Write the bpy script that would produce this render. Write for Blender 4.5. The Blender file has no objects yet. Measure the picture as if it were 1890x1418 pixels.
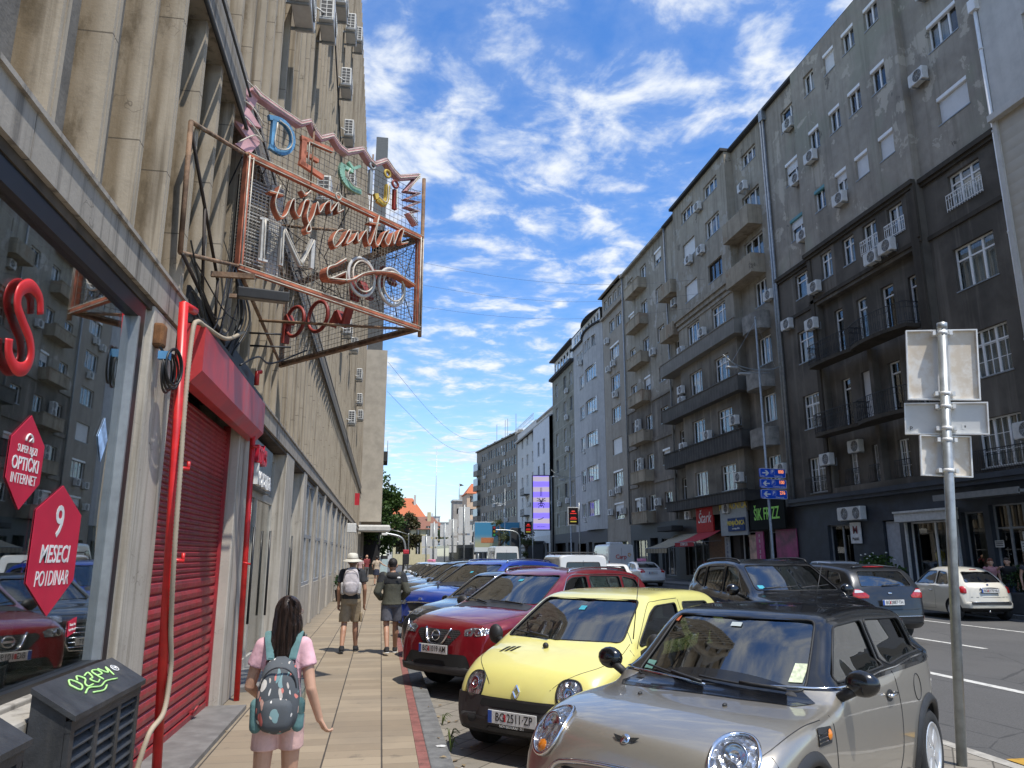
import bpy, bmesh, math, random
from mathutils import Vector, Matrix
from mathutils.bvhtree import BVHTree
random.seed(7)
R=math.radians; PI=math.pi
sc=bpy.context.scene; COL=sc.collection
# ---------------- camera
cd=bpy.data.cameras.new('camera'); cam=bpy.data.objects.new('camera',cd); COL.objects.link(cam); sc.camera=cam
cd.sensor_width=36; cd.lens=1390/1890*36; cd.clip_start=.05; cd.clip_end=4000
EYE=1.68
_ph=R(12.847); _yw=R(9.634)
cam.location=(0,0,EYE); cam.rotation_euler=(PI/2+_ph,0,-_yw)
# ---------------- light
SUN_EL,SUN_AZ=65,150            # azimuth clockwise from the street direction (+y)
_sd=Vector((math.sin(R(SUN_AZ))*math.cos(R(SUN_EL)),math.cos(R(SUN_AZ))*math.cos(R(SUN_EL)),math.sin(R(SUN_EL))))
sl=bpy.data.lights.new('sun','SUN'); sl.energy=3.3; sl.angle=R(.53); sl.color=(1,.95,.87)
so=bpy.data.objects.new('sun',sl); COL.objects.link(so); so.rotation_euler=_sd.to_track_quat('Z','Y').to_euler()
sc.view_settings.view_transform='Standard'; sc.view_settings.look='None'; sc.view_settings.exposure=0.58; sc.view_settings.gamma=1
class NT:
    """tiny node-graph writer"""
    def __init__(s,tree): s.t=tree; s.n=tree.nodes; s.l=tree.links
    def add(s,typ,ins=None,**kw):
        n=s.n.new(typ)
        for k,v in kw.items(): setattr(n,k,v)
        for k,v in (ins or {}).items(): s.put(n.inputs[k],v)
        return n
    def put(s,sock,v):
        if hasattr(v,'is_linked') or hasattr(v,'links'): s.l.new(v,sock)
        elif isinstance(v,bpy.types.Node): s.l.new(v.outputs[0],sock)
        else:
            if sock.type=='RGBA' and len(v)==3: v=(*v,1)
            sock.default_value=v
    def m(s,op,a,b=0,c=None,clamp=False):
        n=s.n.new('ShaderNodeMath'); n.operation=op; n.use_clamp=clamp
        s.put(n.inputs[0],a); s.put(n.inputs[1],b)
        if c is not None: s.put(n.inputs[2],c)
        return n.outputs[0]
    def mix(s,f,a,b,mode='MIX'):
        n=s.n.new('ShaderNodeMix'); n.data_type='RGBA'; n.blend_type=mode
        s.put(n.inputs[0],f); s.put(n.inputs[6],a); s.put(n.inputs[7],b); return n.outputs[2]
    def noise(s,vec,scale,detail=4,rough=.55,dist=0):
        n=s.add('ShaderNodeTexNoise',{'Vector':vec,'Scale':scale,'Detail':detail,'Roughness':rough,'Distortion':dist}); return n.outputs[0]
    def ramp(s,f,lo,hi):
        n=s.n.new('ShaderNodeMapRange'); n.clamp=True; n.interpolation_type='SMOOTHSTEP'
        s.put(n.inputs[0],f); s.put(n.inputs[1],lo); s.put(n.inputs[2],hi); s.put(n.inputs[3],0.); s.put(n.inputs[4],1.); return n.outputs[0]
    def scale(s,vec,sc_):
        n=s.add('ShaderNodeMapping',{'Vector':vec}); n.inputs['Scale'].default_value=sc_; return n.outputs[0]
# ---------------- sky with procedural cloud
w=bpy.data.worlds.new('World'); sc.world=w; w.use_nodes=True
t=NT(w.node_tree); w.node_tree.nodes.clear()
sky=t.add('ShaderNodeTexSky'); sky.sky_type='NISHITA'; sky.sun_disc=False; sky.sun_elevation=R(SUN_EL); sky.sun_rotation=R(SUN_AZ)
sky.air_density=1.25; sky.dust_density=.35; sky.ozone_density=2.6; sky.altitude=120
tc=t.add('ShaderNodeTexCoord').outputs['Generated']
sep=t.add('ShaderNodeSeparateXYZ',{0:tc}); dz=t.m('MAXIMUM',sep.outputs[2],.02)
zz=t.m('ADD',dz,.06)
px=t.m('DIVIDE',sep.outputs[0],zz); py=t.m('DIVIDE',sep.outputs[1],zz)
p=t.add('ShaderNodeCombineXYZ',{0:px,1:py,2:3.7}).outputs[0]
warp=t.add('ShaderNodeTexNoise',{'Vector':p,'Scale':1.6,'Detail':2}).outputs[1]
pw=t.add('ShaderNodeVectorMath',{0:p,1:t.add('ShaderNodeVectorMath',{0:warp,1:(.22,.22,0)},operation='MULTIPLY').outputs[0]},operation='ADD').outputs[0]
big=t.noise(pw,.95,3,.5)
med=t.noise(pw,7.5,6,.58,.2)
fine=t.noise(pw,11,4,.6)
d=t.m('ADD',t.m('MULTIPLY',big,.60),t.m('ADD',t.m('MULTIPLY',med,.89),t.m('MULTIPLY',fine,.24)))
c=t.ramp(d,.755,1.07)
c=t.m('MULTIPLY',t.m('POWER',c,1.1),.92)
c=t.m('MULTIPLY',c,t.ramp(sep.outputs[2],.02,.12))
haze=t.m('MULTIPLY',t.ramp(d,.6,1.05),.22)
c=t.m('MAXIMUM',c,haze)
skyc=t.mix(1.0,sky,t.mix(t.ramp(sep.outputs[2],.0,.45),(.72,.83,1.0),(.38,.645,.97)),'MULTIPLY')
colr=t.mix(c,skyc,t.mix(t.ramp(med,.42,.72),(3.3,3.75,4.4),(4.5,4.65,4.8)))
bg=t.add('ShaderNodeBackground',{'Color':colr,'Strength':.15})
out=t.add('ShaderNodeOutputWorld'); t.l.new(bg.outputs[0],out.inputs[0])
# ================= helpers
def tag(o,label=None,cat=None,group=None,kind=None):
    if label: o['label']=label
    if cat: o['category']=cat
    if group: o['group']=group
    if kind: o['kind']=kind
    return o
def empty(name,loc=(0,0,0),rz=0,label=None,cat=None,group=None):
    o=bpy.data.objects.new(name,None); COL.objects.link(o); o.empty_display_size=.2
    o.location=loc; o.rotation_euler=(0,0,rz); return tag(o,label,cat,group)
def link(name,me,parent=None,loc=None,rot=None):
    o=bpy.data.objects.new(name,me); COL.objects.link(o)
    if parent: o.parent=parent
    if loc is not None: o.location=loc
    if rot is not None: o.rotation_euler=rot
    return o
_kids={}
def kids(o): return [c for c in o.children]
def copy_tree(o,parent=None):
    c=o.copy(); COL.objects.link(c)
    if parent: c.parent=parent
    for ch in o.children: copy_tree(ch,c)
    return c
class MB:
    def __init__(s): s.v=[]; s.f=[]; s.mi=[]; s.sm=[]
    def add(s,vs,fs,mi=0,sm=False,M=None):
        b=len(s.v)
        s.v+= [tuple(M@Vector(v)) for v in vs] if M is not None else [tuple(v) for v in vs]
        for f in fs: s.f.append([b+i for i in f]); s.mi.append(mi); s.sm.append(sm)
        return s
    def box(s,x0,x1,y0,y1,z0,z1,mi=0,M=None,bev=0):
        if x0>x1:x0,x1=x1,x0
        if y0>y1:y0,y1=y1,y0
        if z0>z1:z0,z1=z1,z0
        if bev>0:
            b=min(bev,(x1-x0)*.45,(y1-y0)*.45,(z1-z0)*.45); bm=bmesh.new()
            r=bmesh.ops.create_cube(bm,size=1); bmesh.ops.scale(bm,vec=(x1-x0,y1-y0,z1-z0),verts=bm.verts)
            bmesh.ops.translate(bm,vec=((x0+x1)/2,(y0+y1)/2,(z0+z1)/2),verts=bm.verts)
            bmesh.ops.bevel(bm,geom=bm.edges[:],offset=b,segments=2,affect='EDGES',profile=.5)
            bm.verts.index_update(); s.add([v.co for v in bm.verts],[[v.index for v in f.verts] for f in bm.faces],mi,False,M); bm.free(); return s
        v=[(x0,y0,z0),(x1,y0,z0),(x1,y1,z0),(x0,y1,z0),(x0,y0,z1),(x1,y0,z1),(x1,y1,z1),(x0,y1,z1)]
        return s.add(v,[(0,3,2,1),(4,5,6,7),(0,1,5,4),(1,2,6,5),(2,3,7,6),(3,0,4,7)],mi,False,M)
    def tube(s,pts,r,n=8,mi=0,cap=True,M=None,closed=False):
        pts=[Vector(p) for p in pts]; m=len(pts); rr=r if isinstance(r,(list,tuple)) else [r]*m
        up=None; vs=[]
        for i,p in enumerate(pts):
            if closed: d=pts[(i+1)%m]-pts[i-1]
            else: d=(pts[min(i+1,m-1)]-pts[max(i-1,0)])
            if d.length<1e-9: d=Vector((0,0,1))
            d.normalize()
            if up is None:
                up=Vector((0,0,1)) if abs(d.z)<.9 else Vector((1,0,0))
            a=d.cross(up)
            if a.length<1e-6: a=d.orthogonal()
            a.normalize(); b=a.cross(d); up=b
            for k in range(n):
                t=2*PI*k/n; vs.append(p+(a*math.cos(t)+b*math.sin(t))*rr[i])
        fs=[]
        for i in range(m if closed else m-1):
            j=(i+1)%m
            for k in range(n): fs.append((i*n+k,i*n+(k+1)%n,j*n+(k+1)%n,j*n+k))
        if cap and not closed: fs+= [tuple(range(n))[::-1],tuple((m-1)*n+k for k in range(n))]
        return s.add(vs,fs,mi,n>4,M)
    def lathe(s,prof,n=24,mi=0,M=None,sm=True):
        # prof: [(r,z)] around z
        vs=[];fs=[];m=len(prof)
        for r,z in prof:
            for k in range(n):
                t=2*PI*k/n; vs.append((r*math.cos(t),r*math.sin(t),z))
        for i in range(m-1):
            for k in range(n): fs.append((i*n+k,i*n+(k+1)%n,(i+1)*n+(k+1)%n,(i+1)*n+k))
        if prof[0][0]>1e-6: fs.append(tuple(range(n))[::-1])
        if prof[-1][0]>1e-6: fs.append(tuple((m-1)*n+k for k in range(n)))
        return s.add(vs,fs,mi,sm,M)
    def sphere(s,c,r,n=14,mi=0,M=None):
        r=r if isinstance(r,(list,tuple)) else (r,r,r); vs=[];fs=[];m=max(6,n//2)
        for i in range(m+1):
            a=PI*i/m
            for k in range(n):
                t=2*PI*k/n; vs.append((c[0]+r[0]*math.sin(a)*math.cos(t),c[1]+r[1]*math.sin(a)*math.sin(t),c[2]-r[2]*math.cos(a)))
        for i in range(m):
            for k in range(n): fs.append((i*n+k,i*n+(k+1)%n,(i+1)*n+(k+1)%n,(i+1)*n+k))
        return s.add(vs,fs,mi,True,M)
    def prism(s,poly,d,mi=0,M=None,cap=True):
        # poly in xy, extruded 0..d along z
        n=len(poly); vs=[(p[0],p[1],0) for p in poly]+[(p[0],p[1],d) for p in poly]
        fs=[(i,(i+1)%n,n+(i+1)%n,n+i) for i in range(n)]
        if cap: fs+=[tuple(range(n))[::-1],tuple(range(n,2*n))]
        return s.add(vs,fs,mi,False,M)
    def grid(s,P,mi=0,sm=True,closed_u=False,M=None):
        a=len(P);b=len(P[0]); vs=[p for r in P for p in r]; fs=[]
        for i in range(a-1):
            for j in range(b if closed_u else b-1): fs.append((i*b+j,i*b+(j+1)%b,(i+1)*b+(j+1)%b,(i+1)*b+j))
        return s.add(vs,fs,mi,sm,M)
    def mesh(s,name,mats):
        me=bpy.data.meshes.new(name); me.from_pydata(s.v,[],s.f)
        for m in (mats if isinstance(mats,(list,tuple)) else [mats]): me.materials.append(m)
        me.polygons.foreach_set('material_index',s.mi); me.polygons.foreach_set('use_smooth',s.sm)
        me.update(); return me
    def build(s,name,mats,parent=None,loc=None,rot=None,fix=False):
        me=s.mesh(name,mats)
        if fix:
            bm=bmesh.new(); bm.from_mesh(me); bmesh.ops.remove_doubles(bm,verts=bm.verts,dist=1e-5); bmesh.ops.recalc_face_normals(bm,faces=bm.faces); bm.to_mesh(me); bm.free()
        return link(name,me,parent,loc,rot)
def sharp(me,a=35):
    try: me.set_sharp_from_angle(angle=R(a))
    except Exception: pass
def evalmesh(o):
    dg=bpy.context.evaluated_depsgraph_get(); dg.update()
    return bpy.data.meshes.new_from_object(o.evaluated_get(dg),preserve_all_data_layers=False,depsgraph=dg)
def kill(o):
    bpy.data.objects.remove(o,do_unlink=True)
_txt={}
def text_mb(s,size,ext=.004,align='CENTER',bold=0,sx=1,shear=0,res=3):
    """mesh (verts,faces) of a line of text in the xy plane, thickness along z"""
    cu=bpy.data.curves.new('text','FONT'); cu.body=s; cu.size=size; cu.extrude=ext; cu.align_x=align; cu.align_y='CENTER'; cu.offset=bold*size; cu.shear=shear; cu.resolution_u=res
    o=link('text',cu); me=evalmesh(o); kill(o)
    vs=[(v.co.x*sx,v.co.y,v.co.z) for v in me.vertices]; fs=[tuple(p.vertices) for p in me.polygons]
    bpy.data.meshes.remove(me); bpy.data.curves.remove(cu); return vs,fs
def T(x=0,y=0,z=0,rx=0,ry=0,rz=0): return Matrix.Translation((x,y,z))@Matrix.Rotation(rz,4,'Z')@Matrix.Rotation(ry,4,'Y')@Matrix.Rotation(rx,4,'X')
def frame(o,u,v,n): # columns
    M=Matrix.Identity(4)
    for i,c in enumerate((u,v,n)):
        for k in range(3): M[k][i]=c[k]
    for k in range(3): M[k][3]=o[k]
    return M
def smooth_path(pts,k=6,closed=False):
    pts=[Vector(p) for p in pts]; n=len(pts); out=[]
    for i in range(n if closed else n-1):
        p0=pts[i-1] if (i>0 or closed) else pts[0]*2-pts[1]; p1=pts[i]; p2=pts[(i+1)%n]
        p3=pts[(i+2)%n] if (i+2<n or closed) else p2*2-p1
        for j in range(k):
            t=j/k; out.append(.5*((2*p1)+(p2-p0)*t+(2*p0-5*p1+4*p2-p3)*t*t+(3*p1-p0-3*p2+p3)*t**3))
    if not closed: out.append(pts[-1])
    return out
def interp(xs,ys,x):
    if x<=xs[0]: return ys[0]
    for i in range(len(xs)-1):
        if x<=xs[i+1]:
            t=(x-xs[i])/(xs[i+1]-xs[i]); return ys[i]+(ys[i+1]-ys[i])*t
    return ys[-1]
# ================= materials
MATS={}
def newmat(name):
    m=bpy.data.materials.new(name); m.use_nodes=True; t=NT(m.node_tree); t.n.clear()
    b=t.add('ShaderNodeBsdfPrincipled'); o=t.add('ShaderNodeOutputMaterial'); t.l.new(b.outputs[0],o.inputs[0])
    MATS[name]=m; t.b=b; t.o=o; return m,t
def bump(t,h,strength=.3,dist=.01):
    n=t.add('ShaderNodeBump',{'Height':h,'Strength':strength,'Distance':dist}); t.l.new(n.outputs[0],t.b.inputs['Normal'])
def pm(name,col,rough=.6,metal=0,var=.12,scale=6,bmp=0,bscale=40,coat=0,spec=.5,dirt=0,dirtcol=(.05,.045,.04)):
    if name in MATS: return MATS[name]
    m,t=newmat(name); co=t.add('ShaderNodeTexCoord').outputs['Object']
    n=t.noise(co,scale,5,.6); f=t.ramp(n,.3,.7)
    c=t.mix(f,tuple(max(0,x*(1-var)) for x in col),tuple(min(1,x*(1+var)) for x in col))
    if dirt>0:
        dn=t.noise(t.scale(co,(1,1,.35)),scale*.7,6,.7); c=t.mix(t.m('MULTIPLY',t.ramp(dn,.5,.75),dirt),c,dirtcol)
    t.put(t.b.inputs['Base Color'],c); t.put(t.b.inputs['Roughness'],t.m('ADD',t.m('MULTIPLY',n,.16),rough-.08,clamp=True))
    t.b.inputs['Metallic'].default_value=metal; t.b.inputs['Specular IOR Level'].default_value=spec
    if coat: t.b.inputs['Coat Weight'].default_value=coat; t.b.inputs['Coat Roughness'].default_value=.03
    if bmp: bump(t,t.noise(co,bscale,4,.6),bmp,.01)
    return m
def paint(name,col,metal=0.,flake=0,rough=.32,dustamt=.10):
    """car paint with clear coat and a thin film of road dust"""
    if name in MATS: return MATS[name]
    m,t=newmat(name); co=t.add('ShaderNodeTexCoord').outputs['Object']
    n=t.noise(co,5,6,.65); dust=t.m('MULTIPLY',t.ramp(n,.45,.8),dustamt)
    c=t.mix(dust,col,(.32,.29,.25))
    t.put(t.b.inputs['Base Color'],c); t.b.inputs['Metallic'].default_value=metal; t.put(t.b.inputs['Roughness'],t.m('ADD',rough,t.m('MULTIPLY',dust,.8)))
    t.b.inputs['Coat Weight'].default_value=1 if dustamt>.05 else .6; t.put(t.b.inputs['Coat Roughness'],t.m('ADD',.015,t.m('MULTIPLY',t.ramp(n,.4,.9),.10)))
    return m
def glass(name,tint=(.75,.85,.82),trans=.75,ior=1.5,wave=0):
    """thin pane: tinted see-through plus mirror reflection by fresnel"""
    if name in MATS: return MATS[name]
    m,t=newmat(name); t.n.remove(t.b)
    ge=t.add('ShaderNodeNewGeometry'); dp=t.add('ShaderNodeVectorMath',{0:ge.outputs['Normal'],1:ge.outputs['Incoming']},operation='DOT_PRODUCT').outputs['Value']
    f0=((ior-1)/(ior+1))**2*1.7; fr=t.m('ADD',f0,t.m('MULTIPLY',1-f0,t.m('POWER',t.m('SUBTRACT',1.,t.m('ABSOLUTE',dp)),5.)))
    tr=t.add('ShaderNodeBsdfTransparent',{'Color':tuple(x*trans for x in tint)})
    gl=t.add('ShaderNodeBsdfGlossy',{'Color':(1,1,1),'Roughness':.012})
    if wave:
        co=t.add('ShaderNodeTexCoord').outputs['Object']
        b=t.add('ShaderNodeBump',{'Height':t.noise(co,1.3,2),'Strength':wave,'Distance':.05}); t.l.new(b.outputs[0],gl.inputs['Normal']); 
    f=t.m('MINIMUM',fr,1.)
    mx=t.add('ShaderNodeMixShader',{0:f,1:tr.outputs[0],2:gl.outputs[0]}); t.l.new(mx.outputs[0],t.o.inputs[0]); return m
def emit(name,col,st=1.):
    if name in MATS: return MATS[name]
    m,t=newmat(name); t.b.inputs['Base Color'].default_value=(0.02,.02,.02,1); t.b.inputs['Emission Color'].default_value=(*col,1); t.b.inputs['Emission Strength'].default_value=st; return m
def facade_mat(name,c1,c2,soot=(.03,.027,.024),sootamt=.6,lowdark=None,peel=None,tint=None,scale=1.,bm=.25):
    """weathered render: mottling, vertical rain streaks, optional peeled patches with a hard edge; lowdark=(z0,z1,colour): paint change of the lower storeys"""
    if name in MATS: return MATS[name]
    m,t=newmat(name); co=t.add('ShaderNodeTexCoord').outputs['Object']
    n1=t.noise(co,.35*scale,5,.6,.3); n2=t.noise(co,2.3*scale,6,.65); st=t.noise(t.scale(co,(1.6,1.6,.09)),1.1*scale,5,.62); st2=t.noise(t.scale(co,(5,5,.16)),1.2*scale,4,.6)
    c=t.mix(t.ramp(n1,.3,.7),c1,c2)
    c=t.mix(t.m('MULTIPLY',t.ramp(n2,.35,.75),.35),c,tuple(x*.62 for x in c1))
    if tint: c=t.mix(t.m('MULTIPLY',t.ramp(t.noise(co,.22,3,.6,.5),.5,.62),.75),c,tint)
    if peel:
        pn=t.noise(co,.55*scale,7,.68,.4); c=t.mix(t.ramp(pn,.565,.585),c,peel); 
        bl=t.noise(co,.8*scale,6,.7,.3); c=t.mix(t.m('MULTIPLY',t.ramp(bl,.64,.655),.8),c,tuple(x*.45 for x in c1))
    s=t.m('MULTIPLY',t.ramp(t.m('ADD',t.m('MULTIPLY',st,.7),t.m('MULTIPLY',st2,.3)),.46,.66),sootamt)
    c=t.mix(s,c,soot)
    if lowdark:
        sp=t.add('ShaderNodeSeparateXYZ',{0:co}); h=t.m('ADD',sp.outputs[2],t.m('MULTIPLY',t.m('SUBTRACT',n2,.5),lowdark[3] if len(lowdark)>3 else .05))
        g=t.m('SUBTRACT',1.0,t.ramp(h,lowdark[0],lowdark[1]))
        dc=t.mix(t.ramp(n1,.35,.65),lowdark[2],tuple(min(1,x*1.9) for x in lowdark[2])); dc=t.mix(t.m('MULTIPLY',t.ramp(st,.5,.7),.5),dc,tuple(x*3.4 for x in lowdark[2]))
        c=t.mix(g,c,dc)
    t.put(t.b.inputs['Base Color'],c); t.b.inputs['Roughness'].default_value=.88; t.b.inputs['Specular IOR Level'].default_value=.25
    bump(t,t.m('ADD',n2,t.m('MULTIPLY',t.noise(co,22,3),.4)),bm,.03); return m
# ================= shared materials
WHITE=pm('white_frame',(.86,.85,.82),.45,var=.05,dirt=.15,dirtcol=(.35,.33,.3))
GREYFR=pm('grey_frame',(.28,.29,.30),.5)
PANE=glass('window_glass',(.85,.88,.88),.88,1.5)
DARKIN=pm('dark_interior',(.02,.02,.022),.9)
def curtain_mat():
    m,t=newmat('curtain'); co=t.add('ShaderNodeTexCoord').outputs['Object']
    f=t.noise(t.scale(co,(9,1,.3)),2.2,2); t.put(t.b.inputs['Base Color'],t.mix(t.ramp(f,.3,.7),(.46,.45,.42),(.80,.78,.74))); t.b.inputs['Roughness'].default_value=.9; return m
CURT=curtain_mat()
def slat_mat(name,c,dz=.05):
    m,t=newmat(name); co=t.add('ShaderNodeTexCoord').outputs['Object']; z=t.add('ShaderNodeSeparateXYZ',{0:co}).outputs[2]
    f=t.m('FRACT',t.m('DIVIDE',z,dz)); n=t.noise(co,3,4)
    t.put(t.b.inputs['Base Color'],t.mix(t.m('MULTIPLY',t.ramp(n,.4,.8),.3),c,tuple(x*.7 for x in c))); t.b.inputs['Roughness'].default_value=.5
    bump(t,t.m('SINE',t.m('MULTIPLY',f,PI)),.9,.012); return m
BLIND=slat_mat('roller_blind',(.78,.77,.74))
BLINDG=slat_mat('roller_blind_grey',(.33,.33,.32))
TEAL=pm('teal_box',(.12,.30,.32),.6)
IRON=pm('black_iron',(.018,.018,.019),.5)
ACW=pm('ac_white',(.66,.65,.61),.5,var=.08,dirt=.3,dirtcol=(.3,.28,.24))
ACD=pm('ac_grille',(.07,.07,.07),.6)
ZINC=pm('zinc',(.30,.32,.33),.45,.5,var=.15)
# ================= windows
WC={}
def wall_mb(mb,x0,x1,z0,z1,holes,y=0,depth=.18,mi=0,reveal=None,bow=None):
    """wall sheet facing +y with rectangular holes and their reveals"""
    xs=sorted({x0,x1}|{min(max(h[i],x0),x1) for h in holes for i in (0,1)}); zs=sorted({z0,z1}|{min(max(h[i],z0),z1) for h in holes for i in (2,3)})
    if bow:
        ex=[]; 
        for a,b in zip(xs,xs[1:]):
            n=max(1,int((b-a)/.35)); ex+=[a+(b-a)*k/n for k in range(n)]
        xs=ex+[xs[-1]]
    Y=(lambda x:y+bow(x)) if bow else (lambda x:y)
    for a,b in zip(xs,xs[1:]):
        cx=(a+b)/2; run=None
        for c,d in zip(zs,zs[1:]):
            cz=(c+d)/2
            if any(h[0]<cx<h[1] and h[2]<cz<h[3] for h in holes):
                if run: mb.add([(a,Y(a),run[0]),(a,Y(a),run[1]),(b,Y(b),run[1]),(b,Y(b),run[0])],[(0,1,2,3)],mi,bool(bow)); run=None
            else: run=(run[0],d) if run else (c,d)
        if run: mb.add([(a,Y(a),run[0]),(a,Y(a),run[1]),(b,Y(b),run[1]),(b,Y(b),run[0])],[(0,1,2,3)],mi,bool(bow))
    rm=mi if reveal is None else reveal
    for h in holes:
        a,b,c,d=h[:4]; ya,yb=Y(a),Y(b); dp=h[4] if len(h)>4 else depth
        mb.add([(a,ya,c),(b,yb,c),(b,yb-dp,c),(a,ya-dp,c)],[(0,1,2,3)],rm); mb.add([(a,ya,d),(b,yb,d),(b,yb-dp,d),(a,ya-dp,d)],[(3,2,1,0)],rm)
        mb.add([(a,ya,c),(a,ya-dp,c),(a,ya-dp,d),(a,ya,d)],[(0,1,2,3)],rm); mb.add([(b,yb,c),(b,yb-dp,c),(b,yb-dp,d),(b,yb,d)],[(3,2,1,0)],rm)
def make_window(wd,ht,n=2,tr=0,blind=0,box=0,curt=0,fm=None,bars=0,simple=False,sill=True):
    fm=fm or WHITE; mb=MB(); f=.055; hw=wd/2
    if sill: mb.box(-hw-.04,hw+.04,-.03,.2,-.05,-.005,1)
    H=ht
    mb.box(-hw,hw,-.035,.035,0,f); mb.box(-hw,hw,-.035,.035,H-f,H); mb.box(-hw,-hw+f,-.036,.036,f,H-f); mb.box(hw-f,hw,-.036,.036,f,H-f)
    zt=H-f
    if tr: zt=H*(1-tr); mb.box(-hw+f,hw-f,-.034,.034,zt-.03,zt+.03)
    for k in range(1,n):
        x=-hw+wd*k/n; mb.box(x-.045,x+.045,-.033,.033,f,H-f)
    if bars:
        for k in range(n):
            xa=-hw+wd*k/n; 
            mb.box(xa+wd/n/2-.012,xa+wd/n/2+.012,-.015,.015,f,H-f)
        for j in range(1,bars+1): mb.box(-hw+f,hw-f,-.014,.014,H*j/(bars+1)-.012,H*j/(bars+1)+.012)
    o=mb.build('window',[fm,ZINC])
    g=MB().box(-hw+f*.6,hw-f*.6,-.012,-.006,f*.6,H-f*.6); g.build('pane',PANE,o)
    if curt:
        c=MB(); N=10
        for (a,b) in {1:[(-hw,0)],2:[(0,hw)],3:[(-hw,hw)],4:[(-hw,-hw*.3),(hw*.35,hw)]}[curt]:
            m=max(3,int((b-a)/.07)); c.grid([[(a+(b-a)*i/m,-.16+.02*(i%2),z) for i in range(m+1)] for z in (.05,H-.05)])
        c.build('curtain',CURT,o)
    if blind:
        z0=H*(1-blind); b=MB(); b.box(-hw+.02,hw-.02,.036,.05,z0,H-.02); b.box(-hw+.02,hw-.02,.034,.056,z0-.03,z0+.01); b.build('roller_blind',BLINDG if fm is GREYFR else BLIND,o)
    if box:
        b=MB(); b.box(-hw-.02,hw+.02,.0,.17,H-.17,H+.02,bev=.03); b.build('blind_box',TEAL if box==2 else WHITE,o)
    return o
def window(parent,xc,z,wd,ht,y=0,depth=.17,**k):
    key=(round(wd,2),round(ht,2),tuple(sorted((a,str(b)) for a,b in k.items())))
    if key in WC: o=copy_tree(WC[key],parent)
    else:
        o=make_window(wd,ht,**k); o.parent=parent; WC[key]=o
    o.location=(xc,y-depth,z); return o
# ================= air conditioners
def make_ac():
    r=empty('air_conditioner',(0,0,0)); 
    b=MB(); b.box(-.42,.42,0,.3,0,.58,bev=.02); b.box(.25,.42,.301,.306,.05,.53); b.build('casing',ACW,r)
    g=MB(); M=T(-.1,.302,.29,-PI/2); g.lathe([(0,0),(.235,0),(.25,.008),(.255,0)],28,0,M)
    g2=MB()
    for k in range(5): g2.tube([(-.1+.045*(k+1)*math.cos(a*PI/10),.318,.29+.045*(k+1)*math.sin(a*PI/10)) for a in range(20)],.004,4,closed=True)
    for k in range(8): g2.tube([(-.1,.318,.29),(-.1+.24*math.cos(k*PI/4),.314,.29+.24*math.sin(k*PI/4))],.004,4)
    go=g.build('fan_grille',ACD,r); g2.build('grille_wire',ACW,go)
    q=MB(); q.box(.421,.424,.03,.27,.06,.54)
    for i in range(3): q.box(.424,.43,.03+.12*i-.008,.03+.12*i+.008,.05,.55,1)
    for i in range(6): q.box(.424,.4295,.03,.27,.06+.096*i-.008,.06+.096*i+.008,1)
    q.build('side_grille',[ACD,ACW],r)
    for x in (-.3,.3): k=MB(); k.box(x-.02,x+.02,-.18,.28,-.04,0); k.box(x-.021,x+.021,-.18,-.14,-.001,.35); k.build('bracket',ZINC,r)
    h=MB(); h.tube(smooth_path([(.42,.1,.15),(.5,.05,.12),(.55,-.15,.25),(.5,-.18,.6)]),.018,6); h.build('pipe',ACW,r); return r
AC0=make_ac(); _acn=[0]
def ac(x,y,z,rz,label,group,s=1):
    o=AC0 if _acn[0]==0 else copy_tree(AC0); _acn[0]+=1
    o.location=(x,y,z); o.rotation_euler=(0,0,rz); o.scale=(s,s,s); tag(o,label,'air conditioner',group); return o
# ================= right-hand houses: local x = up the street, local y = out to the street
XR=22.0
def house(name,label,y0,cat='apartment building',x=XR,rz=PI/2): return empty(name,(x,y0,0),rz,label,cat,'buildings along the right side of the street')
def shell(h,L,H,mat,deep=12,inner=.9,roofm=None,z0=0):
    b=MB(); b.add([(0,0,z0),(0,-deep,z0),(0,-deep,H),(0,0,H)],[(0,1,2,3)]); b.add([(L,0,z0),(L,-deep,z0),(L,-deep,H),(L,0,H)],[(3,2,1,0)]); b.add([(0,-deep,z0),(L,-deep,z0),(L,-deep,H),(0,-deep,H)],[(0,1,2,3)])
    b.build('side_wall',mat,h)
    r=MB(); r.box(-.05,L+.05,-deep,.25,H,H+.16); r.build('roof',roofm or pm('roof_felt',(.06,.06,.06),.9),h)
    i=MB(); i.add([(.05,-inner,.02),(.05,-inner,H-.05),(L-.05,-inner,H-.05),(L-.05,-inner,.02)],[(0,1,2,3)])
    i.build('inner_wall',DARKIN,h)
def railing(mb,x0,x1,y,z,h=.95,step=.11,ret=0,belly=0):
    mb.box(x0,x1,y-.02,y+.02,z+h-.03,z+h); mb.box(x0,x1,y-.015,y+.015,z+.08,z+.1); mb.box(x0,x1,y-.01,y+.01,z+h*.72,z+h*.72+.015)
    n=int((x1-x0)/step)
    for k in range(n+1):
        x=x0+(x1-x0)*k/n
        if belly: mb.tube([(x,y,z),(x,y+belly,z+.25),(x,y+belly*.4,z+.55),(x,y,z+h)],.009,4)
        else: mb.box(x-.008,x+.008,y-.008,y+.008,z,z+h)
        if k%2==0 and k<n: mb.tube([(x+step*(.5+.4*math.cos(a*PI/4)),y,z+h*.84+step*.5*math.sin(a*PI/4)) for a in range(8)],.006,4,closed=True); mb.tube([(x+step*(.5+.35*math.cos(a*PI/4)),y+belly*.8,z+h*.35+step*.7*math.sin(a*PI/4)) for a in range(8)],.006,4,closed=True)
    for x in ((x0,x1) if ret else ()):
        mb.box(x-.015,x+.015,y-ret,y,z+h-.03,z+h)
        m=int(ret/step)
        for k in range(m): mb.box(x-.008,x+.008,y-ret*(k+.5)/m-.008,y-ret*(k+.5)/m+.008,z,z+h)
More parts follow.
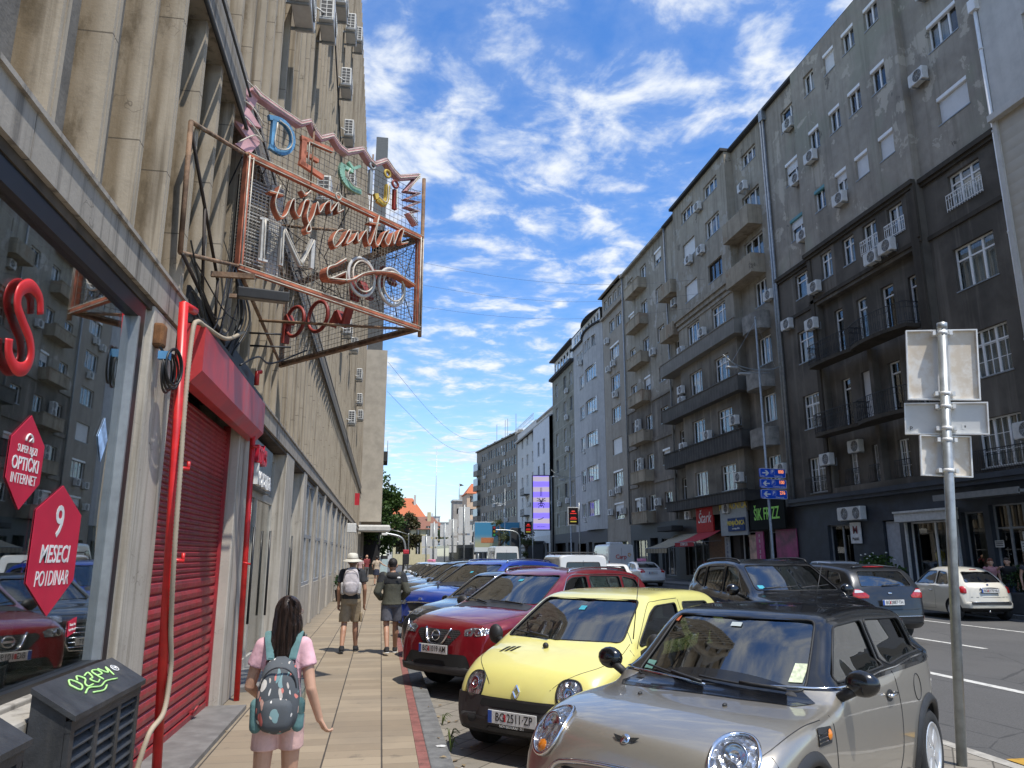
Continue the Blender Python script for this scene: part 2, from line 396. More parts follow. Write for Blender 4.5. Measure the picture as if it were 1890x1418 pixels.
RNG=random.Random(3)
def pick(**k): return k
STY=[pick(n=2,curt=3),pick(n=2,curt=4,box=1),pick(n=2,blind=.99,box=1),pick(n=2,curt=0,box=1),pick(n=2,blind=.45,box=1,curt=3),pick(n=2,curt=1),pick(n=2,tr=.28,curt=3)]
def ordinal(i): return ['ground','first','second','third','fourth','fifth','sixth','seventh','eighth'][i]
HOLES={}
GAC='air conditioners on the right-hand house fronts'
def acR(hn,y,z,where,out=.12,s=1): return ac(XR-out-.2*0,y,z,PI/2,'air conditioner '+where+' on '+hn,GAC,s)
# ---------- R1 cream building at the right edge
h=house('cream_building','cream rendered building with beige clapboard storeys at the right edge of the photo',12.0)
cream=facade_mat('cream_render',(.60,.575,.52),(.66,.63,.575),sootamt=.15,soot=(.3,.28,.25),bm=.1)
sid=slat_mat('beige_siding',(.50,.44,.34),.42)
m=MB(); wall_mb(m,0,9.75,17.6,25.6,[(3,4.4,19,20.6),(6.6,8,19,20.6),(3,4.4,22.5,24.1),(6.6,8,22.5,24.1)],.1); m.build('wall',cream,h)
m=MB(); wall_mb(m,0,9.75,4.4,17.35,[(x,x+1.4,z,z+1.6) for x in (1.2,4.4,6.6) for z in (5.6,9,12.4)],.12); m.build('clapboard_wall',sid,h)
m=MB(); m.box(0,9.8,.1,.4,17.35,17.6); m.box(9.62,9.8,.1,.22,4,17.35); m.build('cornice',cream,h)
m=MB(); wall_mb(m,0,9.75,0,4.4,[(1,3.5,.3,3.2),(5,6.4,.1,3.1)],.1); m.build('ground_floor_wall',cream,h)
for x in (1.2,4.4,6.6):
    for z in (5.6,9,12.4): window(h,x+.7,z,1.4,1.6,.12,n=2,curt=3)
for x in (3,6.6):
    for z in (19,22.5): window(h,x+.7,z,1.4,1.6,.1,n=2,curt=3)
window(h,2.25,.3,2.5,2.9,.1,n=2,fm=GREYFR); window(h,5.7,.1,1.4,3.,.1,n=1,fm=GREYFR)
shell(h,9.75,25.6,cream)
ac(XR-.15,20.75,22.6,PI/2,'air conditioner high on the cream wall at the top right corner',GAC)
# ---------- R2 grey building with dark lower storeys
y0=21.8; L=16.2; h=house('grey_apartment_house','tall grey apartment house with dark lower storeys and two rows of iron balconies',y0)
hn='the tall grey house'
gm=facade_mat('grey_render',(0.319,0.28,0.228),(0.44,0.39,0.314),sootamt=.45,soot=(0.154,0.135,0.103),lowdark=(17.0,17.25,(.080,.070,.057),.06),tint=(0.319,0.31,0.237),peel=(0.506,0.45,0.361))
dk=facade_mat('dark_render',(0.066,0.055,0.0421),(0.0902,0.076,0.0576),sootamt=.5,soot=(0.0242,0.02,0.0155))
P=.35 # the centre stands forward
cols={'A':(34.35,36.15,0),'B':(32.12,33.08,P),'C':(30.27,31.2,P),'D':(28.6,29.58,P),'E':(26.8,27.8,P),'F':(22.85,24.5,0)}
rows={7:(25.8,27.0),6:(22.42,23.7),5:(19.05,20.25),4:(15.35,16.7)}
hw={'c':[], 'l':[], 'r':[]}
wl=[]
for c,(a,b,pp) in cols.items():
    for r,(z,zt) in rows.items():
        if c=='F': z-=.12; zt-=.1
        if c=='A' and r!=4: z-=.3; zt-=.2
        wl.append((c,r,a-y0,b-y0,z,zt,pp))
for r,(z,zt) in {3:(11.8,13.55),2:(8.2,10.0),1:(4.85,6.65)}.items():
    wl.append(('A',r,34.37-y0,36.4-y0,z,zt,0)); wl.append(('F',r,22.7-y0,24.75-y0,z,zt,0))
def seg(x0,x1): return [(a,b,z,zt) for c,r,a,b,z,zt,pp in wl if x0<(a+b)/2<x1]
rec=(26.5-y0,33.8-y0)
m=MB(); wall_mb(m,0,25.9-y0,4.62,28,seg(0,25.9-y0)); wall_mb(m,34.3-y0,L,4.62,28,seg(34.3-y0,L))
wall_mb(m,25.9-y0,34.3-y0,4.62,28,seg(25.9-y0,34.3-y0)+[(rec[0],rec[1],4.9,14.25,.35)],P)
for x,s in ((25.9-y0,1),(34.3-y0,-1)): m.add([(x,0,4.62),(x,P,4.62),(x,P,28),(x,0,28)],[(0,1,2,3) if s<0 else (3,2,1,0)])
# columns and recessed back wall
back=[]
for a,b,z,zt in ((32.2,32.9,11.3,13.65),(30.3,31.1,11.3,13.6),(28.4,29.25,11.3,13.55),(26.75,27.45,11.3,13.4),(32.15,32.87,7.8,10.1),(30.4,31.3,7.75,10.1),(28.55,29.35,7.75,10.05),(26.8,27.5,7.75,10.05),(32.16,32.8,4.9,6.65),(30.4,31.06,4.9,6.63),(28.55,29.3,4.9,6.6),(26.84,27.5,4.9,6.55)): back.append((a-y0,b-y0,z,zt))
wall_mb(m,rec[0],rec[1],4.9,14.25,back,P-.35)
m.box(29.95-y0,30.2-y0,-.1,P-.02,4.9,10.9)
m.build('wall',gm,h)
m=MB()
for a,b,yy in ((0,25.9-y0,0),(25.85-y0,34.35-y0,P),(34.3-y0,L,0)): m.box(a,b,yy,yy+.22,17.0,17.2); m.box(a,b,yy,yy+.12,16.86,17.0); m.box(a,b,yy,yy+.08,14.42,14.6)
m.box(25.85-y0,25.99-y0,P,P+.14,14.6,16.86); m.box(33.9-y0,34.2-y0,P,P+.08,4.7,16.8); m.box(25.95-y0,26.4-y0,P,P+.1,4.7,16.8); m.build('cornice',dk,h)
m=MB(); m.box(0,L,.02,P+.12,4.42,4.62); m.box(0,L,.02,P+.04,4.25,4.42); blu=pm('blue_grey_paint',(.034,.041,.052),.6,var=.3,scale=1.5,dirt=.3); m.build('shop_fascia',blu,h)
sty={('A',7):5,('A',6):4,('A',5):4,('B',7):0,('B',6):1,('B',5):1,('C',7):2,('C',6):1,('C',5):4,('D',7):1,('D',6):3,('D',5):2,('E',7):3,('E',6):3,('E',5):2,('F',7):3,('F',6):3,('F',5):2}
for c,r,a,b,z,zt,pp in wl:
    k=dict(STY[sty.get((c,r),0)]) if r>4 else dict(n=2,curt=3,tr=.3)
    if c in 'AF' and r<=4: k=dict(n=3 if c=='F' or r<4 else 2,curt=3,tr=.3 if r>1 else 0,bars=2 if r in(1,2) else 0)
    if c in 'DE' and r==4: k=dict(n=2,curt=3)
    if r==5 and c in 'AB': k['box']=2
    if (c,r)==('F',6): k=dict(n=3,curt=2,box=1)
    window(h,(a+b)/2,z,b-a,zt-z,pp,**k)
for i,(a,b,z,zt) in enumerate(back): window(h,(a+b)/2,z,b-a,zt-z,P-.35,**(dict(n=1,blind=.97,sill=False) if i==5 else dict(n=2 if i>7 else 1,tr=.22 if i<8 else 0,curt=(i%2)*3,sill=False,bars=0 if i<8 else 2)))
# iron balconies
for z in (7.55,11.05):
    for (a,b,o,nm) in ((30.45,34.05,.75,0),(26.55,30.35,1.0,1)):
        s=MB(); n=14
        pts=[(a-y0,P)]+[(a-y0+(b-a)*(.5-.5*math.cos(PI*i/n)) if nm==0 else a-y0+(b-a)*i/n, P+o*(math.sin(PI*(.12+.76*i/n))**.35)) for i in range(n+1)]+[(b-y0,P)]
        s.prism(pts,.16,M=T(0,0,z-.16)); bo=s.build('balcony',dk,h,fix=True)
        r=MB(); rr=MB(); pp=[Vector((x,y,z)) for x,y in pts]
        path=[]
        for p,q in zip(pp,pp[1:]):
            k=max(1,int((q-p).length/.1)); path+=[p.lerp(q,i/k) for i in range(k)]
        path.append(pp[-1])
        for hh in (.95,.7,.1): r.tube([(p.x,p.y,p.z+hh) for p in path],.018 if hh>.9 else .01,5)
        for i,p in enumerate(path):
            r.tube([(p.x,p.y,p.z),(p.x,p.y,p.z+.95)],.009,4)
            if i%2==0 and i+1<len(path):
                q=(p+path[i+1])/2; d=(path[i+1]-p).normalized(); r.tube([(q.x+d.x*.05*math.cos(t),q.y+d.y*.05*math.cos(t),q.z+.825+.09*math.sin(t)) for t in [a_*PI/4 for a_ in range(8)]],.007,4,closed=True); r.tube([(q.x+d.x*.045*math.cos(t),q.y+d.y*.045*math.cos(t),q.z+.3+.16*math.sin(t)) for t in [a_*PI/4 for a_ in range(8)]],.007,4,closed=True)
        r.build('railing',IRON,bo)
# small grilles
for a,b,yy,zz in ((32.0,33.0,P-.22,4.86),(30.25,31.2,P-.22,4.86),(28.4,29.45,P-.22,4.86),(26.7,27.65,P-.22,4.86),(34.2,36.55,.12,4.8),(22.5,25.0,.15,4.66)):
    r=MB(); railing(r,a-y0,b-y0,yy,zz,.85,belly=.1); r.build('iron_grille',IRON,h)
for a,b,zz,pp in ((28.45,29.7,15.25,P),(26.65,27.95,15.25,P),(22.75,24.6,15.1,0)):
    r=MB(); railing(r,a-y0,b-y0,pp+.1,zz,.7,.13); r.build('white_grille',WHITE,h)
shell(h,L,28,gm,inner=2.0)
m=MB(); m.tube([(L-.1,.14,28),(L-.1,.14,4.6)],.085,8); m.box(L-.3,L+.1,.02,.3,27.4,28.1); m.build('downpipe',ZINC,h)
m=MB(); m.tube([(.03,.14,22.3),(.03,.14,4.6)],.07,8); m.box(-.15,.2,.02,.3,22.2,22.7)
for z in (9,13,17,20.5): m.tube([(.03,.14,z),(.03,.14,z+.08)],.09,8)
m.build('white_downpipe',WHITE,h)
for y,z,tx,oo in ((35.0,25.1,'under the top left window',.1),(34.75,21.6,'under the sixth-floor left window',.1),(34.6,18.2,'under the fifth-floor left window',.1),(32.7,21.75,'under the second window of the sixth floor',P+.1),(30.65,18.35,'under the third window of the fifth floor',P+.1),(33.45,14.8,'beside the fourth-floor pipe',P+.1),(27.65,14.6,'below the fourth-floor railing on the right',P+.15),(28.7,14.5,'below the fourth-floor railing on the left',P+.15),(25.0,21.2,'left of the wide upper window',.12),(24.0,24.7,'at the top edge over the wide window',.12),(34.0,13.0,'above the end of the upper iron balcony',P+.1),(33.75,6.0,'over the first-floor corner window',P+.1),(31.95,6.4,'above the narrow first-floor door',P-.3),(36.9,13.9,'high beside the drainpipe',.1),(22.2,5.6,'beside the tall iron-railed window',.2)):
    acR(hn,y,z,tx,oo)
# ground floor shops
m=MB(); sh=[(26.3-y0,29.1-y0,.5,3.05,.25),(33.0-y0,35.0-y0,.12,3.15,.5),(29.6-y0,30.7-y0,.1,3.2,.2),(22.6-y0,24.6-y0,.12,3.5,1.0),(24.9-y0,26.0-y0,.12,3.3,.7)]
wall_mb(m,0,L,0,4.25,sh,.12); m.build('ground_floor_wall',blu,h)
for a,b,z,zt,k in ((26.3,29.1,.5,3.05,dict(n=2)),(33.0,35.0,.12,3.15,dict(n=2)),(22.6,24.6,.12,3.5,dict(n=3,tr=.25)),(24.9,26.0,.12,3.3,dict(n=1))): window(h,(a+b)/2-y0,z,b-a,zt-z,.1,.2,fm=WHITE if a==26.3 else GREYFR,sill=False,**k)
m=MB(); m.box(29.65-y0,30.65-y0,-.05,.0,.12,3.15); m.build('door',pm('pale_door',(.38,.40,.43),.5),h)
m=MB(); m.box(26.1-y0,29.4-y0,.12,.5,3.05,3.45,bev=.03); m.box(26.1-y0,29.4-y0,.12,.56,3.42,3.5); m.box(26.2-y0,26.32-y0,.12,.2,.3,3.05); m.box(29.1-y0,29.2-y0,.12,.2,.3,3.05); m.build('shutter_box',pm('shutter_white',(.55,.55,.53),.5),h)
m=MB(); m.box(21.9-y0,25.9-y0,.12,1.3,3.75,3.85); m.box(21.9-y0,25.9-y0,1.25,1.32,3.7,3.92); m.build('canopy',pm('canopy_grey',(.20,.20,.19),.6),h)
m=MB(); m.box(26.0-y0,29.3-y0,-1.6,-1.55,.1,3.3); m.box(26.0-y0,29.3-y0,-1.55,-.1,.3,.45); m.box(26.0-y0,29.3-y0,-1.55,-.1,3.2,3.25); m.build('shop_room',pm('shop_room_pale',(.55,.52,.46),.8,var=.1),h)
# dresses and goods behind the shop glass
for i,(y,cx) in enumerate(((28.2,(.55,.45,.03)),(27.35,(.03,.03,.03)),(26.75,(.40,.30,.10)))):
    d=MB(); d.lathe([(.03,1.62),(.07,1.55),(.19,1.42),(.17,1.2),(.13,1.05),(.2,.8),(.27,.55)],14); d.build('dress',pm('dress%d'%i,cx,.8,bmp=.4),None,(XR+.55,y,.35)); bpy.data.objects['dress' if i==0 else 'dress.%03d'%i] if False else None
ds=[o for o in bpy.data.objects if o.name.split('.')[0]=='dress']
for o,l in zip(ds,('yellow dress on a stand in the white-framed shop window','black dress in the middle of the white-framed shop window','ochre dress nearest the right frame of the shop window')): tag(o,l,'dress','dresses in the shop window')
b=MB(); b.box(-.4,.4,0,.04,-.48,.48); s=b.build('shop_sign',pm('sign_white',(.72,.71,.69),.5),None,(XR-.18,32.6,2.72),(0,0,PI/2)); tag(s,'small white square sign with a dark red M above the shop door','shop sign')
mm=MB(); mm.add(*text_mb('M',.5,.006,bold=.012),M=T(0,.046,.12,PI/2,0,PI)); mm.build('lettering',pm('dark_red',(.22,.02,.03),.5),s)
mm=MB(); mm.add(*text_mb('Maklić',.2,.006),M=T(0,.046,-.28,PI/2,0,PI)); mm.build('lettering',pm('dark_grey_ink',(.05,.05,.05),.5),s)
for y,l in ((33.0,'left unit of the pair of air conditioners above the dark blue shop door'),(32.1,'right unit of the pair of air conditioners above the dark blue shop door')): ac(XR-.2,y,3.3,PI/2,l,GAC,1.05)
# posters and papers by the cafe door
for i,(y,z,a,b_) in enumerate(((23.2,2.0,.5,.35),(23.15,1.65,.5,.3),(23.1,2.35,.45,.3),(24.4,2.1,.4,.25))):
    pb=MB(); pb.box(-a/2,a/2,0,.012,-b_/2,b_/2)
    for k in range(3): pb.box(-a*.4,a*.4,.012,.014,b_*(-.3+.25*k),b_*(-.3+.25*k)+.03,1)
    tag(pb.build('paper_notice',[pm('paper',(.62,.61,.57),.8),pm('ink',(.1,.1,.1),.8)],None,(XR-.03,y,z),(0,0,PI/2)),['white notice in the middle of the column on the cafe glass','white notice lowest in the column on the cafe glass','white notice topmost in the column on the cafe glass','small white notice alone on the left cafe glass'][i],'notice','notices on the cafe glass')
# ---------- R3 beige house with ribbed balcony bands
y0=38.0; L=16.6; h=house('beige_balcony_house','beige peeling house with long dark ribbed balcony bands, left of the tall grey house',y0); hn='the beige ribbed-balcony house'
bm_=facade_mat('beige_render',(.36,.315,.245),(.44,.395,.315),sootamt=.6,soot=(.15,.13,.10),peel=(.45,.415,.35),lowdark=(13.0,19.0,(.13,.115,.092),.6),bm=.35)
def ribbed():
    m,t=newmat('ribbed_band'); co=t.add('ShaderNodeTexCoord').outputs['Object']; s=t.add('ShaderNodeSeparateXYZ',{0:co})
    n=t.noise(co,1.2,5); f=t.m('FRACT',t.m('DIVIDE',s.outputs[0],.42)); ln=t.m('LESS_THAN',f,.12)
    zc=t.ramp(s.outputs[2],9.5,17.5); base=t.mix(zc,(.045,.042,.038),(.25,.235,.20)); base=t.mix(t.m('MULTIPLY',t.ramp(n,.4,.7),.6),base,t.mix(zc,(.09,.085,.075),(.34,.315,.27)))
    t.put(t.b.inputs['Base Color'],t.mix(t.m('MULTIPLY',ln,.55),base,(.16,.15,.13))); t.b.inputs['Roughness'].default_value=.9; bump(t,t.m('MULTIPLY',ln,1.),.6,.03); return m
RIB=ribbed(); P=.55; bx0,bx1=42.4-y0,51.5-y0
W=[]
for z,zt in ((26.0,26.95),(23.0,24.3),(19.8,21.1)):
    W+= [(47.7-y0,49.9-y0,z,zt,P),(43.65-y0,45.85-y0,z,zt,P)]
for z,zt in ((25.7,26.7),(23.2,24.2)): W.append((51.55-y0+.15,52.75-y0,z,zt,0))
for z,zt in ((16.4,17.95),(12.75,14.4),(9.3,10.9),(5.7,7.3)):
    W+=[(47.8-y0,49.9-y0,z,zt,P),(43.6-y0,45.7-y0,z,zt,P),(39.2-y0,40.7-y0,z,zt,0),(52.1-y0,53.6-y0,z-.4,zt,0)]
W+=[(39.3-y0,41.1-y0,25.9,26.8,0),(39.2-y0,41.4-y0,22.0,24.0,0),(39.2-y0,41.6-y0,19.0,20.9,0)]
m=MB()
wall_mb(m,0,bx0,4.3,27.9,[w_[:4] for w_ in W if w_[1]<bx0]); wall_mb(m,bx1,L,4.3,27.9,[w_[:4] for w_ in W if w_[0]>bx1]); wall_mb(m,bx0,bx1,4.3,27.9,[w_[:4] for w_ in W if w_[4]==P],P)
for x,s in ((bx0,1),(bx1,-1)): m.add([(x,0,4.3),(x,P,4.3),(x,P,27.9),(x,0,27.9)],[(0,1,2,3) if s<0 else (3,2,1,0)])
m.build('wall',bm_,h)
for i,w_ in enumerate(W):
    k=dict(n=3,curt=[3,0,4][i%3],tr=.3 if w_[3]<19 and i%2 else 0,bars=0)
    if w_[2]>19: k=[dict(n=3,curt=0),dict(n=3,curt=3),dict(n=2,blind=.98),dict(n=3,curt=4),dict(n=2,blind=.98),dict(n=3,curt=0,fm=pm('brown_frame',(.05,.03,.02),.6))][i%6]
    if i in (6,7): k=dict(n=1,blind=.98)
    window(h,(w_[0]+w_[1])/2,w_[2],w_[1]-w_[0],w_[3]-w_[2],w_[4],**k)
m=MB(); m.box(bx0-.1,bx1+.1,P,P+.3,18.75,19.0); m.box(bx0-.05,bx1+.05,P,P+.16,18.45,18.75); m.box(bx0,bx1,P,P+.08,18.1,18.3); m.build('cornice',bm_,h)
m=MB(); m.box(bx0-.08,bx1+.08,0,P+.28,27.9,28.1); m.box(-.02,bx0,0,.3,27.9,28.05); m.box(bx1,L,0,.3,27.9,28.05); m.build('eaves',pm('dark_eaves',(.03,.03,.03),.8),h)
for zb,zt in ((15.1,16.05),(11.5,12.45),(8.05,9.1),(4.85,5.5)):
    b=MB(); b.box(41.6-y0,54.3-y0,P,1.05,zb,zb+.14); b.box(41.6-y0,54.3-y0,.93,1.05,zb+.14,zt); b.box(41.6-y0,41.72-y0,.02,.93,zb+.14,zt); b.box(54.18-y0,54.3-y0,.02,.93,zb+.14,zt); b.box(41.55-y0,54.35-y0,.9,1.1,zt,zt+.07); b.box(41.6-y0,bx0,.02,P,zb,zb+.14); b.box(bx1,54.3-y0,.02,P,zb,zb+.14); b.build('balcony_band',RIB,h)
for zb in (14.7,11.2,7.8):
    b=MB(); n=10; pts=[(39.1-y0,0)]+[(39.1-y0+2.2*(.5-.5*math.cos(PI*i/n)),.15+.75*math.sin(PI*i/n)**.4) for i in range(n+1)]+[(41.3-y0,0)]
    b.prism(pts,1.05,M=T(0,0,zb)); b.build('curved_balcony',pm('stained_concrete',(.26,.245,.215),.9,var=.3,scale=2,bmp=.4,bscale=12),h,fix=True)
old=facade_mat('crumbling_concrete',(0.352,0.295,0.215),(0.462,0.39,0.284),sootamt=.6,soot=(0.132,0.105,0.0731),peel=(0.33,0.25,0.172))
for a,b_,zb,zt in ((39.1,42.5,21.4,22.5),(39.1,42.5,18.3,19.35),(51.7,54.4,18.1,19.0),(51.7,54.4,21.5,22.4)):
    b=MB(); b.box(a-y0,b_-y0,0,.95,zb-.15,zb); b.box(a-y0,b_-y0,.83,.95,zb,zt); b.box(a-y0,a-y0+.12,0,.83,zb,zt); b.box(b_-y0-.12,b_-y0,0,.83,zb,zt); b.build('balcony',old,h)
shell(h,L,27.85,bm_)
m=MB()
for x in (.12,L-.1): m.tube([(x,.16,27.9),(x,.16,4.4)],.08,8)
m.build('downpipe',ZINC,h)
m=MB(); wall_mb(m,0,L,0,4.3,[(38.8-y0,41.4-y0,.3,3.0,.3),(42.0-y0,44.6-y0,.12,3.1,.3),(45.6-y0,48.4-y0,.12,3.1,.3),(49.4-y0,53.4-y0,.3,3.0,.3)],.1); m.build('ground_floor_wall',pm('dark_brown_stone',(.045,.035,.028),.6,var=.3),h)
for a,b_,z,zt in ((38.8,41.4,.3,3.0),(42.0,44.6,.12,3.1),(45.6,48.4,.12,3.1),(49.4,53.4,.3,3.0)): window(h,(a+b_)/2-y0,z,b_-a,zt-z,.1,.25,n=3,fm=GREYFR if a!=42 else WHITE,sill=False)
for y,z,tx,oo in ((46.4,25.5,'beside the top window',P+.1),(46.3,22.2,'beside the sixth-floor window',P+.1),(48.4,22.3,'under the left sixth-floor window',P+.1),(40.4,24.0,'over the top right balcony',.3),(52.8,20.6,'under the left-hand balcony',.1),(46.6,16.3,'between the fifth-floor windows',P+.2),(50.4,16.0,'left of the fifth-floor windows',P+.2),(51.0,13.2,'left end of the fourth-floor band, upper',P+.1),(51.0,12.4,'left end of the fourth-floor band, lower',P+.1),(46.7,9.2,'between the third-floor windows',P+.2),(42.7,9.5,'right of the third-floor windows',P+.2),(50.9,9.0,'left end of the third-floor band',P+.2),(42.6,6.0,'right of the first-floor windows',P+.2),(45.2,4.3,'over the exchange shop sign',.4),(51.4,4.2,'over the red bakery sign',.4),(38.6,16.2,'near the drainpipe on the fifth floor',.1),(38.7,6.1,'near the drainpipe on the first floor',.1)): acR(hn,y,z,tx,oo)
# ---------- R4 house with stacked small balconies
y0=54.6; L=11.2; h=house('stacked_balcony_house','brown-grey house with a vertical stack of small concrete balconies, beyond the ribbed-balcony house',y0); hn='the stacked-balcony house'
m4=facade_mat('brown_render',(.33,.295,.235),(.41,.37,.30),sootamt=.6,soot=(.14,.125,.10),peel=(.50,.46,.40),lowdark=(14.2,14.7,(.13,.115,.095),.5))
W=[];ZB=(5.35,8.75,12.1,15.5,18.9,22.3,25.6)
for r,z in enumerate(ZB):
    ht=1.25
    W+=[(62.9-y0,64.5-y0,z,z+ht,r),(59.4-y0,60.9-y0,z,z+ht+(.0),r),(55.7-y0,57.3-y0,z,z+ht,r)]
m=MB(); wall_mb(m,0,L,4.3,27.9,[w_[:4] for w_ in W]); m.build('wall',m4,h)
for i,w_ in enumerate(W): window(h,(w_[0]+w_[1])/2,w_[2],w_[1]-w_[0],w_[3]-w_[2],0,**(dict(n=2,curt=[3,0,1,4][i%4]) if i%5 else dict(n=2,blind=.6,box=1)))
for z in ZB:
    b=MB(); a,b_=59.4-y0,63.2-y0; b.box(a,b_,0,.8,z-1.05,z-.9); b.box(a,b_,.7,.8,z-.9,z-.12); b.box(a,a+.1,0,.7,z-.9,z-.12); b.box(b_-.1,b_,0,.7,z-.9,z-.12); b.box(a-.04,b_+.04,.66,.84,z-.12,z-.06); b.build('balcony',old,h)
for z in (14.6,11.2,7.8): MB().box(0,59.3-y0,0,.1,z-.3,z).build('string_course',m4,h); MB().box(63.3-y0,L,0,.1,z-.3,z).build('string_course',m4,h)
MB().box(-.05,L+.05,0,.35,27.75,27.9).build('eaves',m4,h); shell(h,L,27.9,m4)
m=MB(); m.tube([(L-.1,.14,27.9),(L-.1,.14,4.4)],.08,8); m.build('downpipe',ZINC,h)
m=MB(); wall_mb(m,0,L,0,4.3,[(.8,3.6,.2,3.0,.3),(4.4,6.2,.1,3.1,.4),(7,10.4,.2,3.0,.3)],.08); m.build('ground_floor_wall',pm('slate_paint',(.04,.045,.048),.6,var=.25),h)
for a,b_ in ((.8,3.6),(7,10.4)): window(h,(a+b_)/2,.2,b_-a,2.8,.08,.25,n=3,fm=GREYFR,sill=False)
for y,z,tx in ((58.0,18.0,'right of the sixth-floor balcony'),(62.2,12.7,'upper of two at the third floor'),(62.2,12.1,'lower of two at the third floor'),(62.0,9.3,'upper of two at the second floor'),(62.0,8.7,'lower of two at the second floor'),(61.8,5.9,'upper of two at the first floor'),(61.8,5.3,'lower of two at the first floor'),(58.2,5.6,'right of the first-floor balcony')): acR(hn,y,z,tx,.1)
# ---------- R5 narrow grey house
y0=65.8; L=7.1; h=house('narrow_grey_house','narrow smooth grey house with one column of wide windows and an attic row of windows',y0); hn='the narrow grey house'
m5=facade_mat('smooth_grey',(0.341,0.3,0.245),(0.418,0.37,0.305),sootamt=.42,soot=(0.187,0.16,0.129)); W=[(1.9,4.8,z,z+1.55) for z in (5.05,8.1,11.2,14.3,17.5,20.6)]+[(.9,2.6,23.6,24.8),(3.1,4.8,23.6,24.8)]+[(.5+1.6*k,1.7+1.6*k,26.5,27.5) for k in range(4)]
m=MB(); wall_mb(m,0,L,4.3,28,W); m.build('wall',m5,h); 
for i,w_ in enumerate(W): window(h,(w_[0]+w_[1])/2,w_[2],w_[1]-w_[0],w_[3]-w_[2],0,**[dict(n=3,blind=.5,box=1),dict(n=3,curt=3,box=1),dict(n=2,blind=.98),dict(n=3,curt=4),dict(n=3,curt=0),dict(n=3,curt=3,box=1),dict(n=2,curt=3)][min(i,6)])
m=MB(); m.box(-.05,L+.05,0,.3,25.6,25.8); m.box(-.05,L+.05,0,.45,28,28.1); m.build('cornice',m5,h); shell(h,L,28,m5)
m=MB(); wall_mb(m,0,L,0,4.3,[(.8,6.2,.2,3.0,.3)],.08); m.build('ground_floor_wall',m5,h); window(h,3.5,.2,5.4,2.8,.08,.25,n=4,fm=GREYFR,sill=False)
for y,z,tx in ((70.9,22.6,'left of the fifth-floor blinds'),(70.6,19.6,'left under the fifth-floor window'),(69.0,19.8,'under the fifth-floor window'),(68.6,16.6,'under the fourth-floor window'),(70.6,7.3,'left under the second-floor window'),(68.6,7.4,'right under the second-floor window'),(71.2,5.5,'left of the first-floor window'),(67.2,5.4,'right of the first-floor window')): acR(hn,y,z,tx,.1)
# ---------- R6 pale house with a rounded bay
y0=73.0; L=12.4; h=house('rounded_bay_house','pale lilac-grey house with a rounded bay and wide dark windows',y0); hn='the pale rounded-bay house'
m6=facade_mat('lilac_grey',(.44,.435,.425),(.51,.505,.49),sootamt=.4,soot=(.25,.245,.235)); bow=lambda x:.6*(math.sin(PI*min(max((x-.2)/7.6,0),1))**.8) if .2<x<7.8 else 0
W=[(1.4,5.4,z,z+1.55) for z in (5.7,9.3,12.9,16.45,20.05)]+[(7.9,9.7,z,z+1.5) for z in (5.8,9.45,13.2,16.8,20.4)]+[(1.5+1.35*k,2.6+1.35*k,23.6,24.8) for k in range(7)]
m=MB(); wall_mb(m,0,L,4.3,25.8,W,bow=bow); m.build('wall',m6,h)
for i,w_ in enumerate(W):
    xc=(w_[0]+w_[1])/2; o=window(h,xc,w_[2],w_[1]-w_[0],w_[3]-w_[2],min(bow(w_[0]),bow(w_[1])) if i>4 else .5,.12,**(dict(n=4,curt=3) if i<5 else dict(n=2,curt=[0,3][i%2])))
m=MB(); wall_mb(m,.2,L-.2,25.95,27.2,[(.6+1.2*k,1.6+1.2*k,26.1,27.0) for k in range(9)],.2); m.build('attic_wall',WHITE,h)
for k in range(9): window(h,1.1+1.2*k,26.1,1.0,.9,.2,.08,n=1,sill=False)
m=MB(); n=24; pts=[(L*i/n,bow(L*i/n)+.25) for i in range(n+1)]+[(L,-1),(0,-1)]; m.prism(pts[::-1],.14,M=T(0,0,25.8)); m.prism(pts[::-1],.1,M=T(0,0,27.2)); m.build('cornice',pm('dark_eaves',(.03,.03,.03)),h,fix=True); shell(h,L,25.75,m6)
m=MB(); wall_mb(m,0,L,0,4.3,[(.8,4.8,.2,3.0,.3),(5.6,7,.1,3.1,.3),(8,11.6,.2,3.0,.3)],.08); m.build('ground_floor_wall',pm('dark_stone',(.06,.06,.06),.6),h)
for y,z,tx in ((81.3,23.0,'under the attic windows'),(79.6,12.6,'between the third-floor windows'),(80.2,8.6,'between the second-floor windows'),(79.8,5.2,'between the first-floor windows')): acR(hn,y,z,tx,.2)
# ---------- R7 olive-grey house with a glazed rooftop
y0=85.4; L=11.6; h=house('olive_grey_house','dark olive-grey house with narrow windows, grid joints and a glazed white rooftop storey',y0); hn='the dark olive-grey house'
def gridmat():
    m,t=newmat('olive_grid'); co=t.add('ShaderNodeTexCoord').outputs['Object']; s=t.add('ShaderNodeSeparateXYZ',{0:co}); n=t.noise(co,.8,5)
    l=t.m('MAXIMUM',t.m('LESS_THAN',t.m('FRACT',t.m('DIVIDE',s.outputs[2],1.75)),.05),t.m('LESS_THAN',t.m('FRACT',t.m('DIVIDE',s.outputs[0],1.45)),.055))
    t.put(t.b.inputs['Base Color'],t.mix(t.m('MULTIPLY',l,.5),t.mix(t.ramp(n,.35,.65),(.19,.18,.14),(.26,.25,.20)),(.40,.385,.34))); t.b.inputs['Roughness'].default_value=.85; return m
m7=gridmat(); W=[(x,x+1.3,z,z+1.7) for z in (5.2,8.6,12.0,15.4,18.8,22.0) for x in (.8,4.0,8.4)]
m=MB(); wall_mb(m,0,L,4.3,24.6,W,0); m.build('wall',m7,h)
for i,w_ in enumerate(W): window(h,(w_[0]+w_[1])/2,w_[2],1.3,1.7,0,**dict(n=2,curt=[3,0,4][i%3],fm=GREYFR if i%4==0 else None))
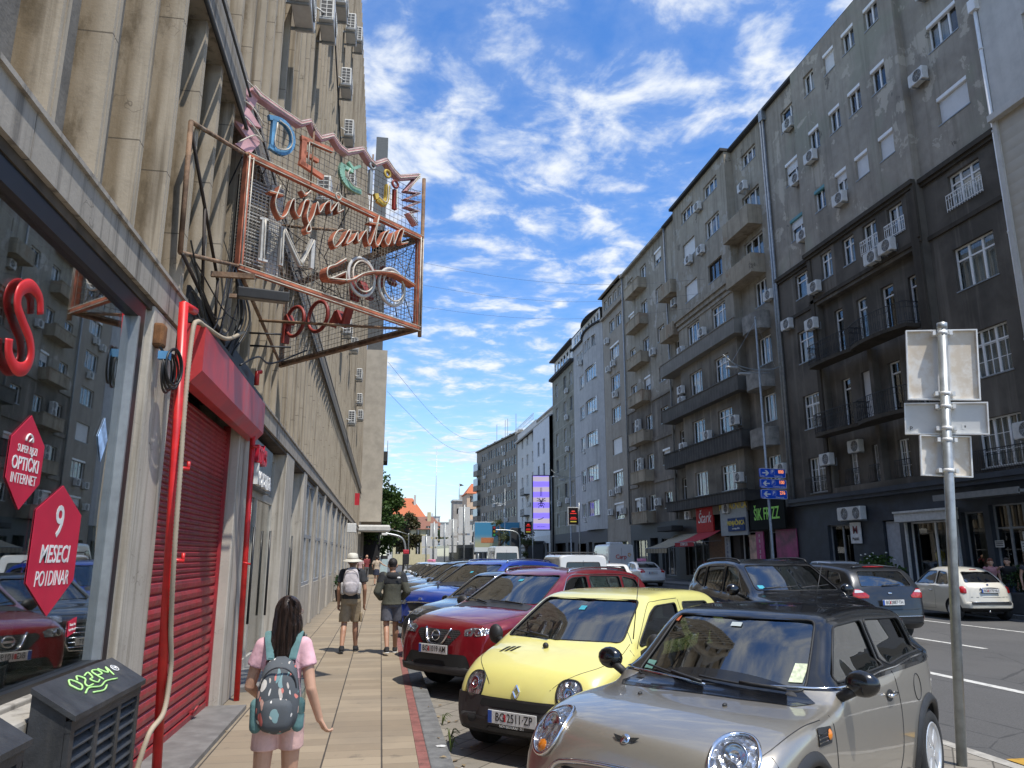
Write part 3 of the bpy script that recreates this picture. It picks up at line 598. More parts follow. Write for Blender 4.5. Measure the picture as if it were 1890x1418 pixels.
m=MB(); wall_mb(m,0,L,24.9,27.2,[(.4+1.6*k,1.7+1.6*k,25.2,26.9) for k in range(7)],-.3); m.box(0,.08,-6,-.3,24.9,27.2); m.build('penthouse_wall',WHITE,h)
for k in range(7): window(h,1.05+1.6*k,25.2,1.3,1.7,-.3,.06,n=1,sill=False)
m=MB(); m.box(-.1,L+.1,-7,.5,24.6,24.9); m.box(-.1,L+.1,-7,.4,27.2,27.4); m.build('roof_slab',pm('roof_felt',(.06,.06,.06)),h); shell(h,L,24.5,m7)
m=MB(); wall_mb(m,0,L,0,4.3,[(.8,3.8,.1,3.2,.3),(5,10.8,.2,3.2,.3)],.08); m.build('ground_floor_wall',pm('dark_stone',(.06,.06,.06)),h)
for y,z,tx in ((88.2,21.2,'below the fifth-floor window'),(88.4,17.9,'below the fourth-floor window'),(88.3,14.0,'below the third-floor window'),(88.6,7.8,'below the second-floor window'),(92.8,7.7,'left of the second-floor windows')): acR(hn,y,z,tx,.1)
# ---------- R8 white house
y0=97.0; L=27; h=house('white_tiled_house','bright white house with a red-tiled roof storey, beyond the dark olive-grey house',y0); hn='the white house'
m8=facade_mat('white_tile',(.66,.67,.68),(.72,.73,.74),sootamt=.12,soot=(.4,.4,.4),bm=.08); m8b=facade_mat('white_plaster',(.60,.59,.56),(.66,.65,.62),sootamt=.3,soot=(.35,.33,.3))
W=[(x,x+1.3,z,z+2.0) for z in (5.2,8.6,12,15.4) for x in (3.0,6.6)]; W2=[(x,x+1.5,z,z+1.7) for z in (6,9,12.2,15.4,18.6) for x in (13,17.4,21.8)]
m=MB(); wall_mb(m,0,11,4.3,20,W,.5); m.add([(11,.5,4.3),(11,0,4.3),(11,0,20),(11,.5,20)],[(0,1,2,3)]); m.build('wall',m8,h); m=MB(); wall_mb(m,11,L,4.3,21.5,W2); m.build('far_wall',m8b,h)
for w_ in W: window(h,(w_[0]+w_[1])/2,w_[2],1.3,2.0,.5,n=1,fm=GREYFR)
for i,w_ in enumerate(W2): window(h,(w_[0]+w_[1])/2,w_[2],1.5,1.7,0,n=2,curt=[0,3][i%2])
for z in (7.7,10.9):
    b=MB(); b.box(16.6,20,0,.9,z-.15,z); railing(b,16.6,20,.85,z,.95,.2); b.build('balcony',IRON,h)
m=MB(); wall_mb(m,3,25,20.2,23.2,[(5+4*k,7.6+4*k,20.5,22.6) for k in range(5)],-2.5); m.box(3,3.1,-10,-2.5,20.2,23.2); m.build('penthouse_wall',m8b,h)
for k in range(5): window(h,6.3+4*k,20.5,2.6,2.1,-2.5,.1,n=3,sill=False)
m=MB(); m.box(0,L,-.1,.6,20,20.2); m.add([(2.5,-2.2,23.2),(25.5,-2.2,23.2),(25.5,-7,25.6),(2.5,-7,25.6)],[(0,1,2,3)],1); m.box(2.5,25.5,-2.4,-2.1,23.1,23.25); m.box(9,9.6,-5,-4.4,24,26,0); railing(m,11,L,.4,21.5,.9,.5); m.build('roof',[m8b,pm('terracotta',(.45,.13,.05),.8,var=.3,scale=12)],h)
shell(h,L,20,m8b); m=MB(); wall_mb(m,0,L,0,4.3,[(1+3.2*k,3.4+3.2*k,.2,3.3,.3) for k in range(8)],.5); m.build('ground_floor_wall',m8b,h)
acR(hn,113,9.0,'beside the far balconies',.1)
# ---------- R9 dark office block turning towards the street
h=empty('office_block',(XR,124,0),PI/2+R(7.7),'dark grey office block with long rows of equal windows far down the right side','office building','buildings along the right side of the street')
L=27; hn='the dark office block'; m9=facade_mat('office_grey',(0.242,0.215,0.176),(0.308,0.275,0.224),sootamt=.3,soot=(0.143,0.125,0.103)); W=[(1.0+1.62*k,2.0+1.62*k,z,z+1.6) for z in (5.2,8.1,11.0,13.9,16.8,19.5) for k in range(14)]
m=MB(); wall_mb(m,0,L-3.2,4.3,21.9,W); wall_mb(m,L-3.2,L,4.3,21.9,[]); m.build('wall',m9,h)
for i,w_ in enumerate(W): window(h,(w_[0]+w_[1])/2,w_[2],1.0,1.6,0,.12,n=1,fm=GREYFR if i%3 else WHITE,sill=False,blind=[0,0,.4,0,.6,0,0,.3][(i*5)%8])
for k in range(5):
    b=MB(); b.box(L-3.2,L+.05,0,.7,5.3+2.95*k,6.3+2.95*k); b.box(L-3.2,L+.05,.6,.68,6.3+2.95*k,7.7+2.95*k,1); b.build('glazed_balcony',[m9,pm('pale_glass',(.35,.42,.48),.1)],h)
m=MB(); m.box(-.1,L+.1,-.3,.3,21.9,22.15)
for k in range(5): m.box(3+5*k,3.8+5*k,-2,-1.2,22,23.1)
for k in (4,9,10.5,16): m.tube([(k,-1,22),(k,-1,26)],.04,4)
m.build('roof_edge',m9,h); shell(h,L,21.9,m9); m=MB(); wall_mb(m,0,L,0,4.3,[(1+3*k,3.2+3*k,.3,3.2,.3) for k in range(8)],.05); m.build('ground_floor_wall',m9,h)
_r=random.Random(5)
for i,(k,r) in enumerate(((0,0),(3,1),(5,2),(8,0),(8,2),(11,1),(2,3),(6,4),(10,3),(12,4),(4,5))):
    lx=1.0+1.62*k-.3; p=h.matrix_basis@Vector((lx,.1,5.2+2.9*r-.7)); ac(p.x,p.y,p.z,h.rotation_euler.z,'air conditioner under the %s window of the %s row on the office block'%(['first','second','third','fourth','fifth','sixth','seventh','eighth','ninth','tenth','eleventh','twelfth','thirteenth'][k],['lowest','second','third','fourth','fifth','top'][r]),GAC)
# ---------- shop signs of the ribbed-balcony house
def sign(name,label,y,z,wd,ht,mat,texts=(),d=.12,x=XR-.45,cat='shop sign',rz=PI/2,extra=None):
    b=MB(); b.box(-wd/2,wd/2,0,d,-ht/2,ht/2,bev=.01); o=b.build(name,mat,None,(x,y,z),(0,0,rz)); tag(o,label,cat)
    for s,size,tx,tz,mt,kw in texts:
        mm=MB(); mm.add(*text_mb(s,size,.008,**kw),M=T(-tx,d+.006,tz,PI/2,0,PI)); mm.build('lettering',mt,o)
    return o
YEL=pm('sign_yellow',(.80,.60,.05),.5); INKW=pm('sign_letter_white',(.72,.72,.70),.5); NAVY=pm('sign_navy',(.02,.05,.16),.6,spec=.15); LIME=pm('lime_letters',(.30,.75,.08),.5); BLK=pm('black_board',(.010,.012,.011),.7,spec=.08)
sign('shop_sign','red shop sign with slanted white script between awning and exchange sign',48.7,4.2,2.7,1.95,pm('sign_red',(.50,.03,.028),.6,spec=.12),[('Štark',1.0,0,-.05,INKW,dict(shear=.35))])
sign('shop_sign','grey exchange office sign with yellow MENJAČNICA lettering',44.4,4.05,3.6,2.3,pm('sign_grey',(.30,.32,.33),.5),[('MENJAČNICA',.62,0,.65,YEL,dict(bold=.02)),('EXCHANGE',.2,.95,-.75,INKW,{})])
sign('shop_sign','small navy exchange sign with yellow MENJAČNICA lettering on the larger grey one',43.9,3.55,2.2,.8,NAVY,[('MENJAČNICA',.38,0,.08,YEL,dict(bold=.015)),('exchange office',.16,0,-.24,INKW,{})],.06,XR-.6)
sign('shop_sign','black hairdresser sign with bright green ŠIK FRIZZ lettering behind the parking sign post',40.2,4.0,4.0,1.75,BLK,[('ŠIK FRIZZ',.95,0,-.02,LIME,dict(bold=.012,sx=.72))])
MAG=pm('magenta_poster',(.26,.03,.11),.5,var=.6,scale=1.2)
b=MB(); b.box(-1.1,1.1,0,.05,-.8,.8); o=b.build('poster',MAG,None,(XR-.16,38.9,2.3),(0,0,PI/2)); tag(o,'wide dark pink beauty poster in the hairdresser window','poster','posters of the hairdresser shop')
b=MB(); b.box(-.45,.45,0,.06,-1.3,1.3); o=b.build('banner',pm('pink_banner',(.42,.04,.17),.5),None,(XR-.3,41.6,1.75),(0,0,PI/2)); tag(o,'narrow upright pink banner left of the parking sign post','banner'); mm=MB(); 
for i,cxx in enumerate('FRIZERAJ'): mm.add(*text_mb(cxx,.26,.006),M=T(0,.066,1.05-.3*i,PI/2,0,PI))
mm.build('lettering',INKW,o)
b=MB(); b.box(-.5,.5,0,.05,-1.0,1.0); o=b.build('poster',pm('face_poster',(.55,.36,.27),.5,var=.4,scale=2),None,(XR-.2,42.6,1.9),(0,0,PI/2)); tag(o,'poster with a skin-toned face left of the pink banner','poster','posters of the hairdresser shop')
b=MB(); b.box(-.35,.35,0,.05,-1.1,1.1); o=b.build('banner',pm('exchange_board',(.45,.46,.46),.5),None,(XR-.25,46.0,1.75),(0,0,PI/2)); tag(o,'upright pale exchange board beside the exchange office door','banner'); mm=MB()
for i,cxx in enumerate('EXCHANGE'): mm.add(*text_mb(cxx,.24,.006),M=T(0,.056,.9-.25*i,PI/2,0,PI))
mm.build('lettering',NAVY,o)
# awnings
def awning(name,label,y,L_,z,proj,drop,mats,stripe=0,text=None,valance=.28):
    r=empty(name,(XR-.4,y,z),PI/2,label,'awning'); m=MB(); n=max(2,int(L_/.28)) if stripe else 1
    for k in range(n):
        a=-L_/2+L_*k/n; b_=-L_/2+L_*(k+1)/n
        P=[[(a,proj*t,-drop*t-.10*math.sin(PI*t)) for t in [i/6 for i in range(7)]],[(b_,proj*t,-drop*t-.10*math.sin(PI*t)) for t in [i/6 for i in range(7)]]]
        m.grid(P,k%2 if stripe else 0); m.grid([[(a,proj*t,-drop*t-.1*math.sin(PI*t)-.012) for t in [i/6 for i in range(7)]],[(b_,proj*t,-drop*t-.1*math.sin(PI*t)-.012) for t in [i/6 for i in range(7)]]],k%2 if stripe else 0)
        m.box(a,b_,proj-.006,proj+.006,-drop-valance,-drop,k%2 if stripe else 0)
    m.build('canvas',mats,r)
    f=MB(); f.tube([(-L_/2,proj,-drop),(L_/2,proj,-drop)],.025,6)
    for x in (-L_/2+.05,L_/2-.05): f.tube([(x,0,-drop*.9),(x,proj,-drop)],.02,6)
    f.build('frame_bar',ZINC,r)
    if text: mm=MB(); mm.add(*text_mb(text,.26,.004,bold=.01),M=T(0,proj+.012,-drop-valance/2,PI/2,0,PI)); mm.build('lettering',INKW,r)
    return r
awning('awning','red fabric awning with white lettering on its valance, under the red shop sign',48.2,3.2,3.3,1.9,.75,[pm('red_canvas',(.42,.02,.03),.8)],0,'KOMPLETI')
awning('awning','beige striped fabric awning left of the red awning',52.2,4.2,3.2,2.4,1.0,[pm('beige_canvas',(.42,.36,.25),.85),pm('brown_canvas',(.30,.25,.17),.85)],1,None,.34)
b=MB(); b.box(-1.5,1.5,0,.9,-.25,.15,bev=.05); tag(b.build('folded_awning',pm('dark_eaves',(.03,.03,.03)),None,(XR-.3,54.6,3.7),(0,0,PI/2)),'dark folded awning box above the striped awning','awning')
b=MB(); b.box(-1.3,1.3,0,.03,-1.5,1.5); tag(b.build('door_panel',pm('warm_wood',(.24,.11,.04),.5,var=.3),None,(XR-.2,47.6,1.6),(0,0,PI/2)),'warm brown wooden shopfront panel under the red sign','shopfront')
# ================= ground
def sidewalk_mat():
    m,t=newmat('pavement_slabs'); co=t.add('ShaderNodeTexCoord').outputs['Object']; s=t.add('ShaderNodeSeparateXYZ',{0:co})
    u=t.m('DIVIDE',t.m('ADD',s.outputs[0],.42),.49); v=t.m('DIVIDE',s.outputs[1],.245)
    fu=t.m('FRACT',u); fv=t.m('FRACT',v); eu=t.m('MINIMUM',fu,t.m('SUBTRACT',1.,fu)); ev=t.m('MINIMUM',fv,t.m('SUBTRACT',1.,fv))
    n=t.noise(co,7,5,.65); n2=t.noise(co,.8,4,.6); n3=t.noise(co,45,3)
    lu=t.m('SUBTRACT',1.,t.ramp(t.m('ADD',eu,t.m('MULTIPLY',t.m('SUBTRACT',n,.5),.012)),.008,.02)); lv=t.m('SUBTRACT',1.,t.ramp(t.m('ADD',ev,t.m('MULTIPLY',t.m('SUBTRACT',n,.5),.05)),.010,.03))
    cell=t.add('ShaderNodeCombineXYZ',{0:t.m('FLOOR',u),1:t.m('FLOOR',v)}).outputs[0]; wn=t.add('ShaderNodeTexWhiteNoise',{'Vector':cell}).outputs[0]
    c=t.mix(wn,(.235,.185,.125),(.325,.262,.180)); c=t.mix(t.m('MULTIPLY',t.ramp(n2,.4,.65),.5),c,(.20,.165,.12)); c=t.mix(t.m('MULTIPLY',t.ramp(n,.55,.8),.3),c,(.36,.29,.20)); c=t.mix(t.m('MULTIPLY',t.ramp(n3,.62,.72),.25),c,(.13,.11,.08))
    sp=t.noise(co,2.2,7,.7); c=t.mix(t.m('MULTIPLY',t.ramp(sp,.60,.68),.55),c,(.12,.10,.075)); gum=t.add('ShaderNodeTexVoronoi',{'Vector':co,'Scale':2.6}).outputs[0]; c=t.mix(t.m('MULTIPLY',t.m('LESS_THAN',gum,.045),.6),c,(.07,.06,.05)); wl=t.m('MULTIPLY',t.ramp(t.m('ADD',s.outputs[0],t.m('MULTIPLY',n2,.5)),-1.05,-1.55),.5); c=t.mix(wl,c,(.13,.115,.09))
    c=t.mix(t.m('MULTIPLY',lv,.5),c,(.11,.09,.065)); c=t.mix(t.m('MULTIPLY',lu,.93),c,(.035,.03,.026))
    t.put(t.b.inputs['Base Color'],c); t.b.inputs['Roughness'].default_value=.85; bump(t,t.m('SUBTRACT',t.m('MULTIPLY',n3,.3),t.m('ADD',t.m('MULTIPLY',lu,1.4),t.m('MULTIPLY',lv,.5))),.35,.008); return m
def asphalt_mat():
    m,t=newmat('asphalt'); co=t.add('ShaderNodeTexCoord').outputs['Object']; n=t.noise(co,90,3,.7); n2=t.noise(t.scale(co,(1,.15,1)),.9,5,.6); n3=t.noise(co,.35,4)
    c=t.mix(t.ramp(n,.3,.7),(.062,.060,.058),(.115,.112,.108)); c=t.mix(t.m('MULTIPLY',t.ramp(n2,.4,.7),.45),c,(.065,.063,.06)); c=t.mix(t.m('MULTIPLY',t.ramp(n3,.5,.6),.25),c,(.12,.115,.108)); c=t.mix(t.m('MULTIPLY',t.ramp(t.noise(co,1.7,6,.7),.62,.70),.45),c,(.035,.034,.033))
    cr=t.add('ShaderNodeTexVoronoi',{'Vector':t.scale(co,(1,.5,1)),'Scale':.45},feature='DISTANCE_TO_EDGE').outputs[0]; c=t.mix(t.m('MULTIPLY',t.m('LESS_THAN',t.m('ADD',cr,t.m('MULTIPLY',t.noise(co,3,4),.02)),.014),.6),c,(.03,.03,.03))
    t.put(t.b.inputs['Base Color'],c); t.b.inputs['Roughness'].default_value=.85; bump(t,n,.5,.006); return m
def paver_mat():
    m,t=newmat('parking_pavers'); co=t.add('ShaderNodeTexCoord').outputs['Object']; rot=t.add('ShaderNodeMapping',{'Vector':co}); rot.inputs['Rotation'].default_value=(0,0,R(38))
    s=t.add('ShaderNodeSeparateXYZ',{0:rot.outputs[0]}); u=t.m('DIVIDE',s.outputs[0],.30); v=t.m('DIVIDE',s.outputs[1],.30); n=t.noise(co,6,5,.6); n3=t.noise(co,50,3)
    fu=t.m('FRACT',u); fv=t.m('FRACT',v); e=t.m('MINIMUM',t.m('MINIMUM',fu,t.m('SUBTRACT',1.,fu)),t.m('MINIMUM',fv,t.m('SUBTRACT',1.,fv))); l=t.m('SUBTRACT',1.,t.ramp(e,.01,.035))
    wn=t.add('ShaderNodeTexWhiteNoise',{'Vector':t.add('ShaderNodeCombineXYZ',{0:t.m('FLOOR',u),1:t.m('FLOOR',v)}).outputs[0]}).outputs[0]
    c=t.mix(wn,(.20,.18,.15),(.26,.235,.195)); c=t.mix(t.m('MULTIPLY',t.ramp(n,.5,.75),.5),c,(.11,.10,.085)); c=t.mix(t.m('MULTIPLY',l,.8),c,(.05,.045,.035))
    t.put(t.b.inputs['Base Color'],c); t.b.inputs['Roughness'].default_value=.9; bump(t,t.m('SUBTRACT',t.m('MULTIPLY',n3,.3),l),.4,.008); return m
def struct(name,mb,mats,fix=False):
    o=mb.build(name,mats,None,fix=fix); o['kind']='structure'; return o
ZR=-.12; YE=420
ASP=asphalt_mat()
m=MB(); m.add([(-900,-60,ZR),(900,-60,ZR),(900,2600,ZR),(-900,2600,ZR)],[(0,1,2,3)]); struct('ground',m,pm('city_ground',(.10,.095,.085),.9,scale=.05))
m=MB(); m.add([(.66,-30,ZR+.004),(18.5,-30,ZR+.004),(18.5,YE,ZR+.004),(.66,YE,ZR+.004)],[(0,1,2,3)]); struct('road',m,ASP)
m=MB(); m.add([(.64,-8,ZR+.02),(5.42,-8,ZR+.02),(5.42,56,ZR+.02),(.64,56,ZR+.02)],[(0,1,2,3)]); struct('parking_strip',m,paver_mat())
m=MB(); m.box(-2.4,.37,-8,120,-.5,0); struct('pavement',m,sidewalk_mat())
REDK=pm('red_paver',(.22,.085,.070),.8,var=.25,scale=9,bmp=.3,bscale=40,dirt=.4,dirtcol=(.12,.08,.06))
m=MB(); 
k=0
y=-2
while y<110:
    m.box(.372,.462,y,y+.395,-.3,.004); y+=.4
struct('red_kerb_strip',m,REDK)
KER=pm('kerb_stone',(.145,.145,.14),.75,var=.25,scale=7,bmp=.4,bscale=60,dirt=.5,dirtcol=(.06,.06,.055))
m=MB(); y=-2
while y<110:
    m.box(.464,.66,y,y+.99,-.4,.002,bev=.012); y+=1.0
struct('kerb',m,KER)
m=MB(); m.box(18.4,40,-20,200,-.5,0); struct('far_pavement',m,pm('far_slabs',(.17,.16,.145),.9,var=.2,scale=3,bmp=.2))
m=MB()
for i in range(110): m.box(18.2,18.4,-20+2*i,-18.01+2*i,-.5,.006,bev=.015)
struct('far_kerb',m,KER)
MARK=pm('road_paint',(.55,.54,.50),.75,var=.2,scale=14,dirt=.8,dirtcol=(.13,.125,.12))
m=MB(); zz=ZR+.008
def mk(x0,x1,y0,y1): m.add([(x0,y0,zz),(x1,y0,zz),(x1,y1,zz),(x0,y1,zz)],[(0,1,2,3)])
mk(8.5,8.66,-20,12.2); mk(15.25,15.37,-20,60)
for k in range(16): mk(11.8,11.93,14.0-8*2+6*k,16.3-8*2+6*k) if k!=2 else mk(11.8,11.93,13.9,16.6)
for k in range(8): mk(8.5,8.66,18+7*k,21+7*k)
struct('lane_marking',m,MARK)
m=MB(); m.add([(5.42,-8,ZR+.024),(5.56,-8,ZR+.024),(5.56,56,ZR+.024),(5.42,56,ZR+.024)],[(0,1,2,3)]); struct('parking_edge_line',m,pm('pale_edge',(.35,.33,.29),.8,var=.2,scale=8))
m=MB()
for k in range(14): m.add([(5.6,3.2+3*k,ZR+.02),(6.2,3.2+3*k,ZR+.02),(6.2,3.5+3*k,ZR+.02),(5.6,3.5+3*k,ZR+.02)],[(0,1,2,3)])
struct('yellow_marking',m,pm('yellow_paint',(.42,.24,.03),.8,dirt=.5))
# ================= left concrete office building (wall plane x = XL, facing +x)
XL=-1.73; B=empty('concrete_office_building',(XL,0,0),0,'tall beige concrete office building with vertical fins along the left pavement','office building')
def concrete(name,light,stain,joint=0,pan=0):
    m,t=newmat(name); co=t.add('ShaderNodeTexCoord').outputs['Object']; s=t.add('ShaderNodeSeparateXYZ',{0:co}); x,y,z=s.outputs
    n=t.noise(co,2.2,6,.62); n2=t.noise(t.scale(co,(3,3,.5)),1.6,5,.65); fi=t.noise(co,38,4,.65); st=t.noise(t.scale(co,(7,7,.22)),1.3,5,.6)
    c=t.mix(t.ramp(n,.3,.7),light,tuple(q*.84 for q in light))
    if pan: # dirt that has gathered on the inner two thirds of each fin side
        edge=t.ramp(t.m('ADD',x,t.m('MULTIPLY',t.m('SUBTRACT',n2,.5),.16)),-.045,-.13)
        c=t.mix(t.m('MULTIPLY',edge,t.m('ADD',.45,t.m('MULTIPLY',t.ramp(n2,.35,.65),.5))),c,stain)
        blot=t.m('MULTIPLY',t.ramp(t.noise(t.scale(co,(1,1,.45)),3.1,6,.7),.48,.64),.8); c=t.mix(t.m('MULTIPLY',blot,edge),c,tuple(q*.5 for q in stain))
    c=t.mix(t.m('MULTIPLY',t.ramp(st,.48,.68),.72),c,tuple(q*.55 for q in stain))
    c=t.mix(t.m('MULTIPLY',t.ramp(fi,.55,.75),.25),c,tuple(q*.5 for q in light))
    hgt=t.m('ADD',t.m('MULTIPLY',fi,.5),n)
    if joint:
        pid=t.m('FLOOR',t.m('DIVIDE',y,.645)); off=t.m('MULTIPLY',t.add('ShaderNodeTexWhiteNoise',{'Vector':t.add('ShaderNodeCombineXYZ',{0:pid}).outputs[0]}).outputs[0],joint)
        j=t.m('LESS_THAN',t.m('FRACT',t.m('DIVIDE',t.m('ADD',z,off),joint)),.008); c=t.mix(t.m('MULTIPLY',j,.7),c,(.06,.05,.04)); hgt=t.m('SUBTRACT',hgt,j)
    ck=t.add('ShaderNodeTexVoronoi',{'Vector':t.add('ShaderNodeVectorMath',{0:co,1:t.add('ShaderNodeTexNoise',{'Vector':co,'Scale':4}).outputs[1]},operation='ADD').outputs[0],'Scale':1.1},feature='DISTANCE_TO_EDGE').outputs[0]
    c=t.mix(t.m('MULTIPLY',t.m('LESS_THAN',ck,.004),t.m('MULTIPLY',t.ramp(n,.5,.6),.5)),c,(.08,.065,.05))
    t.put(t.b.inputs['Base Color'],c); t.b.inputs['Roughness'].default_value=.9; t.b.inputs['Specular IOR Level'].default_value=.2; bump(t,hgt,.35,.012); return m
FIN=concrete('fin_concrete',(.43,.37,.285),(.20,.152,.095),1.35,1); BEAM=concrete('beam_concrete',(.38,.345,.295),(.13,.12,.11)); PIER=concrete('pier_stone',(.47,.43,.365),(.30,.26,.20)); SPA=concrete('spandrel_concrete',(.33,.30,.255),(.17,.15,.125),0)
Y0,Y1,HT=-4.5,60.0,25.6
per=.645; k0=int((Y0-3.71)/per)
prof=[]
k=k0
while 3.71+k*per<Y1:
    y=3.71+k*per; d=-.2 if y<5.9 else (-.2 if (k%8)==7 else -.58)
    if not prof: prof.append((d,y))
    prof+= [(d,y),(0,y),(0,y+.035),(-.02,y+.036),(-.02,y+.05),(0,y+.051),(0,y+.095),(d,y+.13)]
    ny=3.71+(k+1)*per; nd=-.2 if ny<5.9 else (-.2 if ((k+1)%8)==7 else -.58)
    if nd!=d: prof+=[(d,y+.4),(nd,y+.4)]
    k+=1
m=MB(); zs=[3.76]+[3.76+ (HT-3.76)*i/6 for i in range(1,7)]
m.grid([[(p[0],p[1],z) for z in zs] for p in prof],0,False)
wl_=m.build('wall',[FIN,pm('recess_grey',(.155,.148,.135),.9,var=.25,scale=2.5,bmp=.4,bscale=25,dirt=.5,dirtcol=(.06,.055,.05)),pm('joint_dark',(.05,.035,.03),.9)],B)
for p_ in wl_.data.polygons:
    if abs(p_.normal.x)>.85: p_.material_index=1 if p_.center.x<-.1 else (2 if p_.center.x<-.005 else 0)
# storey bands and the dark window slots between the fins
for f in range(7):
    z=6.4+3.1*f; s=MB(); x=.03 if f==0 else -.09
    s.box(-.66,x,5.95,Y1,z,z+(.62 if f==0 else .8)); s.build('spandrel',SPA,B)
s=MB(); s.tube([(.06,5.95,6.37),(.06,Y1,6.37)],.022,6); s.tube([(.07,5.95,6.78),(.07,Y1,6.84)],.014,6); s.build('pipe',pm('dark_pipe',(.04,.04,.04),.5),B)
SLOT=pm('slot_glass',(.012,.013,.015),.12)
wk=None
for f in range(7):
    z0=3.79 if f==0 else 6.4+3.1*(f-1)+.8; z1=min(6.4+3.1*f,25.4)
    b=MB(); b.box(-.60,-.56,6.0,Y1,z0+(1.0 if f else .9),z1); o=b.build('window_band',SLOT,B)
    kk=MB(); 
    if f<7:
        y=6.3
        while y<Y1: kk.box(-.565,-.545,y,y+.04,z0+.9,z1); y+=per
        kk.build('frame',GREYFR,o)
# beam over the ground floor
s=MB(); y=-4.5
while y<Y1:
    s.box(-.55,.012,y+.004,min(y+1.62,Y1)-.004,3.52,3.77); y+=1.62
b=s.build('beam',BEAM,B)
s=MB(); s.box(-.02,.035,-4.5,Y1,3.77,3.80); s.build('ledge',BEAM,b)
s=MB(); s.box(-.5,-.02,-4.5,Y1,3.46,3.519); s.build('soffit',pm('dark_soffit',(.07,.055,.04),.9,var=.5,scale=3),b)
# ground-floor piers, door recesses, windows
def pier(y0,y1,x0=-.5,x1=0.,z0=0,z1=3.5):
    s=MB(); s.box(x0,x1,y0,y1,z0,z1,bev=.012); return s.build('pier',PIER,B)
pier(5.72,6.36); pier(9.45,10.55); pier(14.05,15.2,-.62,.0); pier(17.3,17.9,-.5,0.)
s=MB(); s.box(-.42,-.05,5.62,5.73,.92,3.5,bev=.01); s.build('window_reveal',PIER,B)
s=MB(); s.box(-.6,.18,-4.5,4.98,0,.96,bev=.02); s.box(-.6,-.02,4.98,5.72,0,.92); s.box(-.5,.02,-4.5,5.6,.92,.985,bev=.008); s.build('sill_wall',concrete('sill_concrete',(.38,.355,.31),(.24,.22,.19)),B)
# big shop window
FRB=pm('black_frame',(.015,.016,.018),.35); SHG=glass('shop_glass',(.82,.88,.85),.78,2.7)
s=MB(); s.box(-.16,-.03,-4.5,5.62,.975,1.03); s.box(-.16,-.03,-4.5,5.62,3.34,3.46); s.box(-.16,-.03,5.50,5.62,1.03,3.34); s.box(-.13,-.02,5.475,5.50,1.03,3.34,1); s.box(-.16,-.03,.4,.5,1.03,3.34)
w_=s.build('window',[FRB,ZINC],B); s=MB(); s.box(-.085,-.075,-4.5,5.5,1.03,3.34); s.build('pane',SHG,w_)
# shop room behind it
s=MB(); s.box(-3.6,-3.55,-4.5,9,.0,3.4); s.box(-3.6,-.17,-4.5,5.7,3.41,3.44); s.box(-3.6,-.6,-4.5,5.7,-.05,.0); s.box(-3.6,-.2,5.64,5.7,0,3.4); s.box(-3.6,-.4,-4.55,-4.5,0,3.4); s.build('shop_room',pm('shop_inside',(.30,.32,.30),.8,var=.2,scale=1.5),B)
s=MB(); s.box(-.75,-.71,4.3,5.2,.95,2.45); s.build('display_board',pm('display_board',(.50,.58,.54),.6,var=.2,scale=2),B)
s=MB(); s.box(-.9,-.3,3.3,4.3,.9,1.6,bev=.01); s.box(-.6,-.25,4.45,4.75,.9,1.45,bev=.01); s.build('display_box',pm('display_box',(.5,.5,.48),.6,var=.2),B)
# red roller shutter
RSH=slat_mat('red_shutter',(.25,.018,.028),.105)
def shut():
    m,t=newmat('red_shutter_paint'); co=t.add('ShaderNodeTexCoord').outputs['Object']; n=t.noise(co,4,5); s=t.add('ShaderNodeSeparateXYZ',{0:co})
    pf=t.m('MULTIPLY',t.m('GREATER_THAN',t.m('FRACT',t.m('DIVIDE',s.outputs[1],.028)),.45),t.m('MULTIPLY',t.m('GREATER_THAN',s.outputs[2],1.42),t.m('LESS_THAN',t.m('FRACT',t.m('DIVIDE',s.outputs[2],.0524)),.55)))
    pf=t.m('MULTIPLY',pf,t.m('LESS_THAN',s.outputs[2],2.55))
    gr=t.noise(t.scale(co,(1,1,.5)),2.2,6,.7); c=t.mix(t.ramp(n,.4,.8),(.33,.028,.034),(.22,.024,.03)); c=t.mix(t.m('MULTIPLY',t.ramp(gr,.5,.72),.45),c,(.12,.05,.045)); c=t.mix(t.m('MULTIPLY',t.ramp(t.noise(co,30,3),.62,.7),.35),c,(.34,.16,.15)); bump(t,t.noise(co,2.6,3),.5,.05); t.put(t.b.inputs['Base Color'],t.mix(t.m('MULTIPLY',pf,.9),c,(.02,.006,.008))); t.b.inputs['Roughness'].default_value=.42; return m
SHP=shut(); sh=empty('roller_shutter',(XL-.16,6.38,0),0,'closed red roller shutter between the stone piers','roller shutter')
P=[];z=.1
while z<3.1:
    dz=.105 if z<1.42 else .0524
    if dz>.1: P+=[(0,z),(.022,z+.02),(.026,z+.055),(.018,z+.085),(-.004,z+.1)]
    else: P+=[(0,z),(.014,z+.012),(.014,z+.036),(-.004,z+.048)]
    z+=dz
m=MB(); m.grid([[(x,0,zz) for x,zz in P],[(x,3.06,zz) for x,zz in P]],0,False); m.build('slat_curtain',SHP,sh)
m=MB(); m.box(-.02,.035,0,3.06,.02,.1); m.box(.02,.06,2.3,2.42,.09,.12); m.tube([(.05,2.3,.11),(.08,2.33,.16),(.08,2.4,.16),(.05,2.42,.11)],.012,5); m.build('bottom_bar',SHP,sh)
m=MB(); m.box(-.03,.05,-.02,.03,0,3.2); m.build('guide_rail',SHP,sh); m=MB(); m.box(-.03,.05,3.03,3.08,0,3.2); m.build('guide_rail',SHP,sh)
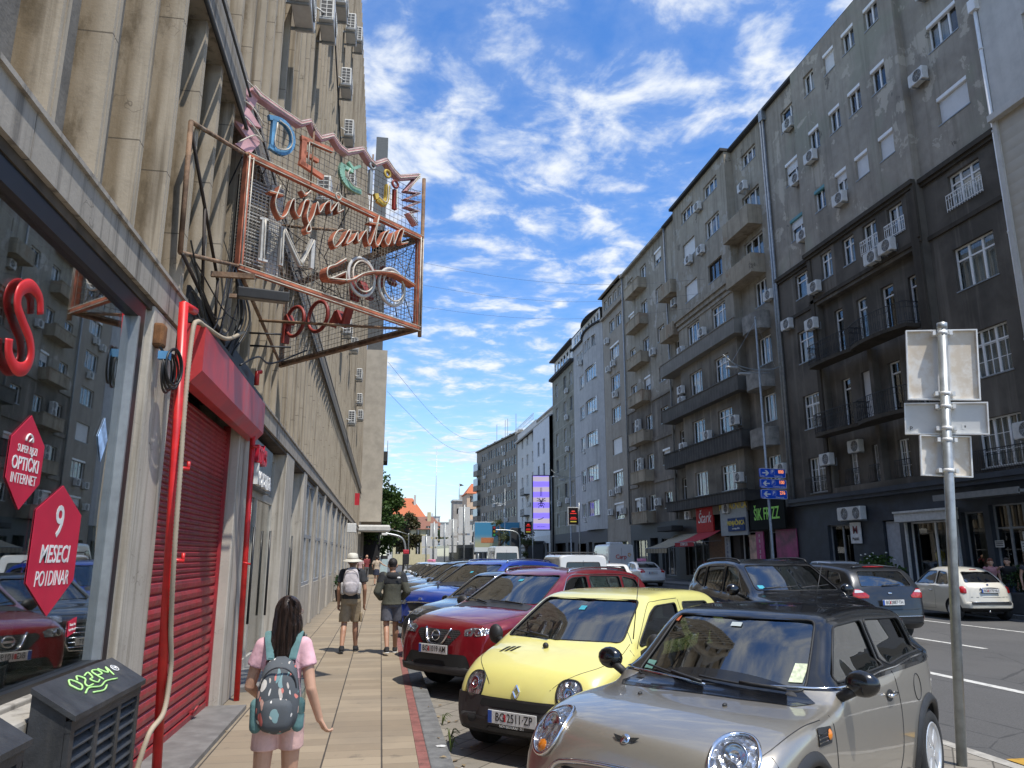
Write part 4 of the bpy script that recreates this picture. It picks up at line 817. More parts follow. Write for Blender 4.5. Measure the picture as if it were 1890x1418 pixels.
# red box over the shutter
AWR=pm('red_box_paint',(.46,.040,.042),.4,var=.18,scale=3,dirt=.35,dirtcol=(.36,.2,.2)); aw=empty('shutter_box',(XL,6.5,0),0,'long glossy red metal box with a slanted lower edge over the roller shutter','shutter box')
m=MB(); pr=[(.0,3.1),(.10,3.1),(.19,3.2),(.19,3.58),(0,3.62)]; n=len(pr); L=3.42
m.add([(a,0,b) for a,b in pr]+[(a,L,b) for a,b in pr],[(i,(i+1)%n,n+(i+1)%n,n+i) for i in range(n)]+[tuple(range(n))[::-1],tuple(range(n,2*n))]); m.build('casing',AWR,aw,fix=True)
m=MB(); m.box(0,.16,-.0,3.4,3.62,3.66); m.box(.0,.03,0,3.42,3.66,3.95); 
m.build('top_flashing',pm('black_sheet',(.02,.02,.02),.5),aw)
# red pipes and corrugated hose
RED=pm('red_pipe_paint',(.55,.016,.016),.38,var=.2,dirt=.45,dirtcol=(.24,.05,.035)); 
m=MB(); m.tube([(-1.60,6.53,.0),(-1.60,5.98,3.62)],.036,12); m.tube([(-1.60,5.98,3.60),(-1.60,6.32,3.66)],.034,10)
for z,yy in ((2.35,6.2),(1.65,6.3)): m.tube([(-1.6,yy,z),(-1.5,yy+.03,z-.01)],.016,6); m.tube([(-1.51,yy+.03,z-.02),(-1.51,yy+.03,z+.05)],.014,6)
tag(m.build('red_pipe',RED),'bright red vent pipe standing in front of the near shutter pier','pipe')
m=MB(); m.tube([(-1.63,9.98,0),(-1.63,9.68,3.6)],.034,12); m.tube([(-1.63,9.68,3.78),(-1.63,9.68,3.95),(-1.6,9.75,3.97)],.03,8); m.tube([(-1.63,9.7,1.6),(-1.55,9.73,1.58)],.014,6); m.tube([(-1.63,9.68,3.0),(-1.55,9.72,3.0)],.014,6)
tag(m.build('red_pipe',RED),'thinner red pipe on the pier past the shutter, beside the glass doors','pipe')
HOSE=pm('hose_beige',(.36,.30,.22),.7)
m=MB(); pth=smooth_path([(-1.5,7.9,3.95),(-1.52,7.2,3.68),(-1.56,6.55,3.6),(-1.57,6.32,3.57),(-1.575,6.22,3.45),(-1.56,6.14,2.9),(-1.54,6.12,2.3),(-1.535,6.16,1.7),(-1.55,6.33,1.15),(-1.545,6.42,.85),(-1.55,6.36,.55),(-1.60,6.2,.42),(-1.66,6.15,.1),(-1.66,6.2,0)],40)
m.tube(pth,[.017 if i%2 else .0205 for i in range(len(pth))],8); tag(m.build('corrugated_hose',HOSE),'beige corrugated cable hose winding down the red pipe','hose')
# coil of cable on the pier
m=MB()
for k in range(5): m.tube([(-1.64+.02*k*math.cos(a)*.3+.015*k,5.86+.13*math.cos(a)+.012*k*math.sin(k),3.02+(.15-.012*(k%3))*math.sin(a)+.01*k) for a in [i*PI/12 for i in range(24)]],.0085,6,closed=True)
m.box(-1.68,-1.60,5.74,5.79,3.10,3.16,1); m.tube([(-1.65,5.8,3.15),(-1.75,5.75,3.3)],.01,6)
tag(m.build('cable_coil',[pm('black_cable',(.015,.015,.016),.45),pm('blue_tape',(.10,.28,.5),.5)]),'coil of black cable tied with blue tape beside the shop window','cable')
m=MB(); m.box(-1.74,-1.66,5.74,5.86,3.2,3.38,bev=.02); tag(m.build('rusty_bracket',pm('rust',(.16,.07,.025),.9,var=.5,bmp=.5)),'rusty box bracket above the cable coil','bracket')
# louvred vent boxes
def ventbox(y0,y1,label):
    r=empty('vent_box',(XL+.20,y0,0),0,label,'ventilation box','louvred boxes under the shop window'); L=y1-y0; BX=pm('box_black',(.030,.032,.035),.55,var=.35,scale=5,bmp=.2,bscale=70,dirt=.45,dirtcol=(.12,.115,.10))
    m=MB(); m.add([(0,-.02,1.10),(0,L+.02,1.10),(.20,L+.02,.975),(.20,-.02,.975),(0,-.02,1.075),(0,L+.02,1.075),(.20,L+.02,.95),(.20,-.02,.95)],[(0,1,2,3)[::-1],(4,5,6,7),(3,2,6,7),(0,3,7,4),(1,2,6,5)]); m.build('lid',BX,r,fix=True)
    m=MB()
    for ya in (.0,L-.02): m.add([(0,ya,0),(.154,ya,0),(.154,ya,.975),(0,ya,1.07),(0,ya+.02,0),(.154,ya+.02,0),(.154,ya+.02,.975),(0,ya+.02,1.07)],[(0,1,2,3),(7,6,5,4),(0,4,5,1),(1,5,6,2),(2,6,7,3),(3,7,4,0)])
    for k in range(4): y=(L-.05)*k/3; m.box(.156,.18,y,y+.05,.055,.905)
    m.box(.155,.182,-.002,L+.002,0,.06); m.box(.155,.182,-.002,L+.002,.9,.949); m.build('frame',BX,r)
    m=MB(); m.box(.03,.04,.02,L-.02,.05,.93); m.build('back_panel',pm('dark_void',(.006,.006,.006),.9),r)
    z=.1
    while z<.88:
        s=MB(); s.add([(.13,.03,z+.045),(.13,L-.03,z+.045),(.176,L-.03,z),(.176,.03,z),(.13,.03,z+.05),(.13,L-.03,z+.05),(.176,L-.03,z+.006),(.176,.03,z+.006)],[(0,1,2,3),(4,5,6,7)[::-1],(3,2,6,7)]); s.build('louvre',BX,r); z+=.055
    return r
v1=ventbox(3.94,4.96,'black louvred ventilation box with green graffiti on its lid'); v2=ventbox(2.45,3.47,'black louvred ventilation box cut off by the lower left corner')
GR=pm('graffiti_green',(.42,.72,.25),.6); m=MB()
G=[[(0,.1),(.05,.16),(.08,.05),(.02,.0),(.0,.1)],[(.1,.12),(.14,.17),(.17,.1),(.12,.05),(.11,.0),(.17,.0)],[(.2,.14),(.26,.16),(.24,.08),(.2,.07),(.22,.0),(.27,.02)],[(.3,.0),(.3,.15),(.36,.15),(.36,.08),(.3,.08)],[(.02,-.06),(.1,-.02),(.2,-.06),(.3,-.03),(.42,-.06)],[(.38,.16),(.42,.06),(.47,.14),(.44,.0)],[(.08,-.09),(.18,-.12),(.26,-.08)]]
for g in G:
    m.tube([(.105-q[1]*.42, .26+q[0]*1.15, 1.106-(.105-q[1]*.42)*.625) for q in [(p.x,p.y) for p in smooth_path([(a,b,0) for a,b in g],5)]],.005,5)
m.build('graffiti',GR,v1); m=MB(); m.tube([(.07+.02*math.cos(a),.88+.035*math.sin(a),1.106-(.07+.02*math.cos(a))*.625) for a in [i*PI/8 for i in range(16)]],.003,4,closed=True); m.tube([(.06,.865,1.07),(.08,.88,1.058),(.065,.895,1.067)],.003,4); m.build('white_tag',INKW,v1)
# window stickers
def hexa(cy,cz,w,h,cut): return [(cy,cz+h/2),(cy+w/2,cz+h/2-cut),(cy+w/2,cz-h/2+cut),(cy,cz-h/2),(cy-w/2,cz-h/2+cut),(cy-w/2,cz+h/2-cut)]
XS=XL-.072
def sticker(name,label,poly,mat,texts,cat='window sticker'):
    cy=sum(p[0] for p in poly)/len(poly); cz=sum(p[1] for p in poly)/len(poly)
    b=MB(); b.prism([(p[0]-cy,p[1]-cz) for p in poly],.003,M=T(0,0,0,PI/2,0,PI/2)); o=b.build(name,mat,None,(XS,cy,cz))
    tag(o,label,cat,'stickers on the shop window')
    for s,size,ty,tz,kw in texts:
        mm=MB(); mm.add(*text_mb(s,size,.0008,**kw),M=T(.0045,ty-cy,tz-cz,PI/2,0,PI/2)); mm.build('lettering',INKW,o)
    return o
STK=pm('sticker_red',(.55,.016,.05),.45,var=.06); k_=2.0/1.9*1.0
s9=sticker('sticker','large red hexagonal window sticker offering 9 months for 1 dinar',[(4.685,2.07),(5.0,1.918),(5.0,1.54),(4.685,1.355),(4.38,1.54),(4.38,1.918)],STK,[('9',.25,4.69,1.86,dict(bold=.01)),('MESECI',.135,4.69,1.685,dict(bold=.014,shear=.12,sx=.92)),('PO1DINAR',.115,4.69,1.555,dict(bold=.004,shear=.1,sx=.80))])
so_=sticker('sticker','red hexagonal window sticker about super fast fibre internet',[(4.18,2.385),(4.375,2.25),(4.375,2.05),(4.18,1.905),(4.0,2.05),(4.0,2.25)],STK,[('SUPER BRZI',.054,4.185,2.205,dict(sx=.8)),('OPTIČKI',.092,4.185,2.13,dict(bold=.014,sx=.86)),('INTERNET',.072,4.185,2.055,dict(sx=.86))])
m=MB(); pts=[(.038*math.cos(a),.038*math.sin(a)) for a in [PI*(.0+i/14) for i in range(15)]]; m.tube([(.006,p[0],.10+p[1]) for p in pts],.006,5); m.tube([(.006,0,.10),(.006,.03,.125)],.005,5); m.build('dial_symbol',INKW,so_)
sticker('sticker','small pale blue and white diamond sticker on the shop window',[(5.196,2.554),(5.282,2.421),(5.206,2.269),(5.111,2.421)],pm('blue_diamond',(.30,.45,.70),.5,var=.5,scale=9),[])
sticker('sticker','purple and blue sticker cut off by the left edge of the photo',[(3.952,1.775),(4.028,1.623),(3.971,1.471),(3.705,1.414),(3.705,1.842)],pm('purple_sticker',(.18,.16,.50),.5,var=.5,scale=6),[])
sticker('sticker','small red rectangular notice low in the corner of the shop window',[(5.016,1.3),(5.13,1.319),(5.13,1.234),(5.016,1.214)],STK,[('Saznaj više',0.0209,5.073,1.281,{}),('u prodavnici',0.0209,5.073,1.254,{})])
m=MB(); sp=smooth_path([(.15,.42,0),(.11,.52,0),(0,.55,0),(-.1,.48,0),(-.11,.38,0),(-.03,.30,0),(.07,.22,0),(.11,.12,0),(.07,.03,0),(-.03,0,0),(-.12,.06,0),(-.14,.15,0)],6)
for i in range(len(sp)-1):
    pass
m.tube([(0,p.x*.95,p.y*.78) for p in sp],.036,8,M=Matrix.Scale(.25,4,(1,0,0))); o=m.build('letter_sign',pm('letter_red',(.55,.02,.02),.4),None,(XS+.02,3.93,2.57)); tag(o,'big red letter S hanging inside the shop window','sign letter')
# glass doors beyond the shutter and their sign
DG=glass('door_glass',(.6,.66,.66),.8,2.0); DOORF=pm('door_frame',(.40,.38,.33),.5)
def door(y0,y1,x,zt=2.55,n=2,nm='door'):
    s=MB(); s.box(x-.03,x+.03,y0,y1,zt,zt+.12); s.box(x-.03,x+.03,y0,y1,3.3,3.42); s.box(x-.03,x+.03,y0,y1,.06,.2)
    for k in range(n+1): y=y0+(y1-y0)*k/n; s.box(x-.035,x+.035,y-.045,y+.045,.06,3.42)
    o=s.build(nm,DOORF,B); s=MB(); s.box(x-.008,x+.004,y0,y1,.2,3.3); s.build('pane',DG,o); s=MB()
    for k in range(n): y=y0+(y1-y0)*(k+.85)/n; s.tube([(x+.07,y,.7),(x+.07,y,2.1)],.02,6)
    s.build('handle',FRB,o); return o
door(10.6,14.05,-.24); door(15.2,17.3,-.24); s=MB(); s.box(-.4,.25,10.55,17.3,-.02,.06); s.build('door_step',pm('step_stone',(.17,.165,.155),.6,var=.2),B)
s=MB(); s.box(-.2,.3,6.36,9.45,-.02,.045); s.build('shutter_step',MATS['step_stone'],B)
o=MB().box(-.1,0,-.95,.95,-.35,.33).build('shop_sign',pm('sign_black',(.012,.012,.013),.3),None,(XL-.10,12.0,3.0)); tag(o,'black shop sign with red mts and white korana letters over the glass doors','shop sign')
m=MB(); m.add(*text_mb('mts',.48,.03,bold=.016,sx=1.2),M=T(.03,-.45,.15,PI/2,0,PI/2)); m.build('lettering',pm('mts_red',(.45,.01,.03),.4),o); m=MB(); m.add(*text_mb('korana',.42,.03,bold=.016,sx=1.15),M=T(.03,-.12,-.19,PI/2,0,PI/2)); m.build('lettering',INKW,o)
y=17.9; i=0
while y<Y1-3:
    s=MB(); s.box(-.5,-.06,y,y+2.72,0,.98); s.build('parapet',PIER,B); s=MB(); s.box(-.14,-.08,y,y+2.72,.98,1.06); s.box(-.14,-.08,y,y+2.72,3.36,3.5); s.box(-.14,-.08,y,y+2.72,2.1,2.18)
    for q in (0,1.32,2.66): s.box(-.15,-.075,y+q,y+q+.06,1.06,3.36)
    o=s.build('window',GREYFR,B); s=MB(); s.box(-.115,-.105,y+.05,y+2.67,1.06,3.36); s.build('pane',DG,o)
    pier(y+2.72,y+3.12,-.5,.0); y+=3.12; i+=1
s=MB(); s.box(-12,-3.7,-4.5,Y1,0,HT); s.box(-3.0,-.45,-4.5,Y1,HT-.4,HT); s.box(-3,-.02,-4.7,-4.5,0,HT); s.box(-2.9,-.5,5.9,Y1,3.43,3.7); s.box(-12,-.02,Y1,Y1+.1,15.5,HT); s.build('core',pm('dark_core',(.03,.03,.03),.9),B)
# protruding wing at the far end, over the pavement
W2=empty('pale_concrete_wing',(0,60.1,0),0,'pale windowless concrete wing standing out over the pavement at the end of the finned building','building')
m=MB(); m.box(-12,-.08,0,12,4.25,18); m.build('wall',pm('pale_plaster',(.43,.385,.315),.9,var=.14,scale=1.2,bmp=.3,bscale=15,dirt=.2,dirtcol=(.3,.27,.23)),W2)
m=MB(); m.box(-12,-2.6,0,12,0,4.25); m.box(-2.6,-.1,11.9,12,0,4.25); m.build('passage_wall',DARKIN,W2)
for yy in (0.1,11.2):
    m=MB(); m.box(-1.95,-1.6,yy,yy+.4,0,4.25); m.build('pillar',PIER,W2)
m=MB(); m.box(-1.9,.62,-1.4,-.1,3.45,3.95,bev=.12); m.build('canopy',pm('canopy_white',(.60,.59,.55),.5,var=.1),W2)
m=MB(); m.box(-.08,.25,2,5,9.2,10.0); m.box(.2,.23,2,5,10.0,10.9); m.build('balcony',pm('dark_eaves',(.03,.03,.03)),W2)
o=MB().box(-1.72,-.72,60.2,62,26.2,37.2).box(-1.72,-.5,60.2,62,18,28.5).build('rooftop_duct',pm('duct_grey',(.10,.105,.105),.7)); tag(o,'dark grey sheet-metal duct rising beside the far top end of the finned building','duct')
# air conditioners along the left front
GL='air conditioners along the finned concrete front'
for y,z,tx in ((10.65,9.95,'nearest on the fins, cut by the top edge of the photo'),(14.38,12.5,'second in the high row from the camera'),(17.17,15.2,'third in the high row from the camera'),(21.16,17.5,'fourth in the high row from the camera'),(25.0,20.0,'fifth and farthest in the high row'),(20.47,15.1,'alone below the high row, above the pink neon star'),(22.72,14.8,'beside the dark duct, just below the high row'),(15.9,9.2,'behind the orange letter E of the neon sign'),(25.05,14.3,'near the top right of the neon sign'),(33.76,10.7,'in the column below the neon sign, upper'),(41.24,11.1,'in the far column near the pale wing, upper'),(34.57,7.5,'lowest in the column below the neon sign'),(43.08,10.1,'in the far column near the pale wing, middle'),(27.4,9.6,'just under the bottom edge of the neon sign'),(46,9.7,'in the far column near the pale wing, lowest')):
    a=ac(-1.68,y,z,-PI/2,'boxy air conditioner '+tx,GL,1.0)
for i,(y0_,y1_,sg) in enumerate(((10.2,17,1),(17,24,-1),(24,32,1))):
    m=MB(); m.tube([(-1.68,y0_,17-i*2),(-1.62,(y0_+y1_)/2,15.5-i*2),(-1.68,y1_,14.3-i*2)],.02,5); tag(m.build('hanging_cable',MATS['black_cable']),['loose black cable nearest on the finned wall','loose black cable midway along the finned wall','loose black cable farthest on the finned wall'][i],'cable','cables on the finned wall')
m=MB(); m.box(-.10,.10,-.02,.02,-.26,.26); o=m.build('blade_sign',pm('blade_red',(.5,.02,.03),.4),None,(-1.12,34,4.1)); tag(o,'small red blade sign far along the finned wall','shop sign')
m=MB(); m.box(-.2,.2,-.15,.15,-.2,.2,bev=.03); o=m.build('wall_box',ACW,None,(-1.3,34,2.85)); tag(o,'white box fixed under the beam above the far shop windows','wall box')
# ================= neon sign
NS=empty('neon_sign',(-1.63,8.0,0),0,'big rusty V-shaped neon sign with wire mesh, coloured DEČJI letters and red script','neon sign')
def panel(ax,ay,bx,by):
    u=Vector((bx-ax,by-ay,0)); u.normalize(); v=Vector((0,0,1)); n=u.cross(v); return frame((ax+1.63,ay-8.0,0),u,v,n),(Vector((bx-ax,by-ay,0))).length
M1,L1=panel(-1.63,8.0,.41,9.95) # normal points towards the camera side
ORA=pm('sign_orange',(.46,.15,.085),.75,var=.35,scale=6,dirt=.75,dirtcol=(.17,.10,.065)); TUBE=pm('neon_tube',(.56,.51,.42),.5,var=.3,scale=9,dirt=.5,dirtcol=(.25,.20,.15)); RUST=pm('rusty_steel',(.20,.12,.07),.8,var=.5,scale=7,bmp=.4,dirt=.6,dirtcol=(.42,.37,.30)); PINK=pm('sign_pink',(.56,.32,.34),.6,var=.15,dirt=.3,dirtcol=(.25,.15,.12)); SWH=pm('sign_white_tin',(.50,.49,.46),.6,var=.15,dirt=.5,dirtcol=(.2,.17,.13)); WIRE=pm('wire_grey',(.22,.20,.17),.6,.3)
def bar(mb,p,q,w,d,mi=0,M=M1):
    p=Vector((p[0],p[1],0)); q=Vector((q[0],q[1],0)); a=(q-p).normalized(); b=Vector((-a.y,a.x,0))*w/2
    vs=[p+b,p-b,q-b,q+b]; vs=[(v.x,v.y,-d) for v in vs]+[(v.x,v.y,0.) for v in vs]
    mb.add(vs,[(0,1,2,3)[::-1],(4,5,6,7),(0,1,5,4),(1,2,6,5),(2,3,7,6),(3,0,4,7)],mi,False,M)
z0,z1=4.72,6.05
for p,q in (((0,z1),(L1,z1)),((0,z0),(L1,z0)),((.03,z0+.02),(.03,z1-.02)),((L1-.03,z0+.02),(L1-.03,z1-.02))):
    b=MB(); bar(b,p,q,.055,.08); o=b.build('frame_bar',ORA,NS)
    t_=MB(); d=Vector((q[0]-p[0],q[1]-p[1],0)).normalized(); off=Vector((-d.y,d.x,0))*.012
    t_.tube([(p[0]+off.x,p[1]+off.y,.02),(q[0]+off.x,q[1]+off.y,.02)],.008,6,M=M1); t_.tube([(p[0]-off.x*3.6,p[1]-off.y*3.6,.012),(q[0]-off.x*3.6,q[1]-off.y*3.6,.012)],.007,6,M=M1); t_.build('neon_tube',TUBE,o)
def mesh_grid(M,u0,u1,za,zb,step,skip=None):
    g=MB(); n=int((u1-u0)/step)
    for k in range(n+1):
        u=u0+(u1-u0)*k/n; g.tube([(u,za,-.11),(u,zb,-.11)],0.0038,4,M=M)
    n=int((zb-za)/step)
    for k in range(n+1):
        z=za+(zb-za)*k/n; g.tube([(u0,z,-.115),(u1,z,-.115)],0.0038,4,M=M)
    return g
mesh_grid(M1,0,L1,z0,z1,.05).build('wire_mesh',WIRE,NS)
mesh_grid(M1,0,L1,z1,6.78,.075).build('wire_mesh',WIRE,NS)
def poly_letter(name,poly,mat,tube=None,d=.06,dz=0):
    b=MB(); b.prism(poly,d,M=M1@T(0,0,-.09+dz)); o=b.build(name,mat,NS,fix=True)
    if tube: t_=MB(); t_.tube([(a,c,.02+dz) for a,c in [(p.x,p.y) for p in smooth_path([(x,y,0) for x,y in tube],5)]],.008,6,M=M1); t_.build('neon_tube',TUBE,o)
    return o
BL=pm('letter_blue',(.10,.27,.46),.7,var=.3,dirt=.6); YE_=pm('letter_yellow',(.52,.37,.07),.7,var=.3,dirt=.6); GN=pm('letter_green',(.22,.40,.30),.7,var=.3,dirt=.6); BR=pm('letter_maroon',(.25,.035,.025),.5,var=.3,dirt=.3); GY=pm('letter_grey',(.30,.32,.33),.5,var=.2,dirt=.4)
def ring_poly(out,inn): # out/in polylines merged via a slit
    return out+[out[0]]+[inn[0]]+inn[::-1]
# D as strokes so that its bowl stays open
def strokes(name,sts,w,mat,tubes=(),d=.07):
    b=MB()
    for st,ww in sts:
        for p,q in zip(st,st[1:]): bar(b,p,q,(ww or w)*.8,d*.65)
    o=b.build(name,mat,NS)
    t_=MB()
    for st in tubes: t_.tube([(a.x,a.y,.02) for a in smooth_path([(x,y,0) for x,y in st],4)],.008,6,M=M1)
    if tubes: t_.build('neon_tube',TUBE,o)
    return o
bowl=[(p.x,p.y) for p in smooth_path([(.24,6.63,0),(.42,6.67,0),(.55,6.60,0),(.585,6.46,0),(.53,6.33,0),(.42,6.26,0),(.28,6.28,0)],3)]
strokes('letter',[(bowl,.075),([(.315,6.27),(.315,6.63)],.07)],.07,BL,[[(.36,6.64),(.50,6.60),(.56,6.46),(.50,6.33),(.33,6.30),(.34,6.6)]])
strokes('letter',[([(.745,6.24),(.745,6.60)],.09),([(.70,6.59),(1.18,6.64)],.07),([(.75,6.42),(.97,6.40)],.06),([(.70,6.27),(1.06,6.22)],.075)],.08,ORA,[[(.80,6.56),(.80,6.3)],[(.80,6.57),(1.16,6.6)]])
cs=[(p.x,p.y) for p in smooth_path([(1.67,6.28,0),(1.52,6.27,0),(1.38,6.33,0),(1.34,6.43,0),(1.36,6.53,0)],4)]
strokes('letter',[(cs,.10),([(1.36,6.51),(1.52,6.50)],.06),([(1.44,6.60),(1.52,6.54),(1.64,6.63)],.045)],.1,GN,[[(1.66,6.30),(1.5,6.30),(1.42,6.40),(1.45,6.5)]])
strokes('letter',[([(2.14,6.57),(2.13,6.36),(2.08,6.26),(1.96,6.29),(1.93,6.36)],.085)],.09,YE_,[[(2.12,6.58),(2.10,6.3),(1.96,6.32)]])
strokes('letter',[([(2.28,6.27),(2.28,6.56)],.075)],.08,BR,[[(2.28,6.28),(2.28,6.56)]])
strokes('letter',[([(1.83,6.31),(1.83,6.66)],.06)],.08,GY)
for nm,(cu,cz),r,mt in (('dot_ring',(2.11,6.72),.05,YE_),('dot_ring',(2.26,6.63),.05,BR),('dot_ring',(1.84,6.72),.045,GY)):
    b=MB(); b.tube([(cu+r*math.cos(a),cz+r*math.sin(a),0) for a in [i*PI/8 for i in range(16)]],.017,6,M=M1,closed=True); b.build(nm,mt,NS)
# jagged pink garland and its end stars
def ribbon(pts,w,mat,name):
    b=MB(); P=[Vector((x,y,0)) for x,y in pts]; n=len(P); vs=[]
    for i,p in enumerate(P):
        d=(P[min(i+1,n-1)]-P[max(i-1,0)]).normalized(); q=Vector((-d.y,d.x,0))*w/2
        vs+=[(p+q).to_tuple()[:2]+(0,),(p-q).to_tuple()[:2]+(0,),(p+q).to_tuple()[:2]+(-.09,),(p-q).to_tuple()[:2]+(-.09,)]
    fs=[]
    for i in range(n-1):
        a=4*i;c=a+4; fs+=[(a,a+1,c+1,c),(a+2,c+2,c+3,a+3),(a,c,c+2,a+2),(a+1,a+3,c+3,c+1)]
    fs+=[(0,2,3,1),(4*n-4,4*n-3,4*n-1,4*n-2)]
    b.add(vs,fs,0,False,M1); o=b.build(name,mat,NS)
    t_=MB(); t_.tube([(p.x,p.y+.02,.02) for p in P],.007,6,M=M1); t_.tube([(p.x,p.y-.015,.02) for p in P],.007,6,M=M1); t_.build('neon_tube',TUBE,o)
ribbon([(.0,6.88),(.11,6.83),(.38,6.79),(.67,6.76),(.81,6.86),(.89,6.77),(.98,6.71),(1.16,6.84),(1.29,6.74),(1.40,6.72),(1.66,6.88),(1.8,6.78),(1.88,6.76),(2.08,6.91),(2.23,6.81),(2.34,6.77),(2.73,6.96)],.075,PINK,'garland')
ribbon([(2.73,6.96),(2.48,6.62),(2.75,6.70),(2.48,6.50),(2.76,6.57),(2.5,6.39),(2.75,6.42),(2.55,6.31),(2.71,6.2)],.045,PINK,'garland')
for pl_ in ([(-.24,6.95),(-.03,6.88),(.10,6.80),(.04,6.64),(-.08,6.76)],[(-.20,6.66),(.0,6.62),(.17,6.47),(.02,6.44)],[(-.26,6.46),(-.04,6.44),(.17,6.29),(.0,6.26)],[(-.14,6.12),(.06,6.30),(.17,6.27),(.05,6.08)]): poly_letter('star_spike',pl_,PINK,[pl_[0],pl_[1],pl_[2]],.05)
# script words: deep red side wall with a pale tube on the front
def script(name,sts,mat,depth=.085,r=.007,w=.012,extra=()):
    b=MB(); t_=MB()
    for st in sts:
        P=smooth_path([(x,y,0) for x,y in st],5); n=len(P); vs=[]
        for p in P: vs+=[(p.x,p.y,.0),(p.x,p.y,-depth),(p.x+w,p.y-w,-depth),(p.x+w,p.y-w,0.)]
        b.add(vs,[(4*i+k,4*i+(k+1)%4,4*i+4+(k+1)%4,4*i+4+k) for i in range(n-1) for k in range(4)]+[(0,1,2,3)[::-1],(4*n-4,4*n-3,4*n-2,4*n-1)],0,False,M1@T(0,0,.09)); t_.tube([(p.x,p.y,.105) for p in P],r,6,M=M1)
    o=b.build(name,mat,NS); t_.build('neon_tube',TUBE,o); return o
script('script_word',[[(.38,5.79),(.33,5.56),(.41,5.42),(.49,5.48),(.55,5.67),(.59,5.70),(.60,5.57),(.67,5.52),(.73,5.74),(.80,5.76),(.77,5.56),(.84,5.42),(.79,5.37),(.78,5.42),(.86,5.60),(.91,5.80),(.95,5.68),(1.03,5.83),(1.10,5.88),(1.11,5.75),(1.22,5.92),(1.22,5.79),(1.31,5.86)],[(.25,5.67),(.43,5.70)],[(.68,5.86),(.73,5.82),(.80,5.90)]],ORA)
b=MB(); b.tube([(1.21+.04*math.cos(a),5.99+.045*math.sin(a),.11) for a in [i*PI/8 for i in range(16)]],.012,6,M=M1,closed=True); b.build('dot_ring',TUBE,NS)
script('script_word',[[(1.31,5.6),(1.23,5.54),(1.17,5.4),(1.22,5.33),(1.32,5.45),(1.40,5.61),(1.44,5.60),(1.38,5.43),(1.48,5.51),(1.55,5.64),(1.57,5.52),(1.69,5.72),(1.72,5.58),(1.78,5.58),(1.90,6.0)],[(1.90,6.0),(1.85,5.65),(1.91,5.59),(2.01,5.8),(2.09,5.86),(2.02,5.7),(2.09,5.66),(2.17,5.87),(2.18,5.7),(2.27,5.92),(2.35,5.97),(2.31,5.77),(2.44,5.82)],[(1.74,5.85),(1.93,5.89)]],ORA)
strokes('letter',[([(.28,5.37),(.29,4.89)],.07),([(.22,5.36),(.33,5.38)],.03),([(.24,4.88),(.36,4.89)],.03)],.06,SWH,[[(.28,5.36),(.29,4.9)]])
strokes('letter',[([(.53,5.37),(.54,4.90)],.06),([(.54,5.36),(.81,4.98)],.05),([(.81,4.98),(.96,5.36)],.05),([(.97,5.36),(.97,5.0)],.06)],.06,SWH,[[(.53,5.36),(.53,4.92)],[(.55,5.34),(.68,5.16),(.81,4.99)],[(.81,4.99),(.9,5.2),(.96,5.35)]])
script('horse_stroke',[[(1.39,5.24),(1.25,5.12),(1.12,5.03),(1.15,4.91),(1.4,5.07)],[(1.15,4.91),(1.48,4.99),(1.69,5.14),(1.95,5.25),(2.26,5.31),(2.6,5.26)],[(1.40,5.07),(1.41,4.95)]],ORA,.13,.0085,.02)
for cu,cz,a_,b_ in ((1.755,5.135,.22,.25),(2.288,5.158,.235,.25)):
    b=MB(); b.tube([(cu+a_*math.cos(a),cz+b_*math.sin(a),-.02) for a in [i*PI/14 for i in range(28)]],.022,8,M=M1,closed=True); o=b.build('wheel_ring',SWH,NS); b=MB(); b.tube([(cu+a_*.8*math.cos(a),cz+b_*.8*math.sin(a),.02) for a in [i*PI/14 for i in range(28)]],.011,6,M=M1,closed=True); b.build('neon_tube',TUBE,o)
# ventilation louvre plate behind the left part of the panel
b=MB(); b.box(.06,.42,4.85,5.9,-.24,-.2,M=M1)
for k in range(26): b.box(.06,.42,4.87+.04*k,4.885+.04*k,-.2,-.17,1,M=M1)
b.build('back_plate',[pm('plate_dark',(.05,.05,.05),.7),SWH],NS)
b=MB(); b.box(.45,.62,4.8,5.92,-.2,-.16,M=M1); b.build('white_post',SWH,NS)
# rear panel of the V
M2,L2=panel(.43,9.98,-1.73,12.45)
for p,q in (((0,z1),(L2,z1)),((0,z0),(L2,z0)),((L2-.03,z0),(L2-.03,z1))):
    b=MB(); bar(b,p,q,.07,.08,0,M2); b.build('frame_bar',RUST,NS)
mesh_grid(M2,0,L2,z0,z1,.075).build('wire_mesh',WIRE,NS)
b=MB()
for cu,cz in ((2.68,5.31),(2.08,5.27)):
    b.tube([(cu+.24*math.cos(a),cz+.24*math.sin(a),-.2) for a in [i*PI/12 for i in range(24)]],.03,6,M=M2,closed=True)
b.build('wheel_ring',BR,NS)
for st in ([(1.75,5.05),(1.6,5.25),(1.45,5.0),(1.35,5.25)],[(2.95,5.0),(2.9,5.45),(2.8,5.3)],[(.9,5.3),(1.1,5.6),(1.25,5.35),(1.3,5.7)],[(.4,5.4),(.6,5.7),(.7,5.45),(.8,5.7)]):
    b=MB()
    for p,q in zip(st,st[1:]): bar(b,p,q,.06,.12,0,M2@T(0,0,-.12))
    b.build('script_stroke',BR,NS)
